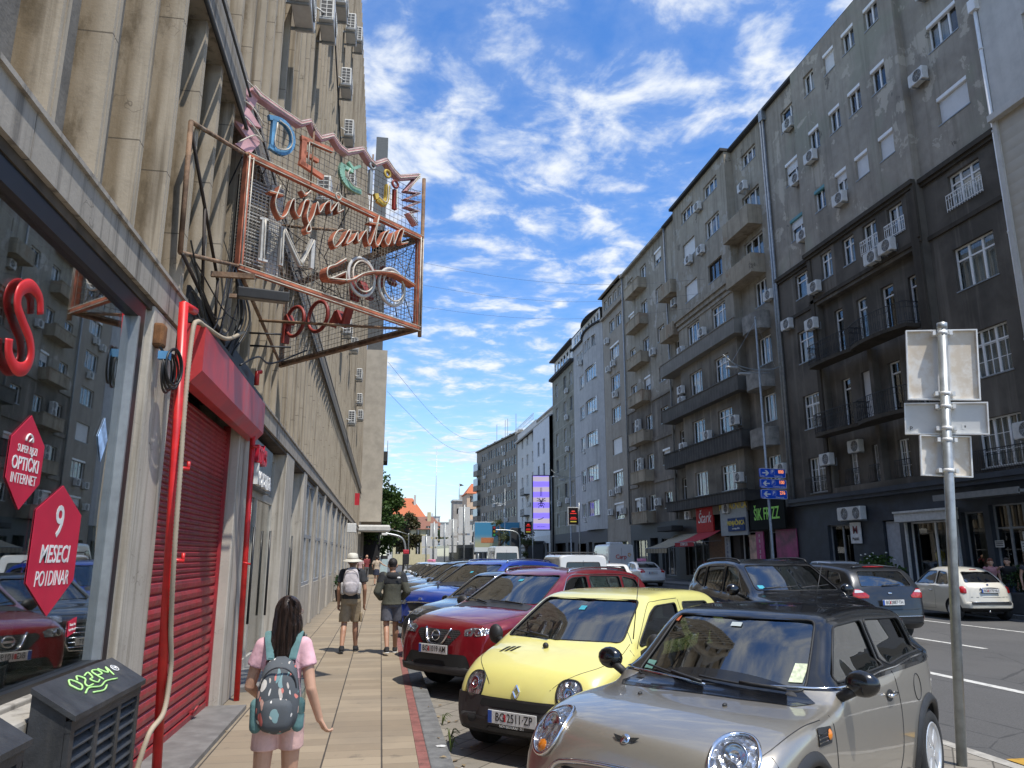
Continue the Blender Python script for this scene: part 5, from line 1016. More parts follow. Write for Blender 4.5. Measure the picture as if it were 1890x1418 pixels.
# steel carrying frame
b=MB()
for p,q,r in (((-1.64,8,4.72),(-1.73,12.4,4.72),.025),((-1.64,8,6.05),(-1.73,12.4,6.05),.025),((.41,9.97,4.7),(-1.7,9.9,4.7),.02),((.41,9.97,6.06),(-1.7,9.9,6.06),.02),((.41,9.97,4.6),(.41,9.97,6.96),.03),((-.3,9.3,6.05),(-.3,9.3,6.9),.012),((-1.0,8.6,6.05),(-1.0,8.6,6.85),.012)): b.tube([Vector(p)-Vector((-1.63,8,0)),Vector(q)-Vector((-1.63,8,0))],r,6)
b.build('support_frame',RUST,NS)
rs=random.Random(4); b=MB()
for k in range(16):
    u0=rs.uniform(.6,L1-.3); z_=rs.uniform(4.9,6.0); pts=[(u0,z_,-.14)]
    for j in range(3): pts.append((min(max(pts[-1][0]+rs.uniform(-.4,.4),.1),L1-.1),min(max(pts[-1][1]+rs.uniform(-.25,.25),4.75),6.7),-.13-rs.uniform(0,.05)))
    b.tube(smooth_path(pts,5),.006,4,M=M1)
for k in range(10):
    u0=L1*k/9.; b.tube([(u0,4.72,-.1),(u0+rs.uniform(-.15,.15),5.4,-.4),(u0,6.05,-.1)],.008,4,M=M1)
b.build('wiring',pm('black_cable',(.015,.015,.016)),NS)
# rusty stays between wall and sign
b=MB()
for p,q,r in (((-1.72,6.09,5.26),(-1.72,6.17,4.11),.022),((-1.72,6.09,5.26),(-1.66,7.9,6.0),.02),((-1.72,6.17,4.11),(-1.64,8.0,4.72),.02)): b.tube([p,q],r,6)
tag(b.build('rusty_stay',RUST),'rusty pipe frame stay on the wall left of the neon sign','metal frame')
b=MB()
for p,q,r in (((-1.72,6.09,5.22),(-1.70,7.45,4.35),.016),((-1.71,6.75,4.78),(-1.71,6.95,4.05),.015),((-1.7,7.45,4.35),(-1.7,7.5,3.95),.014),((-1.70,6.17,4.1),(-1.62,7.6,3.75),.018),((-1.70,7.0,3.95),(-1.66,8.3,3.72),.016)): b.tube([p,q],r,6)
tag(b.build('rusty_stay',pm('dark_rust',(.035,.025,.02),.7,var=.4)),'dark diagonal braces under the rusty pipe frame beside the neon sign','metal frame')
b=MB(); b.box(-.25,.25,-.18,.18,-.05,.05,bev=.01); b.box(-.23,.23,-.16,.16,-.056,-.05,1); o=b.build('flood_lamp',[pm('lamp_housing',(.05,.05,.05),.6),pm('lamp_plate',(.22,.20,.17),.6,dirt=.5)],None,(-1.30,7.7,4.30),(R(14),0,R(12))); tag(o,'dark flood lamp box hanging below the left corner of the neon sign','lamp')
b=MB(); b.box(-1.70,-1.3,7.15,7.19,4.28,4.33); b.box(-1.70,-1.2,7.9,7.94,4.33,4.37); tag(b.build('lamp_bracket',RUST),'rusty bracket arms holding the flood lamp box','bracket')
rs=random.Random(9); b=MB()
for k in range(9):
    y0_=rs.uniform(6.2,7.0); y1_=rs.uniform(7.4,8.6); za=rs.uniform(3.7,4.3); zb=rs.uniform(3.7,4.8)
    b.tube(smooth_path([(-1.66,y0_,za),(-1.6,(y0_+y1_)/2,min(za,zb)-rs.uniform(.1,.35)),(-1.64,y1_,zb)],6),.008,4)
for k in range(5): y_=8.1+rs.uniform(-.2,.3); b.tube(smooth_path([(-1.66,y_,4.7),(-1.58+rs.uniform(-.03,.08),y_+.1,4.2),(-1.64,y_-.1,3.72)],6),rs.uniform(.008,.02),5)
b.tube(smooth_path([(-1.6,8.4,3.72),(-1.5,8.9,3.95),(-1.45,9.6,4.05),(-1.1,10.2,4.4)],6),.012,5); b.tube([(-1.55,8.5,4.12),(-1.2,8.5,4.12)],.012,5); b.tube([(-1.55,8.6,4.0),(-1.1,8.6,4.0)],.012,5)
tag(b.build('wire_bundle',MATS['black_cable']),'tangle of black wires on the wall between red box and neon sign','cable')
# ================= cars (own space: x forward from the front axle, y left, z up from the road)
CGL=glass('car_glass',(.46,.55,.52),.58,2.0); CGD=pm('dark_car_glass',(.012,.015,.017),.06,var=.1,coat=.6)
BLKP=pm('black_plastic',(.022,.022,.023),.55,var=.2,scale=8,bmp=.12,bscale=150,dirt=.25,dirtcol=(.10,.095,.085)); BLKG=paint('black_gloss',(.004,.0045,.006),0,rough=.2,dustamt=.025)
CHR=pm('chrome',(.75,.75,.76),.12,1.,var=.03); TYRE=pm('tyre',(.018,.018,.018),.85,var=.3,dirt=.3,dirtcol=(.08,.075,.065)); ALLOY=pm('alloy',(.66,.67,.68),.35,.6,var=.06,dirt=.2,dirtcol=(.18,.16,.14)); SEAL=pm('rubber_seal',(.012,.012,.012),.6)
INT=pm('car_interior',(.03,.03,.032),.75,var=.2); SEAT=pm('seat_cloth',(.045,.045,.05),.85,var=.25); PLW=pm('plate_white',(.62,.62,.60),.4); PLB=pm('plate_blue',(.02,.08,.36),.4); INK=pm('plate_ink',(.012,.012,.012),.4); REDI=pm('plate_red',(.5,.03,.04),.5)
AMB=pm('amber_lens',(.75,.22,.01),.2,coat=.7); REDL=pm('red_lens',(.42,.010,.012),.18,var=.25,scale=18,coat=.8); WHL=pm('clear_lens',(.60,.60,.60),.2,coat=.8)
def refl_mat():
    m,t=newmat('lamp_reflector'); co=t.add('ShaderNodeTexCoord').outputs['Object']; v=t.add('ShaderNodeTexVoronoi',{'Vector':t.scale(co,(1,1,.45)),'Scale':26}).outputs[0]; n=t.noise(co,14,3)
    t.put(t.b.inputs['Base Color'],t.mix(t.ramp(n,.35,.65),(.35,.35,.36),(.80,.80,.80))); t.b.inputs['Metallic'].default_value=.85; t.b.inputs['Roughness'].default_value=.18; bump(t,t.m('ADD',v,n),.8,.02); return m
REFL=refl_mat(); LENS=glass('lamp_lens',(.95,.96,.97),.95,1.45)
def dense(P,k=8): return [(p.x,p.y) for p in smooth_path([(a,b,0) for a,b in P],k)]
def lin(P):
    xs=[p[0] for p in P]; ys=[p[1] for p in P]
    return lambda x: interp(xs,ys,x)
def mono(P):
    out=[P[0]]
    for p in dense(P):
        if p[0]>out[-1][0]+1e-5: out.append(p)
    return lin(out)
def body_mesh(S,inset=0,n=60):
    T_=mono(S['top']); Bt=lin(S['bot']); Wd=mono(S['W']); Be=lin(S['belt']); xr,xf=S['top'][0][0],S['top'][-1][0]; xm=S.get('xm',(xr+xf)/2)
    tum,ins,cw,cr,crown,r0=S.get('tum',.24),S.get('ins',.045),S.get('cw',.16),S.get('cr',.10),S.get('crown',.05),S.get('r',.07)
    if inset: xr,xf=S['cab']
    P=[]; c=(xr+xf)/2; h=(xf-xr)/2
    for i in range(n+1):
        t=-1+2*i/n; x=c+h*(.62*t+.38*math.sin(PI*t/2)); zb=Bt(x)+(.16 if inset else 0); W=Wd(x)-inset; zs=max(Be(x),zb+.06)
        def w(z):
            t_=min(max((z-zb)/(zs-zb),0),1); a=W*(1-.075*max(0,(.45-t_)/.45)**2-.02*max(0,(t_-.6)/.4)**2)
            if z>zs: k=min(1,(z-zs)/.05); a-=ins*k*k*(3-2*k)+tum*(z-zs)+S.get('tum2',0)*(z-zs)**2
            return a
        def top(y): return max((T_(x+cw*y*y) if x>xm else T_(x-cr*y*y))-crown*y*y-inset,zb+.05)
        lo,hi=zb+.02,T_(x)+.02
        for _ in range(26):
            mid=(lo+hi)/2
            if mid<top(w(mid)): lo=mid
            else: hi=mid
        ze=lo; r=min(r0,(ze-zb)*.4); za=ze-r; yb=max(w(ze)-r*1.25,.05)
        zsp=min(zs,zb+(za-zb)*.62); half=[(0,zb),(w(zb)*.5,zb),(w(zb)*.86,zb+.005)]
        for k in range(10): z=zb+.02+(zsp-zb-.02)*k/9; half.append((w(z),z))
        for k in range(1,9): z=zsp+(za-zsp)*k/8; half.append((w(z),z))
        A=(w(za),za); C_=(w(ze),ze); B_=(yb,top(yb))
        for k in range(1,6):
            t_=k/5; half.append(((1-t_)**2*A[0]+2*t_*(1-t_)*C_[0]+t_*t_*B_[0],(1-t_)**2*A[1]+2*t_*(1-t_)*C_[1]+t_*t_*B_[1]))
        for k in range(1,10): y=yb*(1-k/9); half.append((y,top(y)))
        ring=[(x,y,z) for y,z in half]+[(x,-y,z) for y,z in half[-2:0:-1]]
        P.append(ring)
    mb=MB(); mb.grid(P,0,True,True); N=len(P[0])
    for row,s in ((0,1),(n,-1)):
        c_=len(mb.v); b=row*N; ys=[p[1] for p in P[row]]; mb.v.append((P[row][0][0]+(-.02 if s>0 else .02)*(0 if inset else 1),0,(P[row][0][2]+max(p[2] for p in P[row]))/2))
        for k in range(N):
            f=[b+k,b+(k+1)%N,c_]; mb.f.append(f if s<0 else f[::-1]); mb.mi.append(0); mb.sm.append(True)
    return mb
def roundpoly(poly,r=.04,n=4):
    out=[]; m=len(poly)
    for i in range(m):
        p=Vector(poly[i]).to_2d(); a=Vector(poly[i-1]).to_2d(); b=Vector(poly[(i+1)%m]).to_2d()
        q=p+(a-p).normalized()*min(r,(a-p).length*.45); s=p+(b-p).normalized()*min(r,(b-p).length*.45)
        for k in range(n+1): t=k/n; out.append(tuple((1-t)**2*q+2*t*(1-t)*p+t*t*s))
    return out
VIEWS={'L':((0,3,0),(1,0,0),(0,0,1),(0,-1,0)),'R':((0,-3,0),(1,0,0),(0,0,1),(0,1,0)),'F':((4,0,0),(0,1,0),(0,0,1),(-1,0,0)),'B':((-8,0,0),(0,1,0),(0,0,1),(1,0,0)),'T':((0,0,4),(1,0,0),(0,1,0),(0,0,-1))}
def view(v):
    if isinstance(v,str): v=VIEWS[v]
    return [Vector(a) for a in v]
def shoot(bvh,o,d):
    h=bvh.ray_cast(o,d)
    if h[0] is None: h=bvh.find_nearest(o+d*3)
    n=h[1]; 
    if n.dot(d)>0: n=-n
    return h[0],n
def patch(mb,bvh,poly,vw,off=.004,res=.05,mi=0,dome=0):
    o,u,v,d=view(vw); bm=bmesh.new(); xs=[p[0] for p in poly]; ys=[p[1] for p in poly]; x0,x1,y0,y1=min(xs),max(xs),min(ys),max(ys)
    nx=max(1,int((x1-x0)/res)); ny=max(1,int((y1-y0)/res))
    V=[[bm.verts.new((x0+(x1-x0)*i/nx,y0+(y1-y0)*j/ny,0)) for j in range(ny+1)] for i in range(nx+1)]
    for i in range(nx):
        for j in range(ny): bm.faces.new((V[i][j],V[i+1][j],V[i+1][j+1],V[i][j+1]))
    ar=sum(poly[i-1][0]*poly[i][1]-poly[i][0]*poly[i-1][1] for i in range(len(poly)))
    for i in range(len(poly)):
        a=Vector((*poly[i-1],0)); b=Vector((*poly[i],0)); e=b-a
        if e.length<1e-6: continue
        nrm=Vector((e.y,-e.x,0)) if ar>0 else Vector((-e.y,e.x,0))
        bmesh.ops.bisect_plane(bm,geom=bm.verts[:]+bm.edges[:]+bm.faces[:],plane_co=a,plane_no=nrm,clear_outer=True,dist=1e-6)
    cx,cy=sum(xs)/len(xs),sum(ys)/len(ys); hw,hh=(x1-x0)/2,(y1-y0)/2
    bm.verts.index_update(); vs=[]
    for w_ in bm.verts:
        h,n=shoot(bvh,o+u*w_.co.x+v*w_.co.y,d); k=off
        if dome: q=min(1,math.hypot((w_.co.x-cx)/hw,(w_.co.y-cy)/hh)); k+=dome*math.sqrt(max(0,1-q*q))
        vs.append(h+n*k)
    fs=[[q.index for q in f.verts] for f in bm.faces]; bm.free(); return mb.add(vs,fs,mi,True)
def trace(bvh,pts,vw,off=0,k=6,closed=False,smooth=True):
    o,u,v,d=view(vw); P=[(p.x,p.y) for p in smooth_path([(a,b,0) for a,b in pts],k,closed)] if smooth else pts
    if not smooth:
        Q=[]; L=P+[P[0]] if closed else P
        for a,b in zip(L,L[1:]): Q+=[(a[0]+(b[0]-a[0])*i/k,a[1]+(b[1]-a[1])*i/k) for i in range(k)]
        P=Q+([] if closed else [P[-1]])
    out=[]
    for a,b in P:
        h,n=shoot(bvh,o+u*a+v*b,d); out.append(h+n*off)
    return out
def boolean(o,cutters,op='DIFFERENCE'):
    for c in cutters:
        m=o.modifiers.new('b','BOOLEAN'); m.object=c; m.operation=op; m.solver='EXACT'
        try: m.material_mode='TRANSFER'
        except Exception: pass
    me=evalmesh(o); old=o.data; o.modifiers.clear(); o.data=me; bpy.data.meshes.remove(old)
    for c in cutters: kill(c)
def split(o,pred,name,mats,planes=(),parent=None,push=0):
    """move the faces that satisfy pred into a part of their own, cut cleanly along the given planes"""
    bm=bmesh.new(); bm.from_mesh(o.data)
    for co,no,lim in planes:
        g=[f for f in bm.faces if lim(f.calc_center_median())]; ge=set(e for f in g for e in f.edges); gv=set(v for f in g for v in f.verts)
        bmesh.ops.bisect_plane(bm,geom=list(gv)+list(ge)+g,plane_co=co,plane_no=no,dist=1e-5)
    sel=[f for f in bm.faces if pred(f.calc_center_median(),f.material_index,f.normal)]
    b2=bmesh.new(); vm={}
    for f in sel:
        vs=[]
        for v in f.verts:
            if v not in vm: vm[v]=b2.verts.new(v.co)
            vs.append(vm[v])
        try: nf=b2.faces.new(vs); nf.smooth=True
        except ValueError: pass
    bmesh.ops.delete(bm,geom=sel,context='FACES'); bm.to_mesh(o.data); bm.free()
    if push:
        b2.normal_update()
        for v in b2.verts: v.co+=v.normal*push
        r=bmesh.ops.extrude_edge_only(b2,edges=[e for e in b2.edges if e.is_boundary])
        for v in [g for g in r['geom'] if isinstance(g,bmesh.types.BMVert)]: v.co-=v.normal*(push+.012) if v.normal.length>.1 else Vector()
    me=bpy.data.meshes.new(name); b2.to_mesh(me); b2.free(); me.materials.append(mats); sharp(me,40); return link(name,me,parent)
def wheel(root,x,y,R_,side,style=5,w=.2,steel=False):
    mb=MB(); r=R_; M=T(x,y,R_,-PI/2 if side>0 else PI/2)
    mb.lathe([(r*.66,-w/2),(r*.9,-w/2),(r*.985,-w*.36),(r,-w*.2),(r,w*.2),(r*.985,w*.36),(r*.9,w/2),(r*.70,w/2),(r*.66,w*.42)],36,0,M)
    o=mb.build('wheel',TYRE,root); q=MB()
    q.lathe([(r*.67,w*.43),(r*.69,w*.47),(r*.66,w*.52),(r*.62,w*.46),(r*.60,w*.28)],36,1,M); q.lathe([(r*.60,w*.28),(r*.58,w*.12),(r*.2,w*.08),(0,w*.08)],30,0,M)
    q.lathe([(0,w*.46),(r*.14,w*.45),(r*.17,w*.36),(r*.2,w*.1)],20,1 if not steel else 0,M)
    for k in range(style):
        a=2*PI*k/style; c,s_=math.cos(a),math.sin(a)
        for da in ((-.13,.13) if style<8 else (0,)):
            c2,s2=math.cos(a+da),math.sin(a+da); ww=r*(.085 if style<8 else .05); p0=Vector((r*.12*c,r*.12*s_,w*.47)); p1=Vector((r*.645*c2,r*.645*s2,w*.44)); nn=Vector((-s2,c2,0))*ww
            vs=[p0-nn,p0+nn,p1+nn*1.3,p1-nn*1.3]; vs+=[v-Vector((0,0,w*.2)) for v in vs]; q.add(vs,[(0,1,2,3),(4,7,6,5),(0,4,5,1),(1,5,6,2),(2,6,7,3),(3,7,4,0)],1,False,M)
    q.build('rim',[pm('brake_dark',(.03,.03,.03),.5),ALLOY],o)
def plate(root,text,x,z,back=False,rz=0,y=0,tilt=0,w=.52):
    mb=MB(); mb.box(-w/2,w/2,-.006,.006,-.055,.055,0,bev=.004); mb.box(-w/2-.008,w/2+.008,-.012,-.004,-.063,.063,1)
    o=mb.build('licence_plate',[PLW,BLKP],root,(x,y,z),(tilt,0,PI/2 if back else -PI/2))
    b=MB(); b.box(-w/2+.002,-w/2+.045,.0062,.0072,-.052,.052); b.build('country_band',PLB,o)
    b=MB(); b.add(*text_mb(text,.10,.0006,bold=.004,sx=.80),M=T(-.022,.0075,0,PI/2,0,PI)); me=b
    # seen from in front the plate's +x is the viewer's left
    for i,v in enumerate(me.v): me.v[i]=v
    b.build('lettering',INK,o); b=MB(); b.box(.062,.088,.0062,.0074,-.03,.03); b.build('crest',REDI,o)
    for ch in o.children:
        if ch.name.startswith('country'): ch.location.x=w-.047
    return o
def mirror(root,x,y,z,s,mat,shape=(.055,.10,.075),arm=True):
    mb=MB(); mb.sphere((x,y+s*.09,z),shape,16); o=mb.build('wing_mirror',mat,root)
    if arm: a=MB(); a.tube([(x+.02,y-s*.06,z-.10),(x+.01,y+s*.06,z-.03)],[.03,.035],8); a.build('mirror_arm',BLKP,o)
    g=MB(); g.sphere((x-.025,y+s*.09,z),(.035,shape[1]*.85,shape[2]*.85),14); g.build('mirror_glass',CHR,o)
def seats(root,S):
    for (x,ys) in S.get('seats',((-1.35,(.36,-.36)),(-2.15,(.36,-.36)))):
        for y in ys:
            mb=MB(); mb.box(x-.1,x+.42,y-.24,y+.24,.38,.58,bev=.07); mb.box(x-.22,x-.06,y-.23,y+.23,.5,1.06,bev=.07); mb.box(x-.22,x-.12,y-.12,y+.12,1.08,1.25,bev=.05); mb.build('seat',SEAT,root)
    mb=MB(); xc=S['cab'][1]; mb.box(xc-.62,xc-.05,-.62,.62,S.get('dash',.72),S.get('dash',.72)+.17,bev=.08); o=mb.build('dashboard',INT,root)
    mb=MB(); mb.tube([(xc-.72+.06*math.sin(a),.36+.18*math.cos(a),S.get('dash',.72)+.17+.17*math.sin(a)) for a in [i*PI/12 for i in range(24)]],.014,6,closed=True); mb.build('steering_wheel',INT,o)
def make_car(name,label,S,pos,head,paintm,cat='car',group=None,gz=ZR+.006,plates=None,detail=2,parts=None):
    root=empty(name,(pos[0],pos[1],gz),R(head),label,cat,group)
    mb=body_mesh(S,0,S.get('n',60 if detail>1 else 40)); bvh=BVHTree.FromPolygons([Vector(v) for v in mb.v],mb.f); S['bvh']=bvh
    o=mb.build('body',[paintm,INT],None,fix=True); R_=S['R']; wb=S['wb']; yw=S['yw']; wins=S['wins']; cut=[]
    arch=MB(); ra=R_+S.get('ag',.045)
    for x in (0,-wb):
        for s in (1,-1):
            M=T(x,s*.5 if s>0 else -1.2,R_+.01,-PI/2)
            pr=[(ra*math.cos(a),ra*math.sin(a)) for a in [i*2*PI/28 for i in range(28)]]
            arch.prism([(a,-b) for a,b in pr],.7,0,T(x,(1.2 if s>0 else -.5),R_+.01,PI/2))
    ao=arch.build('cut',INT,None,fix=True); cut.append(ao)
    if detail>1:
        cv=body_mesh(S,.055,30).build('cut',INT,None,fix=True); boolean(o,[cv])
        for K in 'SFB':
            w_=MB()
            for kind,poly in wins:
                if kind!=K: continue
                poly=roundpoly(poly,.045,3)
                if kind=='S':
                    for s in (1,-1): w_.prism([(a,b) for a,b in poly],.9,0,T(0,1.2 if s>0 else -.3,0,PI/2))
                else: w_.prism(poly,4.2,0,frame((S['xm']-(4.2 if K=='B' else 0),0,0),(0,1,0),(0,0,1),(1,0,0)))
            if w_.v: boolean(o,[w_.build('cut',INT,None,fix=True)])
    if 'DBG' in globals(): print('BOOL',name,len(o.data.polygons))
    boolean(o,[ao]); o.parent=root; sharp(o.data,38)
    for kind,poly in wins:
        nm={'S':'side_window','F':'windscreen','B':'rear_window'}[kind]; pl=roundpoly([(a,b) for a,b in poly],.05,3)
        for vw in ({'S':'LR','F':'F','B':'B'}[kind]):
            m=MB(); patch(m,bvh,pl,vw,-.010 if detail>1 else .003,.07); g=m.build(nm,CGL if detail>1 else CGD,root)
            m=MB(); m.tube(trace(bvh,pl,vw,.001,2,True,False),.009 if detail>1 else .014,5,closed=True); m.build('window_seal',S.get('sealm',SEAL),g)
    for x in (0,-wb):
        for s in (1,-1): wheel(root,x,s*yw,R_,s,S.get('spokes',5),S.get('tw',.2))
    if detail>1: seats(root,S)
    # dark inner arches
    m=MB()
    for x in (0,-wb):
        m.box(x-ra*.98,x+ra*.98,-.48,.48,.2,R_*2.1)
    m.build('wheel_well',DARKIN,root)
    for l in S.get('seams',()):
        vws,pts=l[0],l[1]; 
        for vw in vws:
            m=MB(); m.tube(trace(bvh,pts,vw,.0,5,False,True),.0035,4); m.build('panel_gap',SEAL,root)
    for it in S.get('patches',()): # (part name, views, poly, material, offset, dome, mirror)
        nm,vws,poly,mt,off,dome=it[:6]
        for k,vw in enumerate(vws):
            sides=(1,-1) if len(it)>6 and it[6] else (1,)
            for s in sides:
                m=MB(); patch(m,bvh,[(a*s if (vw in 'FB' if isinstance(vw,str) else False) else a,b) for a,b in poly],vw,off,.04,0,dome); m.build(nm,mt,root)
    S.setdefault('mir',None)
    if S['mir']:
        x,y,z,mt,sh=S['mir']
        for s in (1,-1): mirror(root,x,s*y,z,s,mt or paintm,sh)
    if parts: parts(root,o,bvh,S)
    return root
def lamp(root,bvh,c,u,v,d,poly,ring=None,name='headlight',deep=.012,extra=None,mat=None,lens=True):
    vw=(Vector(c)-Vector(d)*1.,u,v,d); m=MB(); patch(m,bvh,poly,vw,.003,.02); o=m.build(name,mat or REFL,root)
    if lens: m=MB(); patch(m,bvh,poly,vw,.006,.02,0,deep); m.build('lens',LENS,o)
    if ring: m=MB(); m.tube(trace(bvh,poly,vw,.004,2,True,False),ring[0],6,closed=True); m.build('lamp_surround',ring[1],o)
    for pl,mt,of in (extra or ()): m=MB(); patch(m,bvh,pl,vw,of,.02,0,.004); m.build('indicator',mt,o)
    return o
def ell(cx,cy,a,b,n=24,p=2.): return [(cx+a*abs(math.cos(t))**(2/p)*(1 if math.cos(t)>=0 else -1),cy+b*abs(math.sin(t))**(2/p)*(1 if math.sin(t)>=0 else -1)) for t in [2*PI*k/n for k in range(n)]]
def wiper(root,bvh,pts,vw='F'):
    m=MB(); P=trace(bvh,pts,vw,.022,5,False,False); m.tube(P,.008,5); Q=trace(bvh,[pts[0],((pts[0][0]+pts[1][0])/2,(pts[0][1]+pts[1][1])/2+.004)],vw,.03,4,False,False); m.tube(Q,.011,5); m.build('wiper',BLKP,root)
GP='cars parked nose-in along the kerb'; GT='vehicles on the road'
def scale_spec(S,sx,sy,sz):
    o=dict(S); o['top']=[(a*sx,b*sz) for a,b in S['top']]; o['bot']=[(a*sx,b*sz) for a,b in S['bot']]; o['W']=[(a*sx,b*sy) for a,b in S['W']]; o['belt']=[(a*sx,b*sz) for a,b in S['belt']]
    o['wins']=[(k,[(a*(sx if k=='S' else sy),b*sz) for a,b in p]) for k,p in S['wins']]; o['cab']=tuple(a*sx for a in S['cab']); o['xm']=S['xm']*sx; o['wb']=S['wb']*sx; o['yw']=S['yw']*sy; return o
# ---------------- silver hatchback with black roof (nearest)
MINI=dict(top=[(-2.99,.58),(-2.975,.80),(-2.92,.98),(-2.82,1.20),(-2.70,1.33),(-2.35,1.385),(-1.75,1.405),(-1.30,1.395),(-1.02,1.355),(-.72,1.14),(-.47,.962),(-.38,.915),(-.20,.898),(.10,.878),(.36,.832),(.53,.76),(.62,.65),(.67,.50),(.68,.42)],
 bot=[(-2.99,.36),(-2.8,.26),(-2.3,.17),(.1,.17),(.5,.19),(.68,.26)],W=[(-2.99,.62),(-2.94,.74),(-2.75,.80),(-2.45,.835),(-1.5,.825),(-.4,.83),(.0,.845),(.25,.835),(.45,.80),(.58,.73),(.68,.60)],
 belt=[(-2.99,1.02),(-1.5,.965),(-.3,.93),(.2,.83),(.68,.64)],cab=(-2.75,-.42),xm=-1.5,tum=.30,ins=.075,cw=.26,cr=.10,crown=.045,r=.075,R=.305,wb=2.467,yw=.735,tw=.2,ag=.05,spokes=5,
 wins=[('S',[(-.74,.985),(-1.68,1.0),(-1.66,1.315),(-1.12,1.30)]),('S',[(-1.74,1.0),(-2.60,1.035),(-2.50,1.285),(-1.72,1.315)]),('F',[(-.615,.94),(.615,.94),(.53,1.335),(-.53,1.335)]),('B',[(-.50,1.06),(.50,1.06),(.44,1.27),(-.44,1.27)])],
 seams=[('LR',[(-.40,.94),(-.44,.7),(-.42,.40),(-.38,.26)]),('LR',[(-1.72,.965),(-1.78,.7),(-1.74,.42),(-1.66,.25)]),('LR',[(-.38,.26),(-1.0,.235),(-1.66,.25)]),('T',[(.52,.62),(.3,.75),(-.1,.79),(-.28,.80)]),('T',[(.52,-.62),(.3,-.75),(-.1,-.79),(-.28,-.80)]),('LR',[(.33,.78),(.36,.6),(.40,.46)])],
 seats=((-1.30,(.36,-.36)),(-2.05,(.33,-.33))),dash=.78,mir=(-.68,.84,1.01,BLKG,(.07,.105,.08)))
SILV=paint('silver_beige_paint',(.40,.365,.305),.7,rough=.30)
def mini_parts(root,o,bvh,S):
    top=split(o,lambda c,mi,n: mi==0 and c.z>.95 and c.x<-.37,'roof',BLKG,[((0,0,.95),(0,0,1),lambda c:c.x<-.2 and c.z>.85)],root)
    for s in (1,-1):
        # oval lamps standing in the wings
        d=Vector((-.90,-.13*s,-.42)).normalized(); u=Vector((0,1,0)); u=(u-d*u.dot(d)).normalized(); v=u.cross(-d) if False else (-d).cross(u); c=Vector((.46,s*.612,.725))
        vw=(c-d,u,v,d); m=MB(); patch(m,bvh,ell(0,0,.118,.158,28,2.2),vw,.006,.02); h=m.build('headlight',REFL,root)
        m=MB(); patch(m,bvh,ell(0,0,.118,.158,28,2.2),vw,.012,.02,0,.03); m.build('lens',LENS,h)
        m=MB(); m.tube(trace(bvh,ell(0,0,.122,.162,36,2.2),vw,.012,1,True,False),.013,8,closed=True); m.build('lamp_surround',CHR,h)
        m=MB(); patch(m,bvh,ell(0,-.112,.045,.035,16),vw,.016,.02,0,.015); m.build('indicator',AMB,h)
        m=MB(); p0,_n=shoot(bvh,c-d+v*.03,d); M=frame(p0-d*.008,u,v,-d); m.lathe([(.075,.0),(.07,.012),(.055,.004),(.02,-.002),(0,.0)],24,0,M); m.build('projector',CHR,h)
        # side vent with repeater
        vwS='L' if s>0 else 'R'; m=MB(); patch(m,bvh,roundpoly([(-.14,.725),(-.36,.715),(-.37,.805),(-.16,.82)],.02),vwS,.006,.03); q=m.build('side_vent',BLKP,root)
        for k in range(3): m=MB(); m.tube(trace(bvh,[(-.15,.745+.02*k),(-.28,.74+.02*k)],vwS,.010,4),.004,4); m.build('vent_bar',CHR,q)
        m=MB(); patch(m,bvh,ell(-.325,.765,.030,.030,16),vwS,.010,.015,0,.012); m.build('side_indicator',AMB,q)
        m=MB(); P=trace(bvh,[(-1.50,.825),(-1.62,.828)],vwS,.03,4); m.tube([P[0]-Vector((0,.02*s,0))]+P+[P[-1]-Vector((0,.02*s,0))],.014,8); m.build('door_handle',CHR,root); m=MB(); patch(m,bvh,ell(-1.56,.82,.075,.04),vwS,.002,.03); m.build('handle_recess',BLKP,root)
        for xc in (0,-S['wb']):
            m=MB(); ra=S['R']+.05; pts=[(xc+(ra+.022)*math.cos(a),S['R']+.01+(ra+.022)*math.sin(a)) for a in [PI*(-.06+1.12*i/26) for i in range(27)]]
            P=trace(bvh,pts,vwS,.0,1,False,False); pr=[]
            inn=trace(bvh,[(xc+(ra-.012)*math.cos(a),S['R']+.01+(ra-.012)*math.sin(a)) for a in [PI*(-.06+1.12*i/26) for i in range(27)]],vwS,.022,1,False,False); ou=trace(bvh,[(xc+(ra+.058)*math.cos(a),S['R']+.01+(ra+.058)*math.sin(a)) for a in [PI*(-.06+1.12*i/26) for i in range(27)]],vwS,.002,1,False,False)
            mid=[(a+b)/2+Vector((0,.018*s,0)) for a,b in zip(inn,ou)]; m.grid([[i_-Vector((0,.03*s,0)),i_,m_,o_] for i_,m_,o_ in zip(inn,mid,ou)]); m.build('wheel_arch',BLKP,root)
        m=MB(); m.tube(trace(bvh,[(-.42,.955),(-1.0,.968),(-1.8,.985),(-2.66,1.015)],vwS,.006,6),.008,5); m.build('waist_strip',CHR,root)
        m=MB(); m.tube(trace(bvh,[(-.42,.25),(-1.1,.235),(-1.95,.25)],vwS,.006,6),.03,6); m.build('sill_trim',BLKP,root)
    m=MB(); m.tube(trace(bvh,ell(-2.22,.80,.085,.095,24),'L',.0,1,True,False),.0045,5,closed=True); m.build('fuel_flap',SEAL,root)
    m=MB(); m.tube(trace(bvh,[(-.50,.47),(-.42,.585),(0,.625),(.42,.585),(.50,.47),(.40,.37),(0,.345),(-.40,.37)],'F',.010,5,True),.017,8,closed=True); g=m.build('grille_surround',CHR,root)
    m=MB(); patch(m,bvh,roundpoly([(-.49,.47),(-.41,.575),(.41,.575),(.49,.47),(.40,.38),(-.40,.38)],.05),'F',.003,.05); m.build('grille',BLKP,root)
    for z in (.43,.47,.51,.55): m=MB(); m.tube(trace(bvh,[(-.42,z),(0,z+.01),(.42,z)],'F',.012,5),.009,6); m.build('grille_bar',CHR,g)
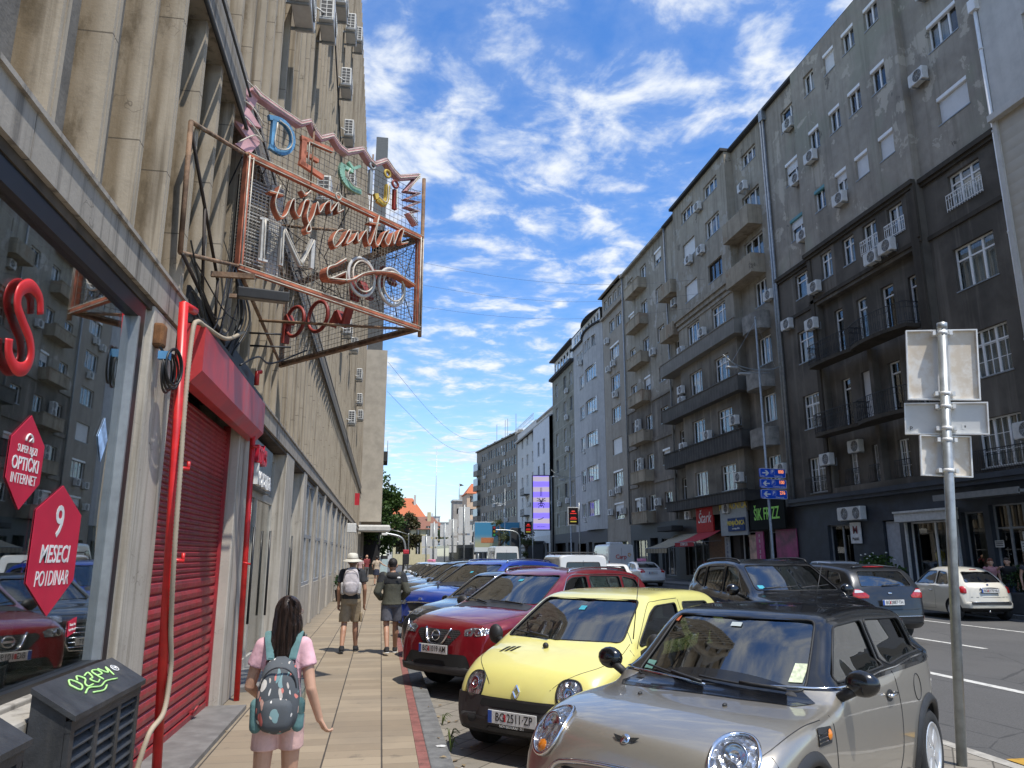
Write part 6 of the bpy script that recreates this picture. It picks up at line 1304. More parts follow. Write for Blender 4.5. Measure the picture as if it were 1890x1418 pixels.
    p0,n0=shoot(bvh,Vector((.535,0,2)),Vector((0,0,-1))); u=Vector((0,1,0)); nn=(n0+Vector((.35,0,0))).normalized(); v=nn.cross(u); M=frame(p0+nn*.008,u,v,nn); m=MB(); m.lathe([(.032,0),(.030,.006),(0,.009)],20,0,M)
    b=m.build('badge',CHR,root); m=MB()
    for s in (1,-1): m.prism([(s*.03,.012),(s*.085,.02),(s*.07,.003),(s*.055,-.008),(s*.03,-.012)][::s],.006,0,M)
    m.build('badge_wing',pm('badge_dark',(.10,.10,.10),.3,.8),b)
    for y in (.30,-.30):
        h,n=shoot(bvh,Vector((-.10,y,3)),Vector((0,0,-1))); m=MB(); m.sphere(h+n*.006,(.022,.014,.010),10); m.build('washer_jet',BLKP,root)
    m=MB(); patch(m,bvh,[(-.56,-.60),(-.56,.60),(-.50,.70),(-.36,.62),(-.285,.3),(-.275,0),(-.285,-.3),(-.36,-.62),(-.50,-.70)][::-1],'T',.003,.04); m.build('scuttle',BLKG,root)
    wiper(root,bvh,[(.52,.93),(-.06,.965)]); wiper(root,bvh,[(-.02,.935),(-.54,.99)])
    for (a,b_,mt,nm) in (((.50,.58),(.99,1.09),pm('permit_sticker',(.55,.6,.42),.6,var=.3,scale=30),'permit_sticker'),((-.58,-.50),(.98,1.03),pm('permit_green',(.12,.26,.22),.6),'permit_sticker'),((-.03,.05),(1.285,1.31),pm('sensor_pale',(.45,.5,.5),.4),'toll_tag'),((-.56,-.50),(1.29,1.325),pm('tag_orange',(.5,.12,.05),.5),'toll_tag')): m=MB(); patch(m,bvh,[(a[0],b_[0]),(a[1],b_[0]),(a[1],b_[1]),(a[0],b_[1])],'F',-.004,.05); m.build(nm,mt,root)
    m=MB(); m.tube([(-2.50,.0,1.36),(-2.75,0,1.70)],.004,5); m.build('aerial',BLKP,root)
    m=MB(); m.box(-2.86,-2.66,-.50,.50,1.285,1.325,bev=.015); m.build('rear_spoiler',SILV,root)
    plate(root,'BG 187·MC',.70,.33)
make_car('hatchback','silver beige small hatchback with black roof and black door mirrors, nearest to the camera',MINI,(1.83,4.785),218.7,SILV,'car',GP,ZR+.024,parts=mini_parts)
# ---------------- yellow small car
TW=dict(top=[(-2.86,.55),(-2.85,.85),(-2.76,1.12),(-2.60,1.32),(-2.3,1.395),(-1.7,1.42),(-1.2,1.41),(-.85,1.37),(-.55,1.225),(-.25,1.055),(-.04,.945),(.11,.90),(.28,.835),(.42,.77),(.50,.68),(.545,.58),(.565,.46),(.57,.38)],
 bot=[(-2.86,.32),(-2.6,.22),(-2.0,.18),(.1,.18),(.4,.2),(.57,.27)],W=[(-2.86,.66),(-2.8,.75),(-2.5,.80),(-1.2,.815),(-.2,.81),(.15,.79),(.35,.75),(.48,.69),(.57,.58)],belt=[(-2.86,.95),(-1.3,.92),(-.2,.89),(.2,.78),(.57,.56)],
 cab=(-2.62,-.12),xm=-1.3,tum=.26,ins=.04,cw=.20,cr=.12,crown=.04,r=.085,R=.275,wb=2.347,yw=.71,tw=.165,ag=.05,spokes=8,
 wins=[('S',[(-.40,.95),(-1.42,.955),(-1.44,1.29),(-.95,1.28),(-.80,1.22)]),('S',[(-1.62,.965),(-2.38,.99),(-2.28,1.27),(-1.60,1.29)]),('F',[(-.655,.985),(.655,.985),(.55,1.335),(-.55,1.335)]),('B',[(-.56,1.0),(.56,1.0),(.48,1.28),(-.48,1.28)])],
 seams=[('LR',[(-.22,.93),(-.20,.7),(-.16,.42),(-.20,.26)]),('LR',[(-1.52,1.32),(-1.54,.95),(-1.54,.6),(-1.46,.26)]),('LR',[(-.2,.26),(-.8,.24),(-1.46,.26)]),('LR',[(-.34,.93),(-.80,1.275),(-1.0,1.325),(-1.50,1.335)]),('T',[(.50,.33),(.36,.52),(.18,.665),(-.04,.715),(-.28,.715)]),('T',[(.50,-.33),(.36,-.52),(.18,-.665),(-.04,-.715),(-.28,-.715)])],
 seats=((-1.15,(.34,-.34)),(-1.95,(.32,-.32))),dash=.80,mir=(-.38,.83,.97,BLKP,(.06,.085,.10)))
YELP=paint('lemon_car_paint',(.74,.68,.22),0,rough=.3)
def tw_parts(root,o,bvh,S):
    split(o,lambda c,mi,n: mi==0 and c.z<.535 and c.x>.30,'front_bumper',BLKP,[((0,0,.535),(0,0,1),lambda c:c.x>.2),((.30,0,0),(1,0,0),lambda c:c.z<.6 and c.x>.1)],root,.018)
    split(o,lambda c,mi,n: mi==0 and c.z<.5 and c.x<-2.55,'rear_bumper',BLKP,[((0,0,.5),(0,0,1),lambda c:c.x<-2.4),((-2.55,0,0),(1,0,0),lambda c:c.z<.6 and c.x<-2.3)],root,.018)
    split(o,lambda c,mi,n: mi==0 and c.z<.30 and -1.95<c.x<-.33,'sill',BLKP,[((0,0,.30),(0,0,1),lambda c:-2.1<c.x<-.2)],root,.004)
    d=Vector((-1,0,0)); 
    for s in (1,-1):
        dd=Vector((-.94,-.20*s,-.28)).normalized(); u=Vector((0,1,0)); u=(u-dd*u.dot(dd)).normalized(); v=(-dd).cross(u); h=lamp(root,bvh,(.46,s*.505,.615),u,v,dd,ell(0,0,.112,.118,28,2.5),(.010,SEAL),'headlight',.035)
        m=MB(); p0,_n=shoot(bvh,Vector((.46,s*.505,.62))-dd,dd); M=frame(p0-dd*.008,u,v,-dd); m.lathe([(.06,.004),(.05,.01),(.02,.002),(0,.008)],20,0,M); m.build('bulb_shield',CHR,h)
        vw='L' if s>0 else 'R'; m=MB(); P=trace(bvh,[(-1.32,.77),(-1.44,.77)],vw,.012,3); m.tube(P,.02,8); m.build('door_handle',BLKP,root)
        m=MB(); m.tube(trace(bvh,[(-.34,.62),(-.9,.60),(-1.45,.62)],vw,.012,6),.022,6); m.build('rubbing_strip',BLKP,root)
    m=MB(); patch(m,bvh,roundpoly([(-.40,.455),(.40,.455),(.37,.515),(-.37,.515)],.03),'F',.021,.05); m.build('grille',pm('dark_void',(.006,.006,.006)),root)
    m=MB(); patch(m,bvh,roundpoly([(-.30,.25),(.30,.25),(.28,.305),(-.28,.305)],.02),'F',.021,.05); m.build('lower_grille',MATS['dark_void'],root)
    for s in (1,-1): m=MB(); patch(m,bvh,ell(s*.46,.35,.045,.038),'F',.022,.02); m.build('fog_lamp',MATS['dark_void'],root)
    h,n=shoot(bvh,Vector((3,0,.60)),Vector((-1,0,0))); M=frame(h+n*.006,Vector((0,1,0)),n.cross(Vector((0,1,0))),n); m=MB()
    for (p,q) in (((0,.055),(.034,0)),((.034,0),(0,-.055)),((0,-.055),(-.034,0)),((-.034,0),(0,.055))): m.tube([(p[0],p[1],0),(q[0],q[1],0)],.009,4,M=M)
    m.build('badge',CHR,root)
    for k in range(3):
        m=MB(); y=-.50+.062*k; patch(m,bvh,roundpoly([(.13,y),(.02,y+.035),(.02,y+.075),(.13,y+.035)],.01),'T',.003,.02); m.build('bonnet_vent',MATS['dark_void'],root)
    wiper(root,bvh,[(-.08,.985),(-.60,1.02)]); m=MB(); h,n=shoot(bvh,Vector((.02,-.02,3)),Vector((0,0,-1))); m.sphere(h+n*.02,(.03,.03,.03),10); m.build('wiper_pivot',BLKP,root)
    m=MB(); patch(m,bvh,[(-.02,1.245),(.05,1.245),(.05,1.28),(-.02,1.28)],'F',-.004,.05); m.build('permit_sticker',pm('sticker_cyan',(.05,.35,.45),.5),root)
    m=MB(); b0=Vector((-.30,.74,1.02)); m.tube([b0,b0+Vector((-.10,.03,.55))],[.006,.003],5); m.build('aerial',BLKP,root)
    plate(root,'BG 2511·ZP',.605,.385); m=MB(); m.add(*text_mb('NOVI BEOGRAD  011',.028,.0006),M=T(.612,0,.315,PI/2,0,PI/2)); m.build('frame_lettering',INKW,root)
make_car('small_car','lemon yellow small car with black bumpers and oval headlights, between silver and red cars',TW,(1.61,7.38),224.5,YELP,'car',GP,ZR+.024,parts=tw_parts)
# ---------------- crossovers
SUV=dict(top=[(-3.44,.62),(-3.43,.95),(-3.34,1.18),(-3.16,1.42),(-2.95,1.52),(-2.4,1.575),(-1.8,1.59),(-1.35,1.575),(-1.05,1.52),(-.68,1.34),(-.32,1.16),(-.12,1.085),(.15,1.055),(.5,1.0),(.74,.93),(.85,.85),(.90,.72),(.925,.55),(.93,.40)],
 bot=[(-3.44,.40),(-3.2,.28),(-2.6,.21),(.2,.21),(.6,.24),(.93,.32)],W=[(-3.44,.70),(-3.36,.80),(-3.0,.88),(-1.5,.90),(-.2,.905),(.25,.90),(.5,.865),(.74,.78),(.87,.68),(.93,.58)],belt=[(-3.44,1.12),(-2.5,1.06),(-1.2,1.0),(-.2,.985),(.3,.92),(.93,.74)],
 cab=(-3.2,-.22),xm=-1.6,tum=.26,ins=.045,cw=.17,cr=.10,crown=.045,r=.085,R=.345,wb=2.646,yw=.79,tw=.215,ag=.05,spokes=5,
 wins=[('S',[(-.62,1.035),(-1.50,1.05),(-1.50,1.475),(-1.15,1.46),(-1.0,1.40)]),('S',[(-1.58,1.05),(-2.42,1.09),(-2.40,1.46),(-1.58,1.478)]),('S',[(-2.50,1.10),(-2.98,1.20),(-2.86,1.40),(-2.48,1.455)]),('F',[(-.70,1.12),(.70,1.12),(.59,1.49),(-.59,1.49)]),('B',[(-.60,1.14),(.60,1.14),(.52,1.44),(-.52,1.44)])],
 seams=[('LR',[(-.42,1.0),(-.46,.7),(-.42,.42)]),('LR',[(-1.54,1.02),(-1.56,.7),(-1.54,.36)]),('LR',[(-2.46,1.07),(-2.36,.86),(-2.1,.6),(-2.06,.4)]),('T',[(.74,.55),(.5,.72),(.1,.80),(-.1,.81)]),('T',[(.74,-.55),(.5,-.72),(.1,-.80),(-.1,-.81)])],
 seats=((-1.4,(.38,-.38)),(-2.25,(.38,-.38))),dash=.86,mir=(-.62,.90,1.10,BLKP,(.07,.11,.085)))
REDP=paint('dark_red_paint',(.20,.008,.014),.35,rough=.28)
def cross_parts(text,emblem='oval',hl=None,grille=None,rails=True,railm=None):
    def f(root,o,bvh,S):
        split(o,lambda c,mi,n: mi==0 and c.z<.40 and c.x>.30,'lower_bumper',BLKP,[((0,0,.40),(0,0,1),lambda c:c.x>.2)],root,.012)
        split(o,lambda c,mi,n: mi==0 and c.z<.36 and c.x<=.30,'sill',BLKP,[((0,0,.36),(0,0,1),lambda c:c.x<.4)],root,.004)
        g=grille or [(-.36,.84),(.36,.84),(.40,.80),(.24,.66),(-.24,.66),(-.40,.80)]
        m=MB(); patch(m,bvh,roundpoly(g,.02),'F',.004,.05); m.build('grille',honey(),root)
        m=MB(); patch(m,bvh,roundpoly([(-.52,.34),(.52,.34),(.60,.42),(.50,.55),(-.50,.55),(-.60,.42)],.04),'F',.005,.05); m.build('lower_grille',pm('dark_void',(.006,.006,.006)),root)
        for s in (1,-1):
            d=Vector((-.86,-.42*s,-.2)).normalized(); u=Vector((0,1,0)); u=(u-d*u.dot(d)).normalized(); v=(-d).cross(u)
            pl=[(s*a,b) for a,b in ((-.19,-.055),(.02,-.045),(.24,.05),(.22,.075),(-.10,.055),(-.20,.02))]
            h=lamp(root,bvh,(.70,s*.60,.80),u,v,d,pl,None,'headlight',.008)
            p0,_n=shoot(bvh,Vector((.70,s*.60,.805))-d,d); m=MB(); m.lathe([(.048,0),(.046,.012),(.03,.008),(0,.014)],18,0,frame(p0-d*.004,u,v,-d)); m.build('projector',CHR,h)
            vw='L' if s>0 else 'R'
            if rails: m=MB(); P=trace(bvh,[(-1.2,s*.60),(-1.5,s*.615),(-2.2,s*.62),(-2.85,s*.58)],'T',.035,6); P[0].z-=.035; P[-1].z-=.035; m.tube(P,.016,6); m.build('roof_rail',railm or CHR,root)
            for xd in (-1.40,-2.22): m=MB(); P=trace(bvh,[(xd,.86),(xd-.14,.865)],vw,.02,3); m.tube(P,.016,6); m.build('door_handle',o.data.materials[0],root)
            m=MB(); m.tube(trace(bvh,[(-.62,1.02),(-1.5,1.035),(-2.5,1.085),(-3.0,1.19)],vw,.006,6),.008,5); m.build('waist_strip',CHR,root)
            m=MB(); m.tube(trace(bvh,[(-.72,1.12),(-1.1,1.47),(-1.6,1.50),(-2.5,1.485),(-2.9,1.42)],vw,.004,6),.007,5); m.build('window_trim',CHR,root)
            for xc in (0,-S['wb']):
                ra=S['R']+.05; A=[PI*(-.04+1.08*i/24) for i in range(25)]; z0=S['R']+.01
                inn=trace(bvh,[(xc+(ra-.01)*math.cos(a),z0+(ra-.01)*math.sin(a)) for a in A],vw,.014,1,False,False); ou=trace(bvh,[(xc+(ra+.05)*math.cos(a),z0+(ra+.05)*math.sin(a)) for a in A],vw,.004,1,False,False); m=MB(); m.grid([[i_-Vector((0,.03*s,0)),i_,o_] for i_,o_ in zip(inn,ou)]); m.build('wheel_arch',BLKP,root)
        if emblem=='oval':
            m=MB(); m.tube(trace(bvh,[(-.23,.85),(-.13,.68),(0,.655),(.13,.68),(.23,.85)],'F',.016,5),.018,6); e=m.build('grille_trim',CHR,root); h,n=shoot(bvh,Vector((4,0,.765)),Vector((-1,0,0))); M=frame(h+n*.022,Vector((0,1,0)),n.cross(Vector((0,1,0))),n); m=MB(); m.tube([(.072*math.cos(a),.062*math.sin(a),0) for a in [i*PI/12 for i in range(24)]],.010,6,M=M,closed=True); m.box(-.085,.085,-.014,.014,-.006,.006,M=M); m.build('badge',CHR,root)
        elif emblem=='rings':
            m=MB(); m.tube(trace(bvh,[(-.40,.83),(-.43,.6),(-.30,.38),(.30,.38),(.43,.6),(.40,.83)],'F',.012,4,True),.016,6,closed=True)
            for z in (.46,.54,.62,.70,.78): m.tube(trace(bvh,[(-.38,z),(.38,z)],'F',.010,5),.009,5)
            m.build('grille_trim',CHR,root)
        elif emblem=='bar':
            m=MB(); m.tube(trace(bvh,[(-.42,.82),(0,.835),(.42,.82)],'F',.012,5),.014,5); m.build('grille_trim',CHR,root); m=MB(); h,n=shoot(bvh,Vector((4,0,.90)),Vector((-1,0,0))); m.add(*text_mb('KIA',.07,.004,bold=.02),M=frame(h+n*.012,Vector((0,1,0)),n.cross(Vector((0,1,0))),n)); m.build('badge',CHR,root)
        m=MB(); patch(m,bvh,[(-.30,-.66),(-.30,.66),(-.09,.72),(-.06,.4),(-.06,-.4),(-.09,-.72)][::-1],'T',.004,.05); m.build('scuttle',BLKP,root)
        wiper(root,bvh,[(.52,1.10),(-.1,1.14)]); wiper(root,bvh,[(-.08,1.10),(-.62,1.15)])
        m=MB(); patch(m,bvh,[(-.04,1.41),(.04,1.41),(.04,1.44),(-.04,1.44)],'F',-.004,.05); m.build('permit_sticker',pm('sticker_cyan',(.05,.35,.45)),root)
        plate(root,text,.955,.60)
    return f
def honey():
    if 'honeycomb' in MATS: return MATS['honeycomb']
    m,t=newmat('honeycomb'); co=t.add('ShaderNodeTexCoord').outputs['Object']; v=t.add('ShaderNodeTexVoronoi',{'Vector':t.scale(co,(0,1,1)),'Scale':38,'Randomness':0},feature='DISTANCE_TO_EDGE').outputs[0]
    t.put(t.b.inputs['Base Color'],t.mix(t.m('LESS_THAN',v,.12),(.004,.004,.004),(.06,.06,.06))); t.b.inputs['Roughness'].default_value=.4; return m
make_car('crossover','dark red crossover with chrome V grille behind the yellow car',dict(SUV),(1.44,10.93),220,REDP,'car',GP,ZR+.024,parts=cross_parts('BG 1019·AM'))
SALOON=dict(top=[(-3.66,.60),(-3.65,.85),(-3.58,.97),(-3.2,1.03),(-2.95,1.08),(-2.5,1.31),(-2.15,1.41),(-1.6,1.45),(-1.15,1.43),(-.9,1.37),(-.5,1.15),(-.25,1.01),(-.05,.965),(.3,.92),(.65,.82),(.80,.72),(.87,.58),(.89,.40)],
 bot=[(-3.66,.36),(-3.4,.25),(-2.8,.17),(.3,.17),(.6,.2),(.89,.28)],W=[(-3.66,.66),(-3.58,.76),(-3.2,.85),(-1.5,.89),(-.2,.89),(.3,.87),(.6,.80),(.78,.70),(.89,.56)],belt=[(-3.66,.93),(-1.5,.92),(-.2,.89),(.3,.82),(.89,.64)],
 cab=(-3.0,-.2),xm=-1.7,tum=.30,ins=.045,cw=.17,cr=.14,crown=.045,r=.08,R=.315,wb=2.70,yw=.77,tw=.2,ag=.045,spokes=8,wins=[('S',[(-.58,.955),(-1.52,.965),(-1.55,1.34),(-1.1,1.33)]),('S',[(-1.60,.965),(-2.75,.99),(-2.45,1.24),(-1.62,1.34)]),('F',[(-.66,1.03),(.66,1.03),(.55,1.36),(-.55,1.36)]),('B',[(-.60,1.08),(.60,1.08),(.50,1.34),(-.50,1.34)])],mir=(-.55,.88,.98,None,(.06,.10,.07)))
HATCH=dict(MINI); HATCH=scale_spec(HATCH,1.12,1.05,1.05); HATCH.update(seams=[],mir=(-.62,.88,1.05,None,(.06,.1,.075)),spokes=8,R=.31)
def plain_parts(text=None,back=False,fx=.9,fz=.55,rails=False,lights=True):
    def f(root,o,bvh,S):
        xf=S['top'][-1][0]; xr=S['top'][0][0]; hz=S['top'][-4][1]
        for s in (1,-1):
            d=Vector((-.86,-.42*s,-.15)).normalized(); u=Vector((0,1,0)); u=(u-d*u.dot(d)).normalized(); v=(-d).cross(u)
            lamp(root,bvh,(xf-.2,s*(S['yw']-.2),hz+.0),u,v,d,[(s*a,b) for a,b in ((-.17,-.06),(.1,-.05),(.2,.05),(.1,.07),(-.17,.05))],None,'headlight',.006)
            m=MB(); patch(m,bvh,[(s*(S['yw']-.02),hz-.02),(s*(S['yw']-.02),hz+.2),(s*(S['yw']-.22),hz+.2),(s*(S['yw']-.28),hz+.0)],'B',.006,.05,0,.01); m.build('tail_light',REDL,root)
            if rails: m=MB(); P=trace(bvh,[(-1.2,s*.60),(-1.5,s*.615),(-2.2,s*.62),(-2.85,s*.58)],'T',.035,4); m.tube(P,.016,6); m.build('roof_rail',BLKP,root)
        m=MB(); patch(m,bvh,roundpoly([(-.38,hz+.03),(.38,hz+.03),(.34,hz-.13),(-.34,hz-.13)],.03),'F',.004,.06); m.build('grille',honey(),root)
        m=MB(); patch(m,bvh,roundpoly([(-.5,.30),(.5,.30),(.45,.44),(-.45,.44)],.03),'F',.004,.06); m.build('lower_grille',pm('dark_void',(.006,.006,.006)),root)
        if text: plate(root,text,xf+.03,.50); plate(root,text,xr-.02,S.get('pz',.78),True)
    return f
def P_(n,c,me=.4): return paint(n,c,me)
fy=14.0
row=[('black saloon with a chrome slatted grille tucked behind the red crossover',SALOON,P_('black_paint',(.010,.011,.013)),1.45,13.75,220,'rings',1.03),
 ('bright blue crossover with silver roof rails, third behind the yellow car',SUV,P_('blue_paint',(.010,.045,.33)),1.50,16.9,220,'bar',1.06),
 ('charcoal estate with black roof rails behind the blue crossover',SUV,P_('charcoal_paint',(.035,.037,.04)),1.5,20.1,220,'rail',1.0),
 ('dark grey crossover with a dusty windscreen, second behind the blue one',SUV,P_('graphite_paint',(.06,.062,.065)),1.5,23.1,220,'rail',1.02),
 ('pale silver crossover with black grille, further along the parked row',SUV,P_('silver_paint',(.45,.46,.48)),1.5,26.2,220,None,.98),
 ('steel blue hatchback in the far part of the parked row',HATCH,P_('steel_blue_paint',(.16,.22,.30)),1.5,29.2,220,None,1),
 ('mid grey hatchback in the far part of the parked row',HATCH,P_('mid_grey_paint',(.20,.21,.22)),1.5,32.1,220,None,1),
 ('white hatchback in the far part of the parked row',HATCH,P_('white_paint',(.66,.66,.65),0),1.5,35.0,220,None,1),
 ('dark green saloon in the far part of the parked row',SALOON,P_('dark_green_paint',(.03,.05,.045)),1.5,38.0,220,None,1),
 ('white saloon with a pink roof sign, last in the parked row',SALOON,MATS['white_paint'],1.5,41.2,220,'taxi',1)]
for lab,S,mt,x,y,hd,em,sc_ in row:
    S=dict(S) if sc_==1 else scale_spec(S,1,1,sc_)
    if S['R']>.33 and em in ('bar',): make_car('crossover',lab,S,(x,y),hd,mt,'car',GP,ZR+.024,parts=cross_parts('BG 1743·PK',em))
    elif em=='rings': make_car('saloon_car',lab,S,(x,y),hd,mt,'car',GP,ZR+.024,parts=plain_rings if False else (lambda r,o,b,S_: (plain_parts()(r,o,b,S_),ringgrille(r,b))))if False else make_car('saloon_car',lab,S,(x,y),hd,mt,'car',GP,ZR+.024,parts=plain_parts('BG 2073·ST'))
    else:
        r_=make_car('crossover' if S['R']>.33 else ('saloon_car' if S['wb']>2.68 else 'hatchback'),lab,S,(x,y),hd,mt,'car',GP,ZR+.024,detail=2 if y<28 else 1,parts=plain_parts(None,rails=em=='rail'))
        if em=='taxi': m=MB(); m.box(-1.7,-1.5,-.25,.25,1.46,1.58,bev=.04); m.build('roof_sign',pm('taxi_pink',(.75,.25,.40),.4),r_)
r_=[o for o in bpy.data.objects if o.get('label','').startswith('black saloon with a chrome')][0]
m=MB()
for z in (.42,.49,.56,.63,.70): m.tube([(.905-.03*abs(z-.5),y_,z) for y_ in (-.36,0,.36)],.010,5)
m.tube([(.88,-.40,.74),(.91,-.42,.5),(.90,-.34,.38),(.92,0,.36),(.90,.34,.38),(.91,.42,.5),(.88,.40,.74)],.014,6); m.build('grille_trim',CHR,r_)
# ---------------- black SUV facing the camera
X5=scale_spec(SUV,1.07,1.05,1.09); X5.update(R=.375,mir=(-.66,.95,1.22,BLKG,(.08,.12,.10)),spokes=6,seams=[('LR',[(-.45,1.09),(-.5,.76),(-.45,.46)]),('LR',[(-1.65,1.11),(-1.67,.76),(-1.65,.4)])])
def x5_parts(root,o,bvh,S):
    for s in (1,-1):
        vw='L' if s>0 else 'R'
        m=MB(); patch(m,bvh,roundpoly([(s*.05,.82),(s*.30,.82),(s*.32,.95),(s*.05,.95)],.03),'F',.006,.05); m.build('grille',honey(),root)
        d=Vector((-.86,-.42*s,-.2)).normalized(); u=Vector((0,1,0)); u=(u-d*u.dot(d)).normalized(); v=(-d).cross(u); lamp(root,bvh,(.75,s*.66,.88),u,v,d,[(s*a,b) for a,b in ((-.2,-.06),(.1,-.06),(.24,.06),(-.2,.07))],None,'headlight',.01)
        for xd in (-1.5,-2.4): m=MB(); m.tube(trace(bvh,[(xd,.95),(xd-.16,.955)],vw,.02,3),.017,6); m.build('door_handle',BLKG,root)
        m=MB(); P=trace(bvh,[(-1.3,s*.63),(-1.7,s*.65),(-2.4,s*.66),(-3.1,s*.60)],'T',.04,6); P[0].z-=.03; P[-1].z-=.03; m.tube(P,.018,6); m.build('roof_rail',BLKP,root)
    m=MB(); patch(m,bvh,roundpoly([(-.6,.36),(.6,.36),(.6,.56),(-.6,.56)],.04),'F',.005,.06); m.build('lower_grille',pm('dark_void',(.006,.006,.006)),root)
    wiper(root,bvh,[(.0,1.235),(.60,1.29)]); wiper(root,bvh,[(-.62,1.225),(-.04,1.27)])
    m=MB(); patch(m,bvh,[(-.66,1.25),(-.56,1.25),(-.57,1.30),(-.66,1.30)],'F',-.004,.05); m.build('permit_sticker',pm('sticker_cyan',(.05,.35,.45)),root); plate(root,'BG 884·KL',1.01,.66)
make_car('large_car','large glossy black off-road car facing the camera on the road behind the silver hatchback',X5,(7.03,11.96),266,BLKG,'car',GT,parts=x5_parts)
# ---------------- grey family car seen from behind
SMAX=scale_spec(SUV,1.06,1.03,1.02); SMAX.update(R=.33,mir=(-.66,.93,1.10,BLKP,(.07,.11,.085)))
DGR=paint('dark_grey_paint',(.020,.022,.026),.3,dustamt=.04) 
def smax_parts(root,o,bvh,S):
    split(o,lambda c,mi,n: mi==0 and c.z<.42 and c.x<-3.2,'rear_bumper',BLKP,[((0,0,.42),(0,0,1),lambda c:c.x<-3.0)],root,.01)
    for s in (1,-1):
        m=MB(); patch(m,bvh,[(s*.84,.92),(s*.82,1.10),(s*.70,1.11),(s*.50,.98),(s*.52,.93)],'B',.008,.04,0,.012); q=m.build('tail_light',REDL,root); m=MB(); patch(m,bvh,[(s*.80,1.03),(s*.78,1.085),(s*.66,1.085),(s*.6,1.04)],'B',.022,.04); m.build('reversing_lamp',WHL,q)
        m=MB(); patch(m,bvh,[(s*.84,.50),(s*.84,.56),(s*.74,.56),(s*.74,.50)],'B',.012,.04); m.build('reflector',REDL,root)
    m=MB(); m.tube(trace(bvh,[(-.78,.56),(0,.555),(.78,.56)],'B',.012,8),.010,5); m.build('chrome_strip',CHR,root)
    m=MB(); m.tube(trace(bvh,[(-.72,.70),(0,.69),(.72,.70)],'B',.002,8),.005,4); m.build('panel_gap',SEAL,root)
    m=MB(); patch(m,bvh,[(-.26,1.535),(.26,1.535),(.26,1.555),(-.26,1.555)],'B',.02,.05); m.build('brake_light',REDL,root)
    m=MB(); h,n=shoot(bvh,Vector((-8,0,1.02)),Vector((1,0,0))); m.sphere(h+n*.008,(.012,.055,.022),14); m.build('badge',CHR,root)
    m=MB(); m.tube(trace(bvh,[(-.30,1.19),(.15,1.17)],'B',.022,5),.012,5); m.build('rear_wiper',BLKP,root)
    m=MB(); m.tube(trace(bvh,[(.55,1.52),(.0,1.56),(-.55,1.52)],'B',.03,6),.02,6); m.build('rear_spoiler',DGR,root); plate(root,'BG 2887·TH',-3.69,.84,True)
fwd=lambda p,hd,d:(p[0]+d*math.cos(R(hd)),p[1]+d*math.sin(R(hd)))
make_car('family_car','dark grey family car seen from behind, left of the cream car',SMAX,fwd((10.61,14.85),93,3.65),93,DGR,'car',GT,parts=smax_parts)
# ---------------- cream small car seen from behind
F500=dict(top=[(-2.86,.55),(-2.85,.78),(-2.80,.93),(-2.66,1.08),(-2.46,1.26),(-2.2,1.40),(-1.85,1.475),(-1.5,1.49),(-1.2,1.475),(-.92,1.41),(-.6,1.23),(-.3,1.05),(-.1,.98),(.2,.92),(.45,.80),(.58,.66),(.65,.5),(.66,.4)],bot=[(-2.86,.34),(-2.6,.24),(-2.0,.18),(.1,.18),(.4,.2),(.66,.27)],W=[(-2.86,.58),(-2.8,.68),(-2.6,.77),(-2.3,.805),(-1.2,.815),(-.2,.80),(.2,.77),(.45,.68),(.66,.52)],belt=[(-2.86,.93),(-1.3,.945),(-.2,.92),(.2,.8),(.66,.6)],cab=(-2.6,-.2),xm=-1.3,tum=.34,ins=.04,cw=.24,cr=.34,crown=.07,r=.14,R=.29,wb=2.3,yw=.715,tw=.185,ag=.045,spokes=14,
 wins=[('S',[(-.55,.985),(-1.48,.99),(-1.50,1.36),(-1.05,1.35)]),('S',[(-1.56,.99),(-2.12,1.0),(-1.95,1.32),(-1.58,1.36)]),('F',[(-.60,1.05),(.60,1.05),(.48,1.36),(-.48,1.36)]),('B',[(-.53,1.05),(.53,1.05),(.42,1.34),(-.42,1.34)])],seams=[('LR',[(-.30,.95),(-.32,.6),(-.30,.3)]),('LR',[(-1.52,.97),(-1.56,.6),(-1.5,.3)]),('LR',[(-.3,.3),(-.9,.28),(-1.5,.3)])],seats=((-1.15,(.34,-.34)),(-1.9,(.32,-.32))),dash=.8,mir=(-.5,.83,1.02,None,(.06,.09,.07)))
CREAM=P_('cream_paint',(.60,.57,.48),0)
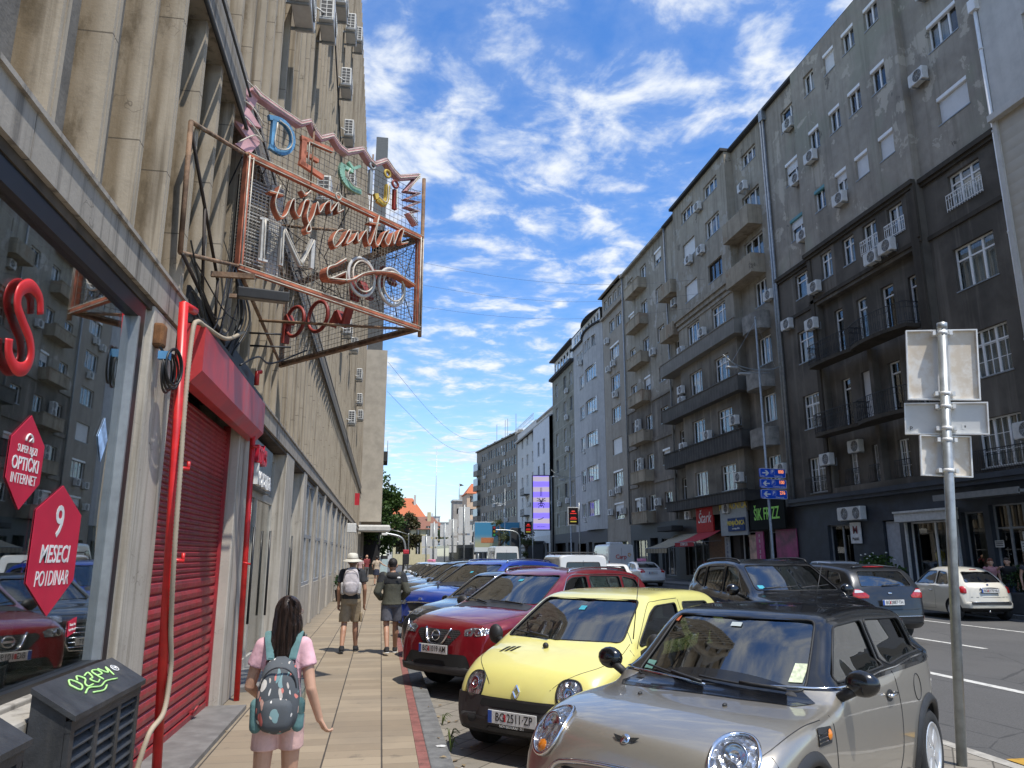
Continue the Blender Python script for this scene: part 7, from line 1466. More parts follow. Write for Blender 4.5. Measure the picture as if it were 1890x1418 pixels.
def f500_parts(root,o,bvh,S):
    for s in (1,-1):
        m=MB(); patch(m,bvh,roundpoly([(s*.60,.75),(s*.74,.76),(s*.71,.94),(s*.60,.95)],.04),'B',.008,.03,0,.02); m.build('tail_light',REDL,root); vw='L' if s>0 else 'R'
        m=MB(); m.tube(trace(bvh,[(-1.33,.80),(-1.45,.80)],vw,.02,3),.015,6); m.build('door_handle',CHR,root)
    m=MB(); patch(m,bvh,roundpoly([(-.58,.45),(.58,.45),(.58,.52),(-.58,.52)],.03),'B',.010,.05); q=m.build('bumper_inset',BLKP,root); m=MB(); m.tube(trace(bvh,[(-.58,.525),(0,.525),(.58,.525)],'B',.014,6),.009,5); m.build('chrome_strip',CHR,q)
    m=MB(); m.tube(trace(bvh,[(-.26,.885),(0,.90),(.26,.885)],'B',.018,6),.016,6); m.build('boot_handle',CHR,root); m=MB(); m.tube(trace(bvh,[(-.56,.66),(0,.65),(.56,.66)],'B',.0,8),.005,4); m.build('panel_gap',SEAL,root)
    m=MB(); patch(m,bvh,[(-.1,1.385),(.1,1.385),(.1,1.40),(-.1,1.40)],'B',.012,.05); m.build('brake_light',REDL,root); h,n=shoot(bvh,Vector((-8,0,.98)),Vector((1,0,0))); m=MB(); m.sphere(h+n*.005,(.012,.035,.035),12); m.build('badge',NAVY,root)
    split(o,lambda c,mi,n: mi==0 and c.z<.36 and c.x<-2.4,'rear_bumper',BLKP,[((0,0,.36),(0,0,1),lambda c:c.x<-2.2)],root,.006); m=MB(); m.tube([(-2.8,.1,.27),(-2.9,.1,.27)],.025,8); m.build('exhaust',CHR,root); plate(root,'BG 2170·NU',-2.87,.83,True)
make_car('small_car','cream white rounded small car seen from behind on the right',F500,fwd((16.95,19.4),84,2.86),84,CREAM,'car',GT,parts=f500_parts)
# ---------------- more traffic
def tailer(text,xr,pz=.8,taxi=None):
    def f(root,o,bvh,S):
        plain_parts(text)(root,o,bvh,dict(S,pz=pz))
        if taxi: m=MB(); m.box(-1.75,-1.5,-.28,.28,1.47,1.62,bev=.05); m.build('roof_sign',taxi,root)
    return f
make_car('saloon_car','white taxi saloon with a pink roof sign seen from behind',SALOON,(16.1,48),90,MATS['white_paint'],'taxi',GT,detail=1,parts=tailer('BG 3051·TX',-3.66,.8,pm('taxi_pink',(.75,.25,.40),.4)))
make_car('saloon_car','silver saloon half hidden behind the black off-road car',SALOON,(12.6,27.5),90,P_('silver_blue_paint',(.22,.25,.28)),'car',GT,detail=1,parts=tailer('BG 911·AB',-3.66))
make_car('hatchback','white hatchback with red tail lights ahead of the red crossover roof',HATCH,(10.3,36.5),90,MATS['white_paint'],'car',GT,detail=1,parts=tailer('BG 640·CV',-3.3,.75))
make_car('hatchback','white car with dark rear window parked far right behind the leafy bush',HATCH,(19.8,33.5),90,MATS['white_paint'],'car',GT,detail=1,gz=.0,parts=tailer('BG 472·DD',-3.3,.75))
make_car('saloon_car','dark blue car far ahead among the traffic',SALOON,(7.2,64),90,P_('navy_paint',(.015,.03,.12)),'car',GT,detail=1,parts=tailer(None,-3.66))
def van(name,label,pos,head,L,W_,H,mat,hood=.9,hz=1.2,wins=(),parts=None,R_=.34,detail=1):
    f=.85; xr=f-L
    S=dict(top=[(xr,.7),(xr+.005,H*.62),(xr+.04,H*.93),(xr+.18,H*.99),(xr+L*.5,H),(f-hood-.95,H*.985),(f-hood-.75,H*.95),(f-hood-.1,hz+.12),(f-hood*.7,hz),(f-.18,hz-.2),(f-.04,hz-.42),(f,.45)],bot=[(xr,.42),(xr+.4,.28),(f-.4,.24),(f,.32)],W=[(xr,W_/2-.10),(xr+.08,W_/2-.03),(xr+.4,W_/2),(f-.9,W_/2),(f-.3,W_/2-.08),(f,W_/2-.28)],belt=[(xr,hz*.92),(f,hz*.75)],cab=(xr+.2,f-hood-.2),xm=xr+L*.55,tum=.085,ins=.02,cw=.12,cr=.03,crown=.03,r=.12,R=R_,wb=L-f-1.0,yw=W_/2-.12,tw=.2,ag=.05,spokes=8,wins=list(wins),mir=(f-hood-.35,W_/2,hz+.12,BLKP,(.08,.1,.16)))
    return make_car(name,label,S,pos,head,mat,'van',GT,detail=detail,parts=parts)
WV=MATS['white_paint']
def vp(text,tz,xr,extra=None):
    def f(root,o,bvh,S):
        w=S['yw']+.12
        for s in (1,-1): m=MB(); patch(m,bvh,roundpoly([(s*(w-.10),tz),(s*(w-.02),tz),(s*(w-.03),tz+.45),(s*(w-.10),tz+.45)],.02),'B',.008,.08); m.build('tail_light',REDL,root)
        m=MB(); m.tube(trace(bvh,[(0,.6),(0,1.2),(0,S['top'][3][1]*.9)],'B',.002,6),.006,4); m.build('panel_gap',SEAL,root); plate(root,text,xr-.02,.72,True)
        if extra: extra(root,bvh,S)
    return f
def caddy_x(root,bvh,S):
    for x in (-2.4,-1.2): m=MB(); m.tube([(x,-.72,1.80),(x,-.70,1.90),(x,.70,1.90),(x,.72,1.80)],.022,6); m.build('roof_bar',BLKP,root)
    m=MB(); m.tube([(-2.9,0,1.8),(-3.05,0,2.05)],.006,4); m.build('aerial',BLKP,root)
van('small_van','white small van with roof bars, only its roof showing above the red crossover',(6.6,28.3),90,4.4,1.80,1.84,WV,1.0,1.15,[('B',[(-.62,1.15),(.62,1.15),(.55,1.58),(-.55,1.58)]),('S',[(-.7,1.2),(-1.5,1.2),(-1.5,1.6),(-1.05,1.6)])],vp('BG 1502·VA',.9,-3.55,caddy_x))
def carp_x(root,bvh,S):
    m=MB(); m.box(-3.6,-2.6,-.5,.5,2.60,2.76,bev=.08); m.build('roof_unit',WV,root); xr=S['top'][0][0]
    m=MB(); m.add(*text_mb('Carp',.40,.006,bold=.01),M=T(xr-.015,.05,1.72,PI/2,0,-PI/2)); m.build('lettering',pm('carp_red',(.55,.06,.05),.5),root)
    m=MB()
    for k in range(5): m.sphere((xr-.012,-.55-.09*math.cos(k*1.2),1.86+.1*math.sin(k*1.2)),(.01,.05,.035),8)
    m.build('logo',pm('logo_orange',(.65,.32,.05),.5),root)
van('delivery_van','tall white delivery van with red and orange logo parked on the right',(16.7,57),90,5.6,2.05,2.62,WV,.95,1.35,[('S',[(-.75,1.5),(-1.6,1.5),(-1.6,2.1),(-1.1,2.1)])],vp('BG 2214·CP',1.0,-4.75,carp_x),.36)
van('minibus','white minibus with a wide dark rear window far ahead',(9.0,60),90,5.6,2.0,2.5,WV,.95,1.35,[('B',[(-.78,1.35),(.78,1.35),(.74,2.0),(-.74,2.0)]),('S',[(-1.9,1.5),(-4.5,1.5),(-4.5,2.1),(-1.9,2.1)])],vp('BG 777·MB',1.0,-4.75),.36)
# bus
bs=empty('city_bus',(8.3,80,ZR),PI/2+R(3),'dark city bus far ahead left of the minibus','bus',GT); m=MB(); m.box(0,12,-1.27,1.27,.32,3.05,bev=.14); m.build('body',pm('bus_dark',(.03,.033,.036),.35,coat=.5),bs)
m=MB(); m.box(.6,11.2,-1.1,1.1,3.05,3.3,bev=.1); m.build('roof_unit',pm('bus_white',(.55,.55,.54),.5),bs)
m=MB(); m.box(-.02,0,-1.1,1.1,1.5,2.6); m.build('rear_window',CGD,bs)
for s in (1,-1): m=MB(); m.box(.4,11.5,s*1.272-.004,s*1.272+.004,1.25,2.6); m.build('side_window',CGD,bs)
for x in (2.6,9):
    for s in (1,-1): wheel(bs,x,s*1.1,.48,s,8,.28)
for s in (1,-1): m=MB(); m.box(-.025,0,s*1.05-.12,s*1.05+.12,.9,1.2); m.build('tail_light',REDL,bs)
# ================= people
def remesh(mb,name,mat,parent,voxel=.012,smooth=4,mats=None):
    o=mb.build(name,mats or mat,None); m=o.modifiers.new('r','REMESH'); m.mode='VOXEL'; m.voxel_size=voxel; m.use_smooth_shade=True
    if smooth: k=o.modifiers.new('s','SMOOTH'); k.factor=.5; k.iterations=smooth
    me=evalmesh(o); old=o.data; o.modifiers.clear(); o.data=me; bpy.data.meshes.remove(old)
    if not me.materials: me.materials.append(mat)
    o.parent=parent; return o
def cap(mb,p,q,r0,r1,n=12,sq=None):
    p=Vector(p); q=Vector(q); d=(q-p); L=d.length; d.normalize() if L>1e-6 else None
    pts=[p-d*r0*c for c in (.98,.8,.4)]+[p.lerp(q,t) for t in (0,.25,.5,.75,1)]+[q+d*r1*c for c in (.4,.8,.98)]
    rr=[r0*.2,r0*.6,r0*.92]+[r0+(r1-r0)*t for t in (0,.25,.5,.75,1)]+[r1*.92,r1*.6,r1*.2]
    mb.tube(pts,rr,n)
SKIN=pm('skin',(.52,.30,.20),.5,var=.08,scale=12); SKIN2=pm('skin_tan',(.40,.215,.135),.5,var=.08,scale=12); HAIRD=pm('hair_dark',(.012,.009,.008),.6,var=.5,scale=8,bmp=1.,bscale=60)
def hand(mb,w,d,side,s=1,curl=.5,spread=Vector((0,0,0)),fr=.0072):
    """palm, four unequal curled fingers and a thumb; d = direction of the fingers, side = direction of the thumb"""
    d=Vector(d).normalized(); sd=Vector(side); sd=(sd-d*sd.dot(d)).normalized(); nn=d.cross(sd).normalized(); w=Vector(w)
    for k in range(4):
        o=sd*(.027-.018*k)*s; cap(mb,w+o*.6,w+d*.075*s+o,.014*s,.0115*s,8)
    for k,l in enumerate((.066,.076,.070,.054)):
        p=w+d*.075*s+sd*(.027-.018*k)*s; a=curl*(.55+.12*k); dirv=d
        for j,f in enumerate((.45,.32,.23)):
            a2=a*(j+.6); dv=(d*math.cos(a2)+nn*math.sin(a2)).normalized(); q=p+dv*l*f*s; cap(mb,p,q,fr*(1.0-.1*j)*s*1.15,fr*(.93-.1*j)*s*1.15,8); p=q
    p=w+d*.02*s+sd*.022*s
    for f,dv in ((.035,(d*.6+sd*.8+nn*.2)),(.028,(d*.85+sd*.35+nn*.45)),(.02,(d*.9+sd*.1+nn*.5))):
        q=p+dv.normalized()*f*s; cap(mb,p,q,.0105*s,.0088*s,8); p=q
def torso(mb,D,s,g,fem,zmin,hem=False):
    Z=[(.84,.140,.098),(.92,.152,.108),(1.00,.138,.100),(1.10,.124 if fem else .135,.092),(1.20,.132 if fem else .146,.098),(1.30,.146 if fem else .162,.106),(1.37,.142 if fem else .160,.098),(1.415,.10,.078),(1.455,.058,.056)]
    Z=[z for z in Z if z[0]>zmin+.015]; z0=zmin; hw=interp([q[0] for q in Z],[q[1] for q in Z],z0); hd=interp([q[0] for q in Z],[q[2] for q in Z],z0); Z=[(z0,hw+(.012 if hem else 0),hd+(.012 if hem else 0))]+Z
    sx=abs(D['sR'].x)/.175; P=[]
    for z,hw,hd in Z:
        k=1+(sx-1)*min(1,max(0,(z-1.05)/.25)); P.append([Vector((D['pel'].x+(hw*k+g)*abs(math.cos(t))**.85*(1 if math.cos(t)>0 else -1),(hd+g)*abs(math.sin(t))**.9*(1 if math.sin(t)>0 else -1)+(.012 if z>1.2 else 0)-(.01 if z>1.4 else 0),z))*s for t in [2*PI*q/24 for q in range(24)]])
    n0=len(mb.v); mb.grid(P,0,True,True); n=len(P); mb.f+=[[n0+q for q in range(24)][::-1],[n0+(n-1)*24+q for q in range(24)]]; mb.mi+=[0,0]; mb.sm+=[True,True]
def person(label,pos,rz,H,J,skin,shirt,short,shoe,hair,group=None,sleeve=.5,leg=.5,long_=False,voxel=.010,fem=0,headyaw=0,skirt=False,name='person',hand_l=True,shirt_len=.98,loose=1.,sole=None):
    s=H/1.70; root=empty(name,pos,rz,label,'person',group); V=lambda p:Vector(p)*s
    D=dict(pel=(0,0,.95),ch=(0,0,1.27),nk=(0,0,1.44),hd=(0,.02,1.585),sL=(-.175,0,1.385),sR=(.175,0,1.385),eL=(-.225,-.02,1.10),eR=(.225,-.02,1.10),wL=(-.24,.06,.85),wR=(.24,.06,.85),hL=(-.085,0,.90),hR=(.085,0,.90),kL=(-.095,.03,.49),kR=(.095,.03,.49),aL=(-.1,-.03,.085),aR=(.1,-.03,.085),fdL=(-.1,1,0),fdR=(.1,1,0),hdL=(0,.15,-1),hdR=(0,.15,-1)); D.update(J)
    D={k:Vector(v) for k,v in D.items()}; b=MB(); hr=Matrix.Rotation(headyaw,3,'Z'); hc=D['hd']
    def ell_(c,r,rot=None):
        k=MB(); k.sphere((0,0,0),tuple(x*s for x in r),18); M=Matrix.Translation(V(c))@((rot or Matrix.Identity(3)).to_4x4()); b.add(k.v,k.f,0,True,M)
    torso(b,D,s,0,fem,.86)
    cap(b,V(D['nk'])-V((0,0,.05)),V(hc)-V((0,0,.06)),.058*s,.056*s)
    ell_(hc,(.080,.098,.114),hr); ell_(hc+hr@Vector((0,.03,-.055)),(.058,.066,.062),hr); ell_(hc+hr@Vector((0,.104,-.012)),(.012,.018,.02),hr); ell_(hc+hr@Vector((0,.098,-.005)),(.010,.010,.03),hr)
    ell_(hc+hr@Vector((0,.088,-.062)),(.026,.012,.009),hr); ell_(hc+hr@Vector((0,.088,.022)),(.05,.012,.010),hr)
    for sg in (-1,1): ell_(hc+hr@Vector((sg*.084,-.004,-.014)),(.014,.022,.034),hr)
    for a in 'LR':
        cap(b,V(D['s'+a]),V(D['e'+a]),.048*s,.038*s); cap(b,V(D['e'+a]),V(D['w'+a]),.039*s,.026*s); hd=D['hd'+a]; sg=1 if a=='L' else -1
        hand(b,V(D['w'+a]),hd,(sg*.5,.9,0) if abs(Vector(hd).normalized().y)<.8 else (sg,.0,.3),s*1.02,curl=.85)
        cap(b,V(D['h'+a]),V(D['k'+a]),.078*s,.054*s); m_=D['k'+a].lerp(D['a'+a],.33)+Vector((0,-.018,0)); cap(b,V(D['k'+a]),V(m_),.052*s,.054*s); cap(b,V(m_),V(D['a'+a]),.054*s,.036*s)
        f=Vector(D['fd'+a]).normalized(); cap(b,V(D['a'+a]+Vector((0,0,-.03))),V(D['a'+a]+f*.12+Vector((0,0,-.055))),.035*s,.03*s)
    body=remesh(b,'body',skin,root,voxel*s,2)
    # eyes
    for sg in (-1,1): e=MB(); e.sphere(tuple(V(hc+hr@Vector((sg*.03,.086,.012)))),(.011*s,.008*s,.007*s),8); e.build('eye',pm('eye_dark',(.02,.015,.012),.3),root)
    c=MB(); b=c; g=.013*loose; torso(c,D,s,g,fem,shirt_len-.06,hem=True)
    def frust(p,q,r0,r1,n=14): p=Vector(p); q=Vector(q); c.tube([p,p.lerp(q,.3),p.lerp(q,.65),q],[r0,r0*.7+r1*.3,r0*.3+r1*.7,r1],n)
    for a in 'LR':
        sp=V(D['s'+a]+Vector((.012 if a=='L' else -.012,0,.0)))
        if sleeve<=1: c.sphere(tuple(sp),(.050+g)*s,14); frust(sp,V(D['s'+a].lerp(D['e'+a],sleeve)),(.049+g)*s,(.050+g*1.3)*s)
        else: c.sphere(tuple(sp),(.052+g)*s,14); cap(c,sp,V(D['e'+a]),(.052+g)*s,(.043+g)*s); cap(c,V(D['e'+a]),V(D['e'+a].lerp(D['w'+a],sleeve-1)),(.043+g)*s,(.032+g*.8)*s)
    if sleeve>0: remesh(c,'shirt',shirt,root,.009*s,6)
    c=MB(); b=c; g=.012*loose
    c.grid([[V((D['pel'].x+(hw+g*.7)*math.cos(t),(hd+g*.7)*math.sin(t),z)) for t in [2*PI*k/20 for k in range(20)]] for z,hw,hd in ((1.03,.135,.098),(.98,.146,.104),(.92,.158,.112),(.86,.160,.112),(.82,.14,.10))],0,True,True); c.f+=[list(range(20))[::-1],[80+k for k in range(20)]]; c.mi+=[0,0]; c.sm+=[True,True]
    if skirt: c.lathe([(.14*s,(.95)*s),(.17*s,.85*s),(.20*s,.62*s),(.19*s,.60*s)],16,0,Matrix.Translation((D['pel'].x*s,0,0)))
    else:
        for a in 'LR':
            hp=V(D['h'+a]+Vector((0,0,.0)))
            if leg<=1: frust(hp,V(D['h'+a].lerp(D['k'+a],leg)),(.080+g*.8)*s,(.070+g*1.5)*s,16)
            else: cap(c,hp,V(D['k'+a]),(.080+g)*s,(.058+g)*s,14); cap(c,V(D['k'+a]),V(D['k'+a].lerp(D['a'+a],leg-1)),(.060+g)*s,(.05+g)*s,14)
    remesh(c,'skirt' if skirt else 'shorts' if leg<=1 else 'trousers',short,root,.009*s,5)
    for a in 'LR':
        f=Vector(D['fd'+a]).normalized(); A=D['a'+a]; c=MB(); cap(c,V(A+Vector((0,0,-.01))),V(A+Vector((0,0,-.045))),.047*s,.045*s); cap(c,V(A-f*.02+Vector((0,0,-.045))),V(A+f*.16+Vector((0,0,-.055))),.043*s,.036*s); so_=remesh(c,'shoe',shoe,root,.010*s,1)
        c=MB(); cap(c,V(A-f*.025+Vector((0,0,-.075))),V(A+f*.165+Vector((0,0,-.075))),.044*s,.040*s)
        for i,v in enumerate(c.v): c.v[i]=(v[0],v[1],(A.z-.075)*s+(v[2]-(A.z-.075)*s)*.3)
        c.build('sole',sole or INKW,so_)
    if hair is not None:
        c=MB(); b=c; ell_(hc+hr@Vector((0,-.014,.028 if fem else .040)),(.087,.100,.106 if fem else .088),hr); ell_(hc+hr@Vector((0,.03,.07)),(.075,.07,.06),hr); ell_(hc+hr@Vector((0,-.050,-.02)),(.068,.048,.055 if fem else .035),hr)
        remesh(c,'hair',hair,root,.010*s,2)
    return root,s,D
CLOTH=lambda n,c: pm(n,c,.85,var=.18,scale=9,bmp=1.0,bscale=11)
def pack(root,mat,w,h,d,base,mat2=None,z0=0,tilt=0,strapmat=None,shoulders=None,bottle=None):
    m=MB(); P=[]
    for i in range(17):
        t=i/16; k=(1-abs(2*t-1)**5)**.5 if 0<t<1 else .05; ring=[]
        kw=w/2*(.82+.18*math.sin(PI*min(1,t*1.15+.1)))*max(k,.3) if 0<t<1 else w/2*.2; kd=d*(.62+.38*math.sin(PI*(t*.75+.05)+.5))*max(k,.3) if 0<t<1 else d*.2
        for j in range(24):
            a=2*PI*j/24; c,s_=math.cos(a),math.sin(a); ring.append((base[0]+kw*abs(c)**.6*(1 if c>=0 else -1),base[1]-kd/2+kd/2*abs(s_)**.7*(1 if s_>=0 else -1)+tilt*t,base[2]+h*t))
        P.append(ring)
    m.grid(P,0,True,True); m.f.append(list(range(24))[::-1]); m.mi.append(0); m.sm.append(True); n=len(m.v)-24; m.f.append([n+k for k in range(24)]); m.mi.append(0); m.sm.append(True)
    o=m.build('backpack',mat,root); m=MB(); P=[]
    for i in range(9):
        t=i/8; k=math.sqrt(max(.02,1-abs(2*t-1)**4)); ring=[]
        for j in range(20):
            a=2*PI*j/20; c,s_=math.cos(a),math.sin(a); ring.append((base[0]+w*.37*k*abs(c)**.6*(1 if c>=0 else -1),base[1]-d*.88+.045*k*s_,base[2]+h*(.06+.46*t)))
        P.append(ring)
    m.grid(P,0,True,True); m.build('pocket',mat,o)
    for s in (1,-1):
        m=MB(); cap(m,(base[0]+s*w*.47,base[1]-d*.45,base[2]+h*.12),(base[0]+s*w*.47,base[1]-d*.45,base[2]+h*.40),d*.24,d*.26); m.build('side_pocket',mat2 or mat,o)
        if shoulders:
            x,y,z=shoulders; m=MB(); pth=smooth_path([(base[0]+s*w*.25,base[1]-.01,base[2]+h*.95),(s*x*.62,y-.05,z+.03),(s*x*.66,y+.03,z+.045),(s*x*.68,y+.12,z-.02),(s*x*.66,y+.135,z-.18)],5)
            m.grid([[p+Vector((-.022,0,.004)),p+Vector((-.011,0,.012)),p+Vector((.011,0,.012)),p+Vector((.022,0,.004))] for p in pth]); m.grid([[p+Vector((-.022,0,.004)),p+Vector((.022,0,.004))] for p in pth]); m.build('strap',strapmat or mat2 or mat,o)
    m=MB(); m.tube(trace_arch(base,w,h,d),.0045,5); m.build('zip',pm('zip_dark',(.03,.03,.035),.5),o)
    if bottle: m=MB(); m.lathe([(.028,0),(.03,.01),(.03,.14),(.018,.17),(.018,.19)],14,0,T(base[0]+w*.5,base[1]-d*.5,base[2]+h*.28)); m.build('bottle',bottle,o)
    return o
def trace_arch(base,w,h,d): return [(base[0]+w*.40*math.cos(a),base[1]-d*.93+.02*abs(math.cos(a)),base[2]+h*(.62+.27*math.sin(a))) for a in [PI*i/16 for i in range(17)]]
# --- girl in pink
def floral():
    m,t=newmat('floral_cloth'); co=t.add('ShaderNodeTexCoord').outputs['Object']; w_=t.add('ShaderNodeVectorMath',{0:co,1:t.add('ShaderNodeVectorMath',{0:t.add('ShaderNodeTexNoise',{'Vector':co,'Scale':7}).outputs[1],1:(.10,.10,.10)},operation='MULTIPLY').outputs[0]},operation='ADD').outputs[0]
    c=t.mix(t.noise(co,6,3),(.060,.068,.076),(.085,.095,.104))
    for sc_,rot,thr,pal in ((9.5,.6,.22,((.62,.58,.52),(.60,.16,.13),(.20,.32,.33))),(13,-.7,.20,((.52,.47,.42),(.50,.30,.24),(.16,.27,.28))),(22,.2,.16,((.62,.60,.56),(.62,.2,.16),(.5,.45,.4)))):
        mp=t.add('ShaderNodeMapping',{'Vector':w_}); mp.inputs['Rotation'].default_value=(0,rot,0); mp.inputs['Scale'].default_value=(1.9,.6,.75)
        v=t.add('ShaderNodeTexVoronoi',{'Vector':mp.outputs[0],'Scale':sc_,'Randomness':.9}); s=t.add('ShaderNodeSeparateColor',{0:v.outputs['Color']})
        leaf=t.m('MULTIPLY',t.m('LESS_THAN',v.outputs['Distance'],thr+.1),t.m('GREATER_THAN',s.outputs[1],.42)); col=t.mix(t.m('GREATER_THAN',s.outputs[0],.35),pal[2],t.mix(t.m('GREATER_THAN',s.outputs[0],.68),pal[0],pal[1])); c=t.mix(leaf,c,col)
    t.put(t.b.inputs['Base Color'],c); t.b.inputs['Roughness'].default_value=.75; bump(t,t.noise(co,60,3),.25,.004); return m
def hairm():
    m,t=newmat('long_hair'); co=t.add('ShaderNodeTexCoord').outputs['Object']; n=t.noise(t.scale(co,(60,60,2.5)),1.,4,.6)
    t.put(t.b.inputs['Base Color'],t.mix(t.ramp(n,.35,.7),(.010,.007,.006),(.050,.030,.022))); t.b.inputs['Roughness'].default_value=.36; bump(t,n,.35,.004); return m
HL=hairm(); PINKS=CLOTH('pink_shirt',(.68,.40,.44)); PINKSH=CLOTH('pink_shorts',(.62,.40,.36)); TEALB=CLOTH('teal_pocket',(.10,.20,.20))
gx,gy=-.555,4.93
g,s,D=person('girl in pink T-shirt and shorts with a flowery backpack walking away',(gx,gy,0),R(2),1.43,dict(sL=(-.150,0,1.37),sR=(.150,0,1.37),eR=(.205,-.05,1.085),wR=(.275,.02,.865),hdR=(.42,.15,-.75),eL=(-.215,.03,1.10),wL=(-.16,.20,1.0),hdL=(.3,.8,.2),kL=(-.10,.0,.49),aL=(-.10,-.10,.085),kR=(.085,.08,.50),aR=(.09,.12,.085),hd=(0.02,.02,1.585)),SKIN,PINKS,PINKSH,CLOTH('white_trainer',(.55,.54,.52)),None,sleeve=.50,leg=.52,voxel=.0062,fem=1,headyaw=R(-28),loose=1.0)
mb=MB(); hc=D['hd']*s; rot=Matrix.Rotation(R(-28),4,'Z')
k=MB(); k.sphere((0,-.012*s,.022*s),(.092*s,.104*s,.112*s),20); mb.add(k.v,k.f,0,True,Matrix.Translation(hc)@rot)
for (x,y,z,a,b_,c_) in ((-.01,-.07,-.08,.088,.055,.10),(-.02,-.09,-.20,.095,.045,.13),(-.03,-.108,-.32,.092,.036,.12),(-.035,-.118,-.42,.072,.026,.08),(.07,-.03,-.09,.035,.05,.11),(-.08,-.02,-.09,.03,.05,.12),(-.07,-.05,-.24,.035,.04,.14)):
    k=MB(); k.sphere((hc.x+x*s,hc.y+y*s,hc.z+z*s),(a*s,b_*s,c_*s),14); mb.add(k.v,k.f,0,True)
hr_=remesh(mb,'hair',HL,g,.008,3); bv=BVHTree.FromPolygons([v.co for v in hr_.data.vertices],[tuple(p.vertices) for p in hr_.data.polygons]); rs=random.Random(2); mb=MB()
for i in range(900):
    x0=rs.uniform(-.125,.105); top=hc.z+rs.uniform(.02,.13)*s; endz=hc.z-rs.uniform(.34,.60)*s; sway=rs.uniform(-.05,.03); pts=[]
    for j in range(9):
        t_=j/8; z=top+(endz-top)*t_; x=hc.x+(x0*(1-.25*t_)+sway*t_)*s+.0018*math.sin(j*1.3+i); h=bv.find_nearest(Vector((x,hc.y-.3,z))); hh=bv.ray_cast(Vector((x,hc.y-.6,z)),Vector((0,1,0)))
        p=hh[0] if hh[0] is not None else h[0]; pts.append(Vector((x if t_>.8 else p.x,p.y-rs.uniform(-.0005,.0022),z)))
    mb.tube(pts,[.0013]*6+[.0011,.0009,.0004],3)
mb.build('hair_strand',HL,hr_); hr_.children[0]['kind']='stuff'
m=MB()
for sg in (-1,1): m.tube([Matrix.Translation(hc)@(rot@Vector((sg*.033*s+.021*s*math.cos(a),.102*s,.012*s+.018*s*math.sin(a)))) for a in [i*PI/8 for i in range(16)]],.0016,5,closed=True); m.tube([Matrix.Translation(hc)@(rot@Vector(q)) for q in ((sg*.055*s,.100*s,.015*s),(sg*.075*s,.0,.012*s))],.0016,5)
m.build('glasses',pm('glasses_frame',(.25,.12,.10),.3),g)
pack(g,floral(),.245,.42,.14,(.0,-.105,.685),TEALB,strapmat=TEALB,shoulders=(.165*s,0,1.40*s),bottle=glass('bottle_clear',(.85,.92,.92),.8))
# --- man with a sun hat
mn,s,D=person('man in a cream sun hat with pale backpack, khaki shorts and dark T-shirt',(-.50,14.45,0),R(-2),1.70,dict(eL=(-.225,-.03,1.09),wL=(-.225,.06,.83),eR=(.235,-.03,1.09),wR=(.235,.04,.83),hdR=(-.05,.25,-1),kL=(-.105,.0,.495),aL=(-.115,-.20,.115),kR=(.085,.10,.50),aR=(.10,.17,.085)),SKIN2,CLOTH('charcoal_tee',(.030,.031,.034)),CLOTH('khaki_shorts',(.30,.235,.15)),CLOTH('black_trainer',(.02,.02,.022)),HAIRD,sleeve=.62,leg=.92,voxel=.010,loose=1.4,sole=BLKP)
m=MB(); m.lathe([(.0,1.735),(.05,1.733),(.085,1.715),(.098,1.67),(.103,1.635),(.112,1.625),(.165,1.60),(.178,1.588),(.178,1.583),(.16,1.592),(.108,1.617),(.0,1.617)],28); ht=m.build('sun_hat',CLOTH('cream_hat',(.55,.52,.44)),mn,(0,.01,0),(R(4),0,0)); m=MB(); m.lathe([(.1035,1.632),(.1045,1.64),(.103,1.655),(.100,1.655)],28); m.build('hat_band',CLOTH('taupe_band',(.25,.22,.18)),ht)
for x,y,z in ((-.18,.02,.60),(.19,.04,.60)): m=MB(); m.box(x-.02,x+.02,y-.07,y+.06,z-.08,z+.08,bev=.015); m.build('cargo_pocket',MATS['khaki_shorts'],mn)
pack(mn,CLOTH('mauve_pack',(.46,.42,.42)),.30,.50,.17,(.0,-.125,.98),CLOTH('pale_pocket',(.50,.48,.46)),shoulders=(.175,0,1.40))
# --- boy in a hooded jacket
bo,s,D=person('boy in a black and olive hooded jacket and grey shorts walking beside the parked cars',(.22,14.1,0),R(3),1.63,dict(eL=(-.275,-.06,1.10),wL=(-.20,.10,.98),hdL=(.5,.5,-.3),eR=(.275,-.06,1.10),wR=(.20,.10,.98),hdR=(-.5,.5,-.3),kL=(-.085,.0,.495),aL=(-.075,-.24,.13),kR=(.09,.11,.50),aR=(.10,.20,.085)),SKIN2,CLOTH('olive_jacket',(.065,.064,.045)),CLOTH('grey_shorts',(.10,.10,.115)),MATS['black_trainer'],HAIRD,sleeve=1.95,leg=.78,voxel=.010,loose=2.2,shirt_len=.93)
m=MB(); torso(m,D,s,.013*2.2+.006,0,1.24); 
for a in 'LR':
    sp=(D['s'+a])*s; e_=D['e'+a]*s; m.sphere(tuple(sp),.083*s,14); m.tube([sp,sp.lerp(e_,.25),sp.lerp(e_,.48)],[.083*s,.081*s,.077*s],14)
remesh(m,'jacket_yoke',CLOTH('black_yoke',(.020,.021,.023)),bo,.009,5)
m=MB(); k=MB(); k.sphere((0,-.095*s,1.385*s),(.115*s,.050*s,.062*s),16); m.add(k.v,k.f); k=MB(); k.sphere((0,-.03*s,1.415*s),(.10*s,.085*s,.042*s),16); m.add(k.v,k.f); remesh(m,'hood',MATS['black_yoke'],bo,.010,3)
m=MB(); m.sphere((.105*s,-.152*s,1.355*s),(.035*s,.008,.018*s),10); m.build('logo_patch',INKW,bo)
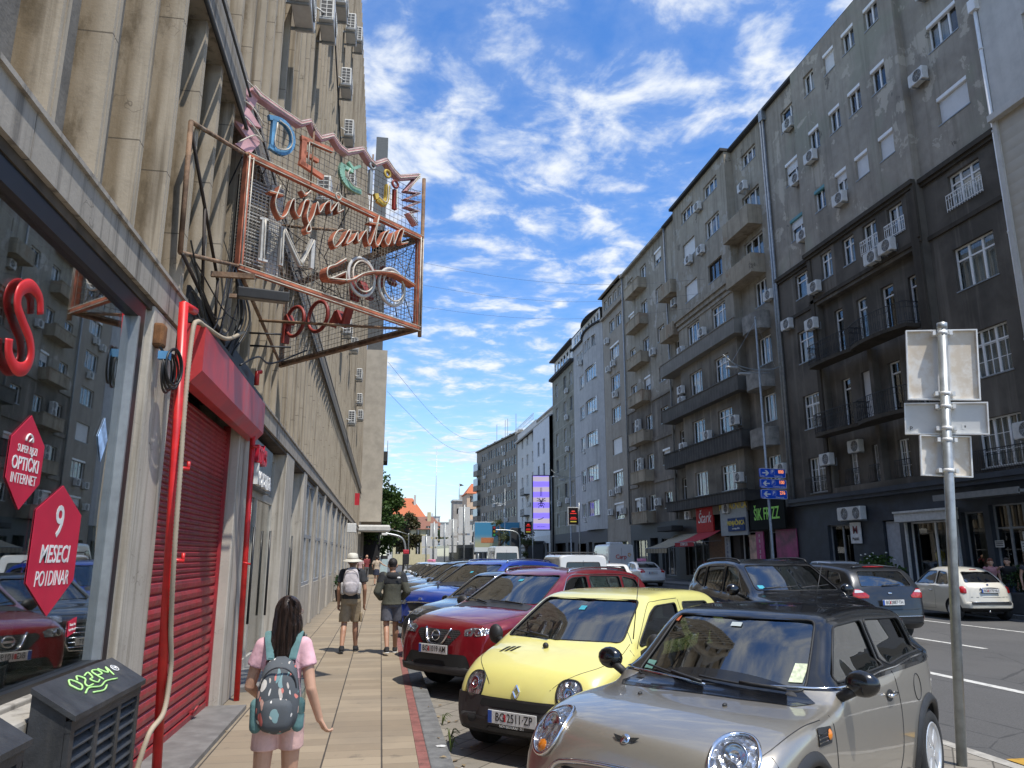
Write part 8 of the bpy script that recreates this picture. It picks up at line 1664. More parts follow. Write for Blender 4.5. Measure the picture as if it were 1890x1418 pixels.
# --- distant people on the pavement
person('woman in beige top and navy skirt holding one arm out, far down the pavement',(-.22,45.5,0),0,1.66,dict(eR=(.34,.02,1.22),wR=(.56,.05,1.12),hdR=(1,.1,-.3),eL=(-.25,.0,1.15),wL=(-.2,.15,1.0),kL=(-.07,-.03,.49),aL=(-.07,-.12,.085),kR=(.08,.08,.5),aR=(.08,.12,.085)),SKIN,CLOTH('beige_top',(.50,.40,.30)),CLOTH('navy_skirt',(.02,.025,.05)),MATS['black_trainer'],HAIRD,sleeve=.6,leg=.3,voxel=.014,fem=1,skirt=True)
person('bald man in a maroon top at the dark passage mouth',(-.9,52,0),R(30),1.74,dict(eR=(.26,.1,1.15),wR=(.15,.25,1.1)),SKIN,CLOTH('maroon_top',(.22,.04,.045)),CLOTH('grey_trousers',(.12,.12,.12)),MATS['black_trainer'],None,sleeve=.7,leg=1.9,voxel=.014)
person('person in a pale pink top leaning by the pillar of the passage',(-1.3,51.5,0),R(-20),1.62,{},SKIN,CLOTH('pale_pink_top',(.50,.34,.33)),CLOTH('black_trousers',(.02,.02,.02)),MATS['black_trainer'],HAIRD,sleeve=.7,leg=1.9,voxel=.014,fem=1)
# --- three people at the cafe on the right
rx=19.7
person('woman with red hair and pink T-shirt behind the hedge at the right',(18.25,20.75,0),R(150),1.60,{},SKIN,CLOTH('salmon_tee',(.42,.20,.20)),CLOTH('blue_jeans',(.05,.07,.12)),MATS['black_trainer'],pm('hair_red',(.14,.035,.012),.5),sleeve=.5,leg=1.9,voxel=.012,fem=1)
person('man in a black T-shirt with a raised hand behind the hedge at the right',(18.62,20.5,0),R(120),1.62,dict(eR=(.30,.12,1.30),wR=(.12,.30,1.42),hdR=(-.8,.2,.2)),SKIN,CLOTH('black_tee',(.014,.014,.015)),MATS['blue_jeans'],MATS['black_trainer'],pm('hair_brown',(.05,.03,.018),.5),sleeve=.55,leg=1.9,voxel=.012)
person('woman in a dark patterned top nearest the right edge behind the hedge',(18.75,19.9,0),R(160),1.66,dict(eL=(-.32,.05,1.18),wL=(-.45,.1,1.0)),SKIN,pm('dark_pattern',(.035,.035,.045),.8,var=.8,scale=30),MATS['blue_jeans'],MATS['black_trainer'],MATS['hair_brown'],sleeve=.25,leg=1.9,voxel=.012,fem=1)
# ================= street furniture and plants
GALV=pm('galvanised',(.36,.38,.38),.42,.55,var=.18,scale=9,dirt=.25,dirtcol=(.15,.15,.14)); SIGNB=pm('sign_back',(.66,.66,.64),.5,.15,var=.05,scale=5); EDGE=pm('sign_edge',(.74,.74,.72),.5,.2)
def stained():
    m,t=newmat('sign_back_stained'); co=t.add('ShaderNodeTexCoord').outputs['Object']; s=t.add('ShaderNodeSeparateXYZ',{0:co}); n=t.noise(co,5,6,.65)
    r=t.m('MAXIMUM',t.m('MULTIPLY',t.m('ABSOLUTE',s.outputs[0]),2.9),t.m('MULTIPLY',t.m('ABSOLUTE',s.outputs[2]),2.4)); f=t.ramp(t.m('ADD',r,t.m('MULTIPLY',t.m('SUBTRACT',n,.5),.5)),.95,.80)
    gap=t.ramp(t.m('ABSOLUTE',s.outputs[0]),.05,.09); c=t.mix(t.m('MULTIPLY',t.m('MULTIPLY',f,gap),.9),(.60,.62,.65),t.mix(t.ramp(n,.4,.65),(.64,.54,.41),(.80,.76,.69)))
    t.put(t.b.inputs['Base Color'],c); t.b.inputs['Roughness'].default_value=.55; t.b.inputs['Metallic'].default_value=.1; return m
STB=stained()
def signplate(root,w,h,z,rz,yoff,mat,sticker=True,rim=.035):
    """back of a road sign: rimmed tray facing -y in its own frame"""
    o=bpy.data.objects.new('sign_plate',None)
    m=MB(); m.box(-w/2,w/2,-.002,.002,-h/2,h/2); q=m.build('sign_plate',mat,root,(0,0,z),(0,0,rz)); q.data.transform(Matrix.Translation((0,yoff,0)))
    m=MB()
    for a,b,c,d in ((-w/2,w/2,-h/2,-h/2+.012),(-w/2,w/2,h/2-.012,h/2),(-w/2,-w/2+.012,-h/2+.012,h/2-.012),(w/2-.012,w/2,-h/2+.012,h/2-.012)): m.box(a,b,yoff-rim,yoff+.006,c,d)
    m.build('rim',EDGE,q)
    for zz in (-h/2+.05,h/2-.05):
        m=MB(); m.box(-.085,.085,yoff-.07,yoff-.003,zz-.016,zz+.016); m.lathe([(.046,-.018),(.046,.018)],16,0,T(0,0,zz)); m.box(-.085,-.06,yoff-.10,yoff-.06,zz-.02,zz+.02); m.box(.06,.085,yoff-.10,yoff-.06,zz-.02,zz+.02); m.build('clamp',EDGE,q)
    bpy.data.objects.remove(o); return q
# near pole with three sign backs
lean=Vector((-.098,0,1)); PX,PY=5.05,6.37
pr=empty('road_sign_post',(PX,PY,ZR),0,'grey steel post with three road signs seen from the back, in the right foreground','road sign')
pr.rotation_euler=(0,R(4.2),R(-30))
m=MB(); m.tube([(0,0,0),(0,0,3.99)],.043,20); m.lathe([(.046,3.96),(.046,4.02),(.0,4.035)],20); m.build('post',GALV,pr)
signplate(pr,.62,.70,3.62,R(2),.085,STB); signplate(pr,.70,.31,3.09,R(-6),.085,SIGNB); signplate(pr,.44,.39,2.73,R(6),.085,STB)
m=MB(); m.box(.14,.28,.066,.080,2.99,3.04); m.build('label_sticker',PLW,pr); m=MB(); m.box(.16,.26,.0655,.066,3.005,3.025); m.build('barcode',INK,pr)
for (x,z,mt) in ((-.26,3.33,INK),(-.29,2.99,INK),(-.17,2.60,NAVY)): m=MB(); m.add(*text_mb('P',.055,.001,bold=.01),M=T(x,.080,z,PI/2,0,0)); m.build('stamp',mt,pr)
# parking guidance sign on the lamp post
def lamp_post(label,x,y,H=9.6,arms=True,dbl=True):
    r=empty('street_lamp',(x,y,ZR+.1),0,label,'street lamp','street lamps along the road')
    m=MB(); m.tube([(0,0,0),(0,0,1.2),(0,0,1.25),(0,0,H)],[.10,.10,.075,.05],12); m.sphere((0,0,H+.06),.07,10); m.build('post',GALV,r)
    z=H*.80
    m=MB(); pth=smooth_path([(-2.0,0,z+.75),(-1.4,0,z+.28),(-.6,0,z+.05),(0,0,z),(.7,0,z+.05),(1.2,0,z+.22)],5); m.tube(pth,.03,6); pth=smooth_path([(-1.75,0,z+.55),(-1.0,0,z-.02),(-.4,0,z-.15),(0,0,z-.18),(.6,0,z-.14)],5); m.tube(pth,.025,6); m.build('arm',GALV,r)
    m=MB(); m.tube([(0,0,H-.1),(-1.5,0,z+.4)],.008,4); m.tube([(0,0,H-.1),(.95,0,z+.15)],.008,4); m.build('stay_wire',GALV,r)
    for a in (-1.55,-.85): m=MB(); m.box(a-.32,a+.28,-.14,.14,z+(.0 if a<-1 else -.32),z+(.12 if a<-1 else -.2),bev=.04); m.build('lamp_head',pm('lamp_grey',(.42,.43,.43),.4),r)
    return r
lamp_post('street lamp with two heads carrying the blue parking signs',19.5,36.2,14.2)
lamp_post('street lamp with two heads in front of the rounded-bay house',19.0,76,12.0); lamp_post('street lamp with two heads beside the purple screen',18.9,118,12.0)
RW=pm('retro_white',(.88,.88,.87),.4); BLU=pm('road_blue',(.015,.11,.70),.4); LED=emit('led_orange',(1.,.30,.08),.8)
for i,(zz,lab,dirn,num,txt,dist) in enumerate(((5.82,'top blue parking sign with arrow to the right and number 000',1,'000','Пионирска','350m'),(5.28,'middle blue parking sign with arrow to the left and number 100',-1,'100','Обилићев венац','650m'),(4.74,'bottom blue parking sign with arrow to the left and number 276',-1,'276','Доњи град','1,7km'))):
    r=empty('parking_sign',(19.45,36.0,zz),R(10),lab,'parking sign','blue parking guidance signs on the lamp post')
    m=MB(); pl=roundpoly([(-1.0,-.29),(1.0,-.29),(1.0,.29),(-1.0,.29)],.12); m.prism([(a,b) for a,b in pl],.10,0,T(.3,0,0,PI/2)); m.build('board',BLU,r,fix=True)
    m=MB(); m.tube([(.3+a*.985,-.105,b*.97) for a,b in pl],.012,4,closed=True); m.build('border',RW,r)
    m=MB(); x=-.42; s_=dirn; m.prism([(-.26*s_+x,-.04),(.05*s_+x,-.04),(-.06*s_+x,-.17),(.08*s_+x,-.17),(.27*s_+x,0),(.08*s_+x,.17),(-.06*s_+x,.17),(.05*s_+x,.04),(-.26*s_+x,.04)],.006,0,T(.16,-.10,0,PI/2)); m.build('arrow',RW,r,fix=True)
    m=MB(); m.add(*text_mb('P',.30,.003,bold=.02),M=T(.27,-.106,.08,PI/2)); m.tube([(.27+q[0],-.106,.08+q[1]) for q in ((-.14,-.15),(.14,-.15),(.14,.15),(-.14,.15))],.008,4,closed=True); m.build('lettering',RW,r)
    m=MB(); m.add(*text_mb(txt,.15,.003,sx=.8),M=T(.70,-.106,-.19,PI/2)); m.add(*text_mb(dist,.13,.003,sx=.8),M=T(-.5,-.106,-.2,PI/2)); m.build('lettering',RW,r)
    m=MB(); m.add(*text_mb(num,.31,.003,bold=.012,sx=.9),M=T(.93,-.108,.09,PI/2)); m.build('number_display',LED,r); r.scale=(.80,.80,.80)
# screens
def screen(name,label,x,y,z,w,h,mat,rz=0,cat='screen',legs=True,group=None):
    r=empty(name,(x,y,z),rz,label,cat,group); m=MB(); m.box(-w/2-.12,w/2+.12,-.1,.35,-h/2-.12,h/2+.12,bev=.04); m.build('housing',pm('screen_black',(.02,.02,.022),.5) if h>4 else pm('screen_white',(.55,.55,.54),.5),r); m=MB(); m.box(-w/2,w/2,-.115,-.1,-h/2,h/2); m.build('display',mat,r)
    if legs: m=MB(); m.tube([(w/2+.3,.2,-h/2-.1-(z-h/2)+.2),(w/2+.3,.2,h/2)],.09,8); m.box(w/2,w/2+.3,.12,.28,-.2,.2); m.build('post',GALV,r)
    return r
def purple():
    m,t=newmat('purple_screen'); co=t.add('ShaderNodeTexCoord').outputs['Object']; s=t.add('ShaderNodeSeparateXYZ',{0:co}); f=t.ramp(t.m('ADD',t.m('SINE',t.m('MULTIPLY',s.outputs[2],5.0)),t.m('MULTIPLY',t.noise(t.scale(co,(1,1,6)),1.5,4),.9)),.2,.9)
    t.b.inputs['Base Color'].default_value=(.02,.02,.02,1); t.put(t.b.inputs['Emission Color'],t.mix(f,(.20,.15,.78),(.36,.31,.40))); t.b.inputs['Emission Strength'].default_value=1.0; return m
ps_=screen('advertising_screen','tall purple and beige striped LED advertising screen with a dark emblem',18.85,90,7.95,1.95,6.4,purple(),R(-8),group='advertising screens')
m=MB()
for sg in (1,-1):
    for (pts) in ([(0,.4),(.5,.9),(.75,1.0)],[(0,.3),(.45,.55),(.8,.55)],[(0,.1),(.4,.15),(.6,-.1)],[(0,-.2),(.35,-.25),(.45,-.6)],[(0,.5),(.25,.85),(.3,1.05)]): m.tube([(sg*p.x,-.13,p.y-.3) for p in smooth_path([(a,b,0) for a,b in pts],5)],.055,5)
m.tube([(.16*math.cos(a),-.13,.0+.35*math.sin(a)-.3) for a in [i*PI/8 for i in range(16)]],.06,5,closed=True); m.tube([(q[0],-.13,q[1]) for q in ((-.12,1.0),(.12,1.0),(.12,2.4),(-.12,2.4))],.035,4,closed=True)
for k in range(6): m.tube([(-.08,-.13,1.15+.2*k),(.08,-.13,1.2+.2*k)],.02,4)
m.tube([(-.6,-.13,-2.75),(0,-.13,-2.65),(.4,-.13,-2.4)],.06,5); m.add(*text_mb('gastrobistro',.3,.004),M=T(0,-.13,-3.85,PI/2)); e_=m.build('emblem',pm('screen_ink',(.02,.02,.09),.5),ps_); e_.scale=(.68,1,.74)
def redled(nm):
    r=emit(nm,(.65,.02,.012),.9); return r
RL=redled('led_red'); YL=emit('led_yellow',(.6,.5,.05),.5); DK=pm('screen_dark',(.012,.006,.006),.3)
for (x,y,z,l,g_) in ((15.96,63,4.95,'black display with red and yellow text hanging by the rounded-bay house',1),(16.86,88.0,4.85,'black display with red and yellow text left of the purple screen',1),(17.5,140,4.0,'small red display far away beside the blue billboard',0)):
    r=screen('message_display',l,x,y,z,1.9,2.7,DK,0,'display',False,'red message displays on posts'); m=MB()
    m.sphere((0,-.125,.78),(.38,.01,.12),12); m.box(-.6,.6,-.125,-.118,.38,.5); m.box(-.5,.5,-.125,-.118,-.25,-.15); m.box(-.65,.65,-.125,-.118,-.5,-.38); m.build('red_text',RL,r); m=MB(); m.box(-.6,.6,-.125,-.118,-.95,-.78); m.build('yellow_text',YL,r); m=MB(); m.tube([(1.25,.2,(-z-.1)/(.52 if y<130 else .6)),(1.25,.2,2.2)],.14,8); m.box(.9,1.25,.1,.25,.2,.35); m.build('post',GALV,r); r.scale=(.44,.44,.52) if y<130 else (.6,.6,.6)
# far billboard
def bill():
    m,t=newmat('billboard_sky'); co=t.add('ShaderNodeTexCoord').outputs['Object']; s=t.add('ShaderNodeSeparateXYZ',{0:co}); f=t.ramp(s.outputs[2],-1.2,.6); c=t.mix(f,(.36,.36,.22),(.05,.22,.36)); t.put(t.b.inputs['Base Color'],t.mix(t.m('LESS_THAN',s.outputs[2],-1.6),c,(.6,.62,.6))); t.b.inputs['Roughness'].default_value=.5; return m
r=empty('billboard',(18.3,122,4.6),0,'wide blue billboard with a small car picture behind the traffic light','billboard'); m=MB(); m.box(-3.7,3.7,0,.3,-2.4,2.4,bev=.05); m.build('board',GALV,r); m=MB(); m.box(-3.6,3.6,-.02,0,-2.3,2.3); m.build('poster',bill(),r); m=MB(); m.box(.2,2.3,-.04,-.02,-1.0,-.4); m.box(.6,1.9,-.04,-.02,-.4,.1); m.sphere((.7,-.03,-1.05),(.28,.02,.28),12); m.sphere((1.85,-.03,-1.05),(.28,.02,.28),12); m.build('picture',pm('poster_teal',(.05,.16,.2)),r); m=MB(); m.box(-2.6,-.6,-.04,-.02,-.9,-.1); m.build('picture',pm('poster_orange',(.45,.16,.06)),r); m=MB(); m.tube([(-3,.2,-2.4),(-3,.2,-4.6)],.1,8); m.tube([(3,.2,-2.4),(3,.2,-4.6)],.1,8); m.build('leg',GALV,r)
# traffic lights
def traffic(label,x,y,mast=1,red=False,H=5.6,reach=4.5,head=True):
    r=empty('traffic_light' if head else 'camera_mast',(x,y,ZR+.1),0,label,'traffic light'); m=MB(); pth=smooth_path([(0,0,0),(0,0,H-1.2),(-.35*mast,0,H-.3),(-1.4*mast,0,H),(-reach*mast,0,H+.05)],6); m.tube(pth,[.09]*len(pth),8); m.build('mast',GALV if not red else GALV,r)
    m=MB(); cx=-reach*mast
    if not head: m.box(cx-.3,cx+.15,-.09,.09,H-.12,H+.06,bev=.03); m.build('camera_box',WHITE,r); return tag(r,None,'camera mast')
    m.box(cx-.22,cx+.22,-.15,.15,H-.75,H+.55,bev=.04); hd=m.build('signal_head',BLKP,r)
    for k,c in enumerate(((.3,.02,.02),(.3,.2,.02),(.02,.25,.08))): m=MB(); m.lathe([(0,.0),(.13,.0),(.14,.10),(.15,.10)],14,0,T(cx,-.15,H+.3-.42*k,PI/2)); m.build('lens',pm('signal%d'%k,c,.3),hd)
    return r
traffic('black traffic light on a curved grey mast in front of the blue billboard',16.6,92,1,H=4.7,reach=3.2)
r=traffic('curved grey mast with a small white camera over the pavement by the tree',1.9,62,1,H=3.4,reach=1.6,head=False)
m=MB(); m.box(-.55,.55,-.2,.2,2.1,3.5,bev=.06); o=m.build('crossing_signal',BLKP,None,(1.9,60,-.12)); tag(o,'black crossing signal box with red top beside the parked row','traffic light'); o.scale=(.45,.45,.55); m=MB(); m.box(-.5,.5,-.2,.25,3.5,4.1,bev=.1); m.build('red_hood',pm('hood_red',(.5,.03,.05),.5),o); m=MB(); m.tube([(0,0,0),(0,0,2.1)],.05,8); m.build('post',GALV,o)
m=MB(); m.box(-.6,.6,-1.5,1.5,0,3.8,bev=.05); o=m.build('signal_cabinet',pm('cabinet_black',(.025,.026,.028),.6),None,(16.2,93,ZR)); o.scale=(1,.4,1.35); tag(o,'tall black pillar beside the traffic light and purple screen','pillar')
# rows of road sign backs in the distance
for i,(x,y,H,parts_,lab) in enumerate(((7.45,70,6.4,((1.05,2.4,5.0),(1.05,.85,3.2)),'tallest of the far grey road sign backs on one post, in front of the bus'),(6.6,72,5.2,((.85,1.5,4.4),(.85,.7,3.1),(.7,.6,2.4)),'grey road sign backs on a post, left of the tallest one'),(6.65,82,5.2,((1.0,1.3,4.4),(1.0,.7,3.2)),'grey road sign backs on a post, second left of the tallest one'),(4.95,74,5.0,((.7,1.3,4.2),(.7,.7,3.0),(.7,1.0,2.0)),'narrow tall grey road sign backs before the yellow house'),(4.7,82,4.0,((.95,1.1,3.3),(.85,.7,2.3)),'low grey road sign backs nearest the yellow house'))):
    r=empty('road_sign_post',(x,y,ZR),0,lab,'road sign','far road sign backs'); m=MB(); m.tube([(0,0,0),(0,0,H)],.07,8); m.build('post',GALV,r)
    for w_,h_,z in parts_: m=MB(); m.box(-w_/2,w_/2,.08,.12,z-h_/2,z+h_/2); m.build('sign_plate',SIGNB,r)
# information board by the passage, plant pot
m=MB(); m.box(-.55,.55,-.08,.08,.5,2.6,bev=.03); o=m.build('info_board',pm('info_pale',(.45,.58,.60),.4),None,(.25,60,0)); tag(o,'pale turquoise information board near the far pavement edge','information board'); o.scale=(.5,.5,.55); m=MB(); m.box(-.55,.55,-.09,.09,2.6,3.1,bev=.03); m.build('board_head',BLKP,o); m=MB(); m.box(-.5,.5,-.04,.04,0,.5); m.build('stand',BLKP,o)
# span wires over the street
for i,(z0_,z1_,y0_,y1_,l) in enumerate(((19.5,20.5,42.9,46.5,'highest of the wires strung across the street'),(18.6,19.7,44.5,47.2,'middle of the three wires strung across the street'),(17.9,19.1,46.8,48.5,'lowest of the three wires strung across the street'))):
    m=MB(); n=12; m.tube([(-1.6+(23.5)*k/n,y0_+(y1_-y0_)*k/n,z0_+(z1_-z0_)*k/n-1.2*math.sin(PI*k/n)) for k in range(n+1)],.007,4); tag(m.build('span_wire',pm('wire_black',(.06,.07,.09))),l,'wire','wires across the street')
for i,(za,zb,l) in enumerate(((17.5,23.5,'upper wire sagging towards the office block far away'),(15.,21.5,'lower wire sagging towards the office block far away'))):
    m=MB(); n=14; m.tube([(0+18.3*k/n,62+80*k/n,za+(zb-za)*k/n-2.4*math.sin(PI*k/n)) for k in range(n+1)],.016,4); tag(m.build('span_wire',MATS['wire_black']),l,'wire','wires across the street')
# ---------------- plants
def leafmat(name,c1,c2):
    if name in MATS: return MATS[name]
    m,t=newmat(name); oi=t.add('ShaderNodeNewGeometry').outputs['Random Per Island']; t.put(t.b.inputs['Base Color'],t.mix(oi,c1,c2)); t.b.inputs['Roughness'].default_value=.5; t.b.inputs['Specular IOR Level'].default_value=.35
    tr=t.add('ShaderNodeBsdfTranslucent',{'Color':t.mix(oi,c1,c2)}); mx=t.add('ShaderNodeMixShader',{0:.3,1:t.b.outputs[0],2:tr.outputs[0]}); t.l.new(mx.outputs[0],t.o.inputs[0]); return m
def leaves(mb,c,r,n,size,rs,flat=1.):
    for _ in range(n):
        while True:
            p=Vector((rs.uniform(-1,1),rs.uniform(-1,1),rs.uniform(-1,1)))
            if .25<p.length<1: break
        p=Vector((c[0]+p.x*r[0],c[1]+p.y*r[1],c[2]+p.z*r[2])); a=Vector((rs.gauss(0,1),rs.gauss(0,1),rs.gauss(0,.7))).normalized(); b=a.orthogonal().normalized(); b=Matrix.Rotation(rs.uniform(0,6.3),3,a)@b; L=size*rs.uniform(.6,1.3); w=L*.42; n_=a.cross(b)*w*.3
        mb.add([p,p+a*L*.5+b*w+n_,p+a*L,p+a*L*.5-b*w+n_],[(0,1,2,3)])
def tree(name,label,x,y,H,rad,zc,seed,lm,nblob=26,per=170,leaf=.28,trunk=True,group=None,thick=.22):
    r=empty(name,(x,y,0),0,label,'tree',group); rs=random.Random(seed); c=MB(); m=MB()
    if trunk: m.tube([(0,0,-.1),(.05,.05,zc*.4),(-.05,.1,zc*.8),(.1,0,H*.8)],[thick,thick*.8,thick*.6,thick*.15],8)
    for k in range(nblob):
        a=rs.uniform(0,2*PI); q=rs.uniform(.15,1)**.6; z=zc+(H-zc)*rs.uniform(-.75,.85); f=math.sqrt(max(.05,1-((z-zc)/(H-zc))**2)); p=(math.cos(a)*rad*q*f,math.sin(a)*rad*q*f,z); b=rad*rs.uniform(.22,.42)
        leaves(c,p,(b,b,b*.8),per,leaf,rs)
        if trunk: m.tube([(0,0,min(z,zc)*.75),(p[0]*.5,p[1]*.5,z*.9),p],[thick*.35,thick*.2,thick*.05],5)
    if trunk: m.build('trunk',pm('bark',(.10,.075,.055),.9,bmp=.5),r)
    c.build('crown',lm,r); return r
LG=leafmat('leaf_green',(.035,.075,.018),(.075,.13,.03)); LGD=leafmat('leaf_dark',(.018,.045,.014),(.04,.08,.022)); LB=leafmat('leaf_box',(.02,.05,.015),(.05,.10,.03)); LBR=leafmat('leaf_brownish',(.09,.065,.03),(.07,.09,.03))
tree('plane_tree','large green street tree beside the pale wing',-.7,74,10.4,2.9,5.6,3,LG,40,260,.30,group='street trees'); tree('plane_tree','browner lower tree in front of the red-roofed house',2.6,88,6.6,1.6,4.2,8,LBR,22,180,.28,group='street trees')
tree('plane_tree','small green tree behind the far sign backs',9.5,112,5.5,2.0,3.2,11,LG,14,150,.25,group='street trees'); tree('plane_tree','slim young tree left of the purple screen',15.3,100,6.8,1.5,3.6,15,leafmat('leaf_olive',(.07,.09,.035),(.12,.13,.05)),16,120,.2,group='street trees'); tree('plane_tree','slim young tree below the purple screen',18.2,96,5.6,1.2,3.2,19,MATS['leaf_olive'],12,110,.2,group='street trees')
# hedge in a planter by the cafe, flowering bush
r=empty('planter_hedge',(18.85,19.5,0),0,'clipped dark green hedge in a long grey planter at the right edge','hedge'); m=MB(); m.box(-.4,.4,-2.2,2.0,0,.62,bev=.03); m.build('planter',pm('planter_grey',(.08,.08,.08),.8,dirt=.4),r); c=MB(); rs=random.Random(6)
for k in range(34): leaves(c,(rs.uniform(-.3,.3),rs.uniform(-2.1,1.9),rs.uniform(.75,1.2)),(.28,.3,.22),170,.075,rs)
c.build('foliage',LB,r)
r=empty('flowering_bush',(19.5,27.9,0),0,'leafy bush with white flowers in front of the clothes shop','bush'); m=MB(); m.lathe([(.28,0),(.36,.5),(.38,.52),(.33,.52)],18); m.build('pot',MATS['planter_grey'],r); c=MB(); rs=random.Random(12); st=MB()
for k in range(26):
    a=rs.uniform(0,6.3); q=rs.uniform(.1,.95); p=(math.cos(a)*q,math.sin(a)*q,rs.uniform(.9,1.75)-q*.25); leaves(c,p,(.22,.22,.16),46,.15,rs); st.tube([(0,0,.5),(p[0]*.4,p[1]*.4,p[2]*.75),p],.012,4)
c.build('foliage',LG,r); st.build('stem',pm('bark',(.1,.075,.055)),r); f=MB()
for k in range(12): a=rs.uniform(0,6.3); f.sphere((math.cos(a)*.8*rs.random(),math.sin(a)*.8*rs.random(),rs.uniform(1.3,1.8)),(.045,.045,.03),6)
f.build('blossom',pm('petal_white',(.65,.65,.6),.6),r)
r=empty('potted_plant',(-1.45,30.2,0),0,'small potted plant against the finned wall, beyond the man','potted plant'); m=MB(); m.lathe([(.16,0),(.22,.4),(.24,.42),(.2,.42)],16); m.build('pot',BLKP,r); c=MB(); rs=random.Random(3); leaves(c,(0,0,.72),(.28,.28,.3),260,.1,rs); c.build('foliage',LB,r)
# weeds, dead leaves and litter along the kerb
c=MB(); rs=random.Random(21)
for (x,y) in ((.72,8.75),(.73,7.95),(.71,7.6)):
    for k in range(9):
        a=rs.uniform(-1.2,1.9); L=rs.uniform(.06,.2); p=Vector((x,y,ZR+.02)); d=Vector((math.cos(a)*.8,math.sin(a)*.8,0)); pts=[p,p+d*L*.35+Vector((0,0,L*.7)),p+d*L*.9+Vector((0,0,L*.55))]; q=smooth_path(pts,4); c.tube(q,[.005*(1-i/len(q))+.0012 for i in range(len(q))],4)
tag(c.build('weeds',leafmat('leaf_weed',(.12,.17,.05),(.2,.24,.08))),kind='stuff')
c=MB()
for k in range(46):
    x=rs.choice((rs.uniform(.67,.85),rs.uniform(-1.6,-1.3),rs.uniform(.5,1.0))); y=rs.uniform(5.2,11); z=.008 if x<.66 else ZR+.03; a=rs.uniform(0,6.3); L=rs.uniform(.02,.045); d=Vector((math.cos(a),math.sin(a),0))*L; e=Vector((-d.y,d.x,0))*.5; p=Vector((x,y,z)); c.add([p-d,p+e+Vector((0,0,.012)),p+d,p-e+Vector((0,0,.006))],[(0,1,2,3)])
tag(c.build('dead_leaves',leafmat('leaf_dead',(.22,.15,.08),(.38,.30,.18))),kind='stuff')
for (x,y,z,sx,l) in ((.60,7.35,.006,.05,'scrap of white paper lying on the kerb stone'),(.75,6.95,ZR+.03,.02,'tiny white scrap lying on the parking pavers')):
    c=MB(); n=7; c.add([(0,0,.012)]+[(sx*(1+.3*math.sin(3*k))*math.cos(2*PI*k/n),sx*.7*math.sin(2*PI*k/n),.004*(k%2)) for k in range(n)],[(0,1+k,1+(k+1)%n) for k in range(n)]); tag(c.build('paper_scrap',PLW,None,(x,y,z)),l,'litter')
# ---------------- far end of the street
def block(name,label,x,y,w,d,H,wall,rows=3,colsn=4,roof=None,roofh=3,flat=False,rz=0,win=(.9,1.4),z0=0,cat='building'):
    """gabled or flat block whose front faces the camera"""
    r=empty(name,(x,y,0),rz,label,cat,'buildings at the far end of the street'); m=MB(); hs=[]; m2=MB()
    for i in range(rows):
        for j in range(colsn):
            cx=-w/2+w*(j+.5)/colsn; cz=z0+1.0+(H-z0-1.2)*(i+.35)/rows; hs.append((cx-win[0]/2,cx+win[0]/2,cz,cz+win[1]))
    wall_mb(m,-w/2,w/2,0,H,hs,0,.2); 
    for q in range(len(m.v)): v=m.v[q]; m.v[q]=(-v[0],-v[1],v[2])
    m.box(-w/2,w/2,.25,d,0,H-.01); m.build('wall',wall,r)
    for (a,b,c,e) in hs: g=MB(); g.box(-b+.04,-a-.04,.13,.16,c+.04,e-.04,0); g.box(-(a+b)/2-.04,-(a+b)/2+.04,.11,.13,c+.04,e-.04,1); g.build('window',[CGD,WHITE],r)
    if roof:
        m=MB()
        if flat: m.box(-w/2-.2,w/2+.2,-.3,d,H,H+.4)
        else: m.add([(-w/2-.3,-.4,H-.1),(w/2+.3,-.4,H-.1),(w/2+.3,d+.3,H-.1),(-w/2-.3,d+.3,H-.1),(-w/2+roofh*.6,d/2,H+roofh),(w/2-roofh*.6,d/2,H+roofh)],[(0,1,5,4),(2,3,4,5),(1,2,5),(3,0,4),(0,3,2,1)])
        m.build('roof',roof,r); m=MB(); m.box(w*.2,w*.2+.7,d*.3,d*.3+.7,H,H+roofh+.8); m.build('chimney',wall,r)
    return r
TER=MATS['terracotta']; TER2=pm('brown_tile',(.22,.10,.065),.85,var=.3,scale=10)
YW=facade_mat('yellow_house',(.58,.50,.30),(.64,.57,.36),sootamt=.15,soot=(.35,.3,.2)); block('yellow_house','low yellow townhouse with tall narrow windows beyond the tree',7.0,150,9.5,12,6.8,YW,2,5,TER2,2.6,win=(.9,2.6))
block('red_roofed_house','pale house with a steep bright red tiled roof above the tree',7.2,232,11,14,13.2,facade_mat('pale_wall',(.55,.52,.46),(.6,.57,.52),sootamt=.1),4,4,TER,6); block('gabled_house','white house with a brown tiled roof behind the yellow townhouse',11.6,190,8.5,12,7.6,facade_mat('white_wall',(.62,.60,.55),(.68,.66,.60),sootamt=.1),3,4,TER2,2.6)
block('cream_block','long pale cream block on the skyline at the end of the street',29,330,20,14,15.5,facade_mat('cream_block',(.60,.56,.46),(.66,.62,.52),sootamt=.1),4,12,pm('flat_roof_pale',(.45,.45,.43)),1,True); block('grey_block','pale grey block on the skyline left of the cream block',20,350,12,14,19,facade_mat('pale_grey_wall',(.45,.47,.49),(.52,.53,.55),sootamt=.1),5,8,MATS['flat_roof_pale'],1,True)
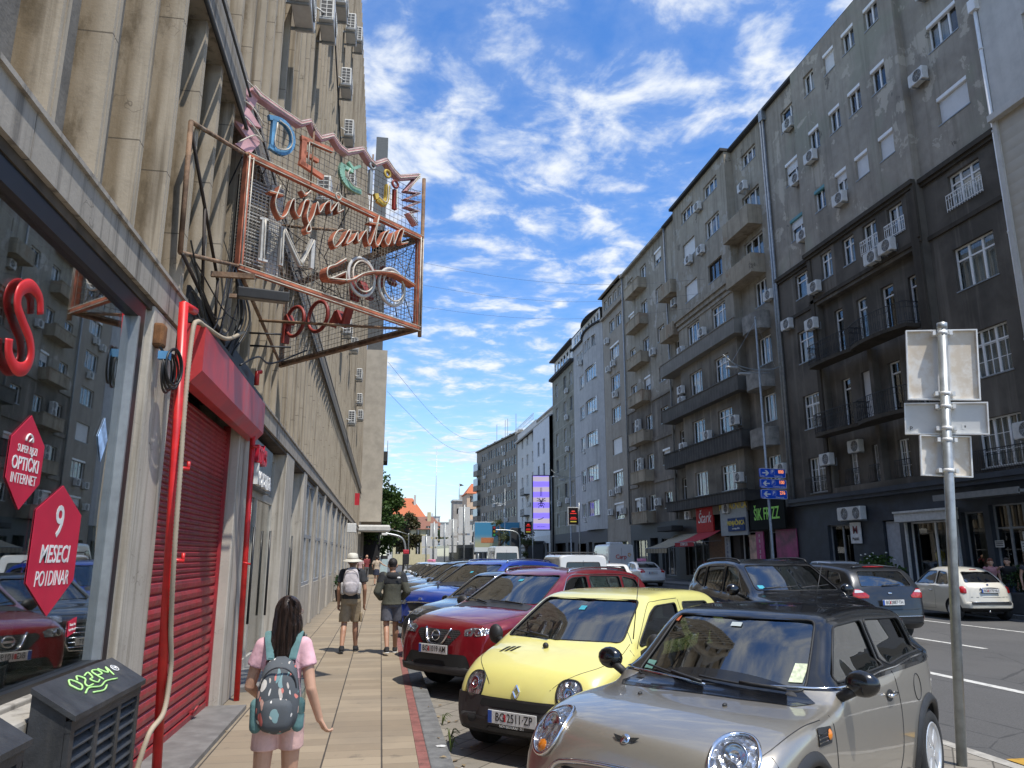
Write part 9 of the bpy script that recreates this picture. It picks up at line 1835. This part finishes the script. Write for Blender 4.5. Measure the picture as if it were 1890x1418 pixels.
block('peach_house','peach coloured tower house with a red roof beside the office block',21.2,172,4.8,10,15.6,facade_mat('peach_wall',(.60,.42,.28),(.66,.50,.36),sootamt=.12),5,2,TER,2.6); block('stone_tower','slender stone tower with a flag pole left of the peach house',18.7,190,2.6,6,15,facade_mat('stone_tower',(.36,.32,.27),(.42,.38,.33),sootamt=.3),3,1,pm('flat_roof_pale',(.45,.45,.43)),1,True); block('white_corner_house','white house with shaded windows below the peach house',21.6,166,5.4,8,9,MATS['pale_wall'],3,3,MATS['flat_roof_pale'],1,True)
m=MB(); m.tube([(0,0,15),(0,0,19.5)],.10,6); o=m.build('flag_pole',GALV,None,(18.9,191,0)); tag(o,'thin flag pole with a dark flag on the stone tower','flag pole'); m=MB(); m.add([(0,0,19.5),(.7,0,19.3),(1.2,.1,19.0),(.1,0,18.8)],[(0,1,2,3)]); m.build('flag',pm('flag_dark',(.04,.03,.03)),o)
for k,(x,y,H,lab) in enumerate(((11.5,300,26,'thin mast on the skyline above the cream block'),)): m=MB(); m.tube([(0,0,0),(0,0,H+18)],[.3,.08],6); tag(m.build('mast',GALV,None,(x+9,y,0)),lab,'mast')
m=MB(); m.tube([(0,0,0),(0,0,3.5),(0,0,3.6)],.05,8); m.tube([(0,0,3.5),(-.8,0,3.75),(-1.5,0,3.9)],.035,6); m.box(-1.9,-1.45,-.08,.08,3.86,3.95); tag(m.build('street_lamp',GALV,None,(2.2,64,ZR)),'slim grey lamp mast leaning over the pavement in front of the tree','street lamp')
# grey shop kiosk at the corner below the purple screen
r=empty('kiosk',(20.2,103,0),PI/2,'low dark kiosk with grey slatted shutters below the purple screen','kiosk'); m=MB(); m.box(-3,3,-1,1.4,0,3.4,bev=.05); m.build('wall',pm('kiosk_dark',(.06,.06,.065),.6),r); m=MB()
for k in range(5): m.box(-2.8,2.8,1.4,1.5,.6+.55*k,.95+.55*k)
m.build('shutter',pm('kiosk_slat',(.25,.26,.28),.5),r); m=MB(); m.box(-3.2,3.2,-1.1,1.9,3.4,3.6); m.build('roof',MATS['kiosk_dark'],r)
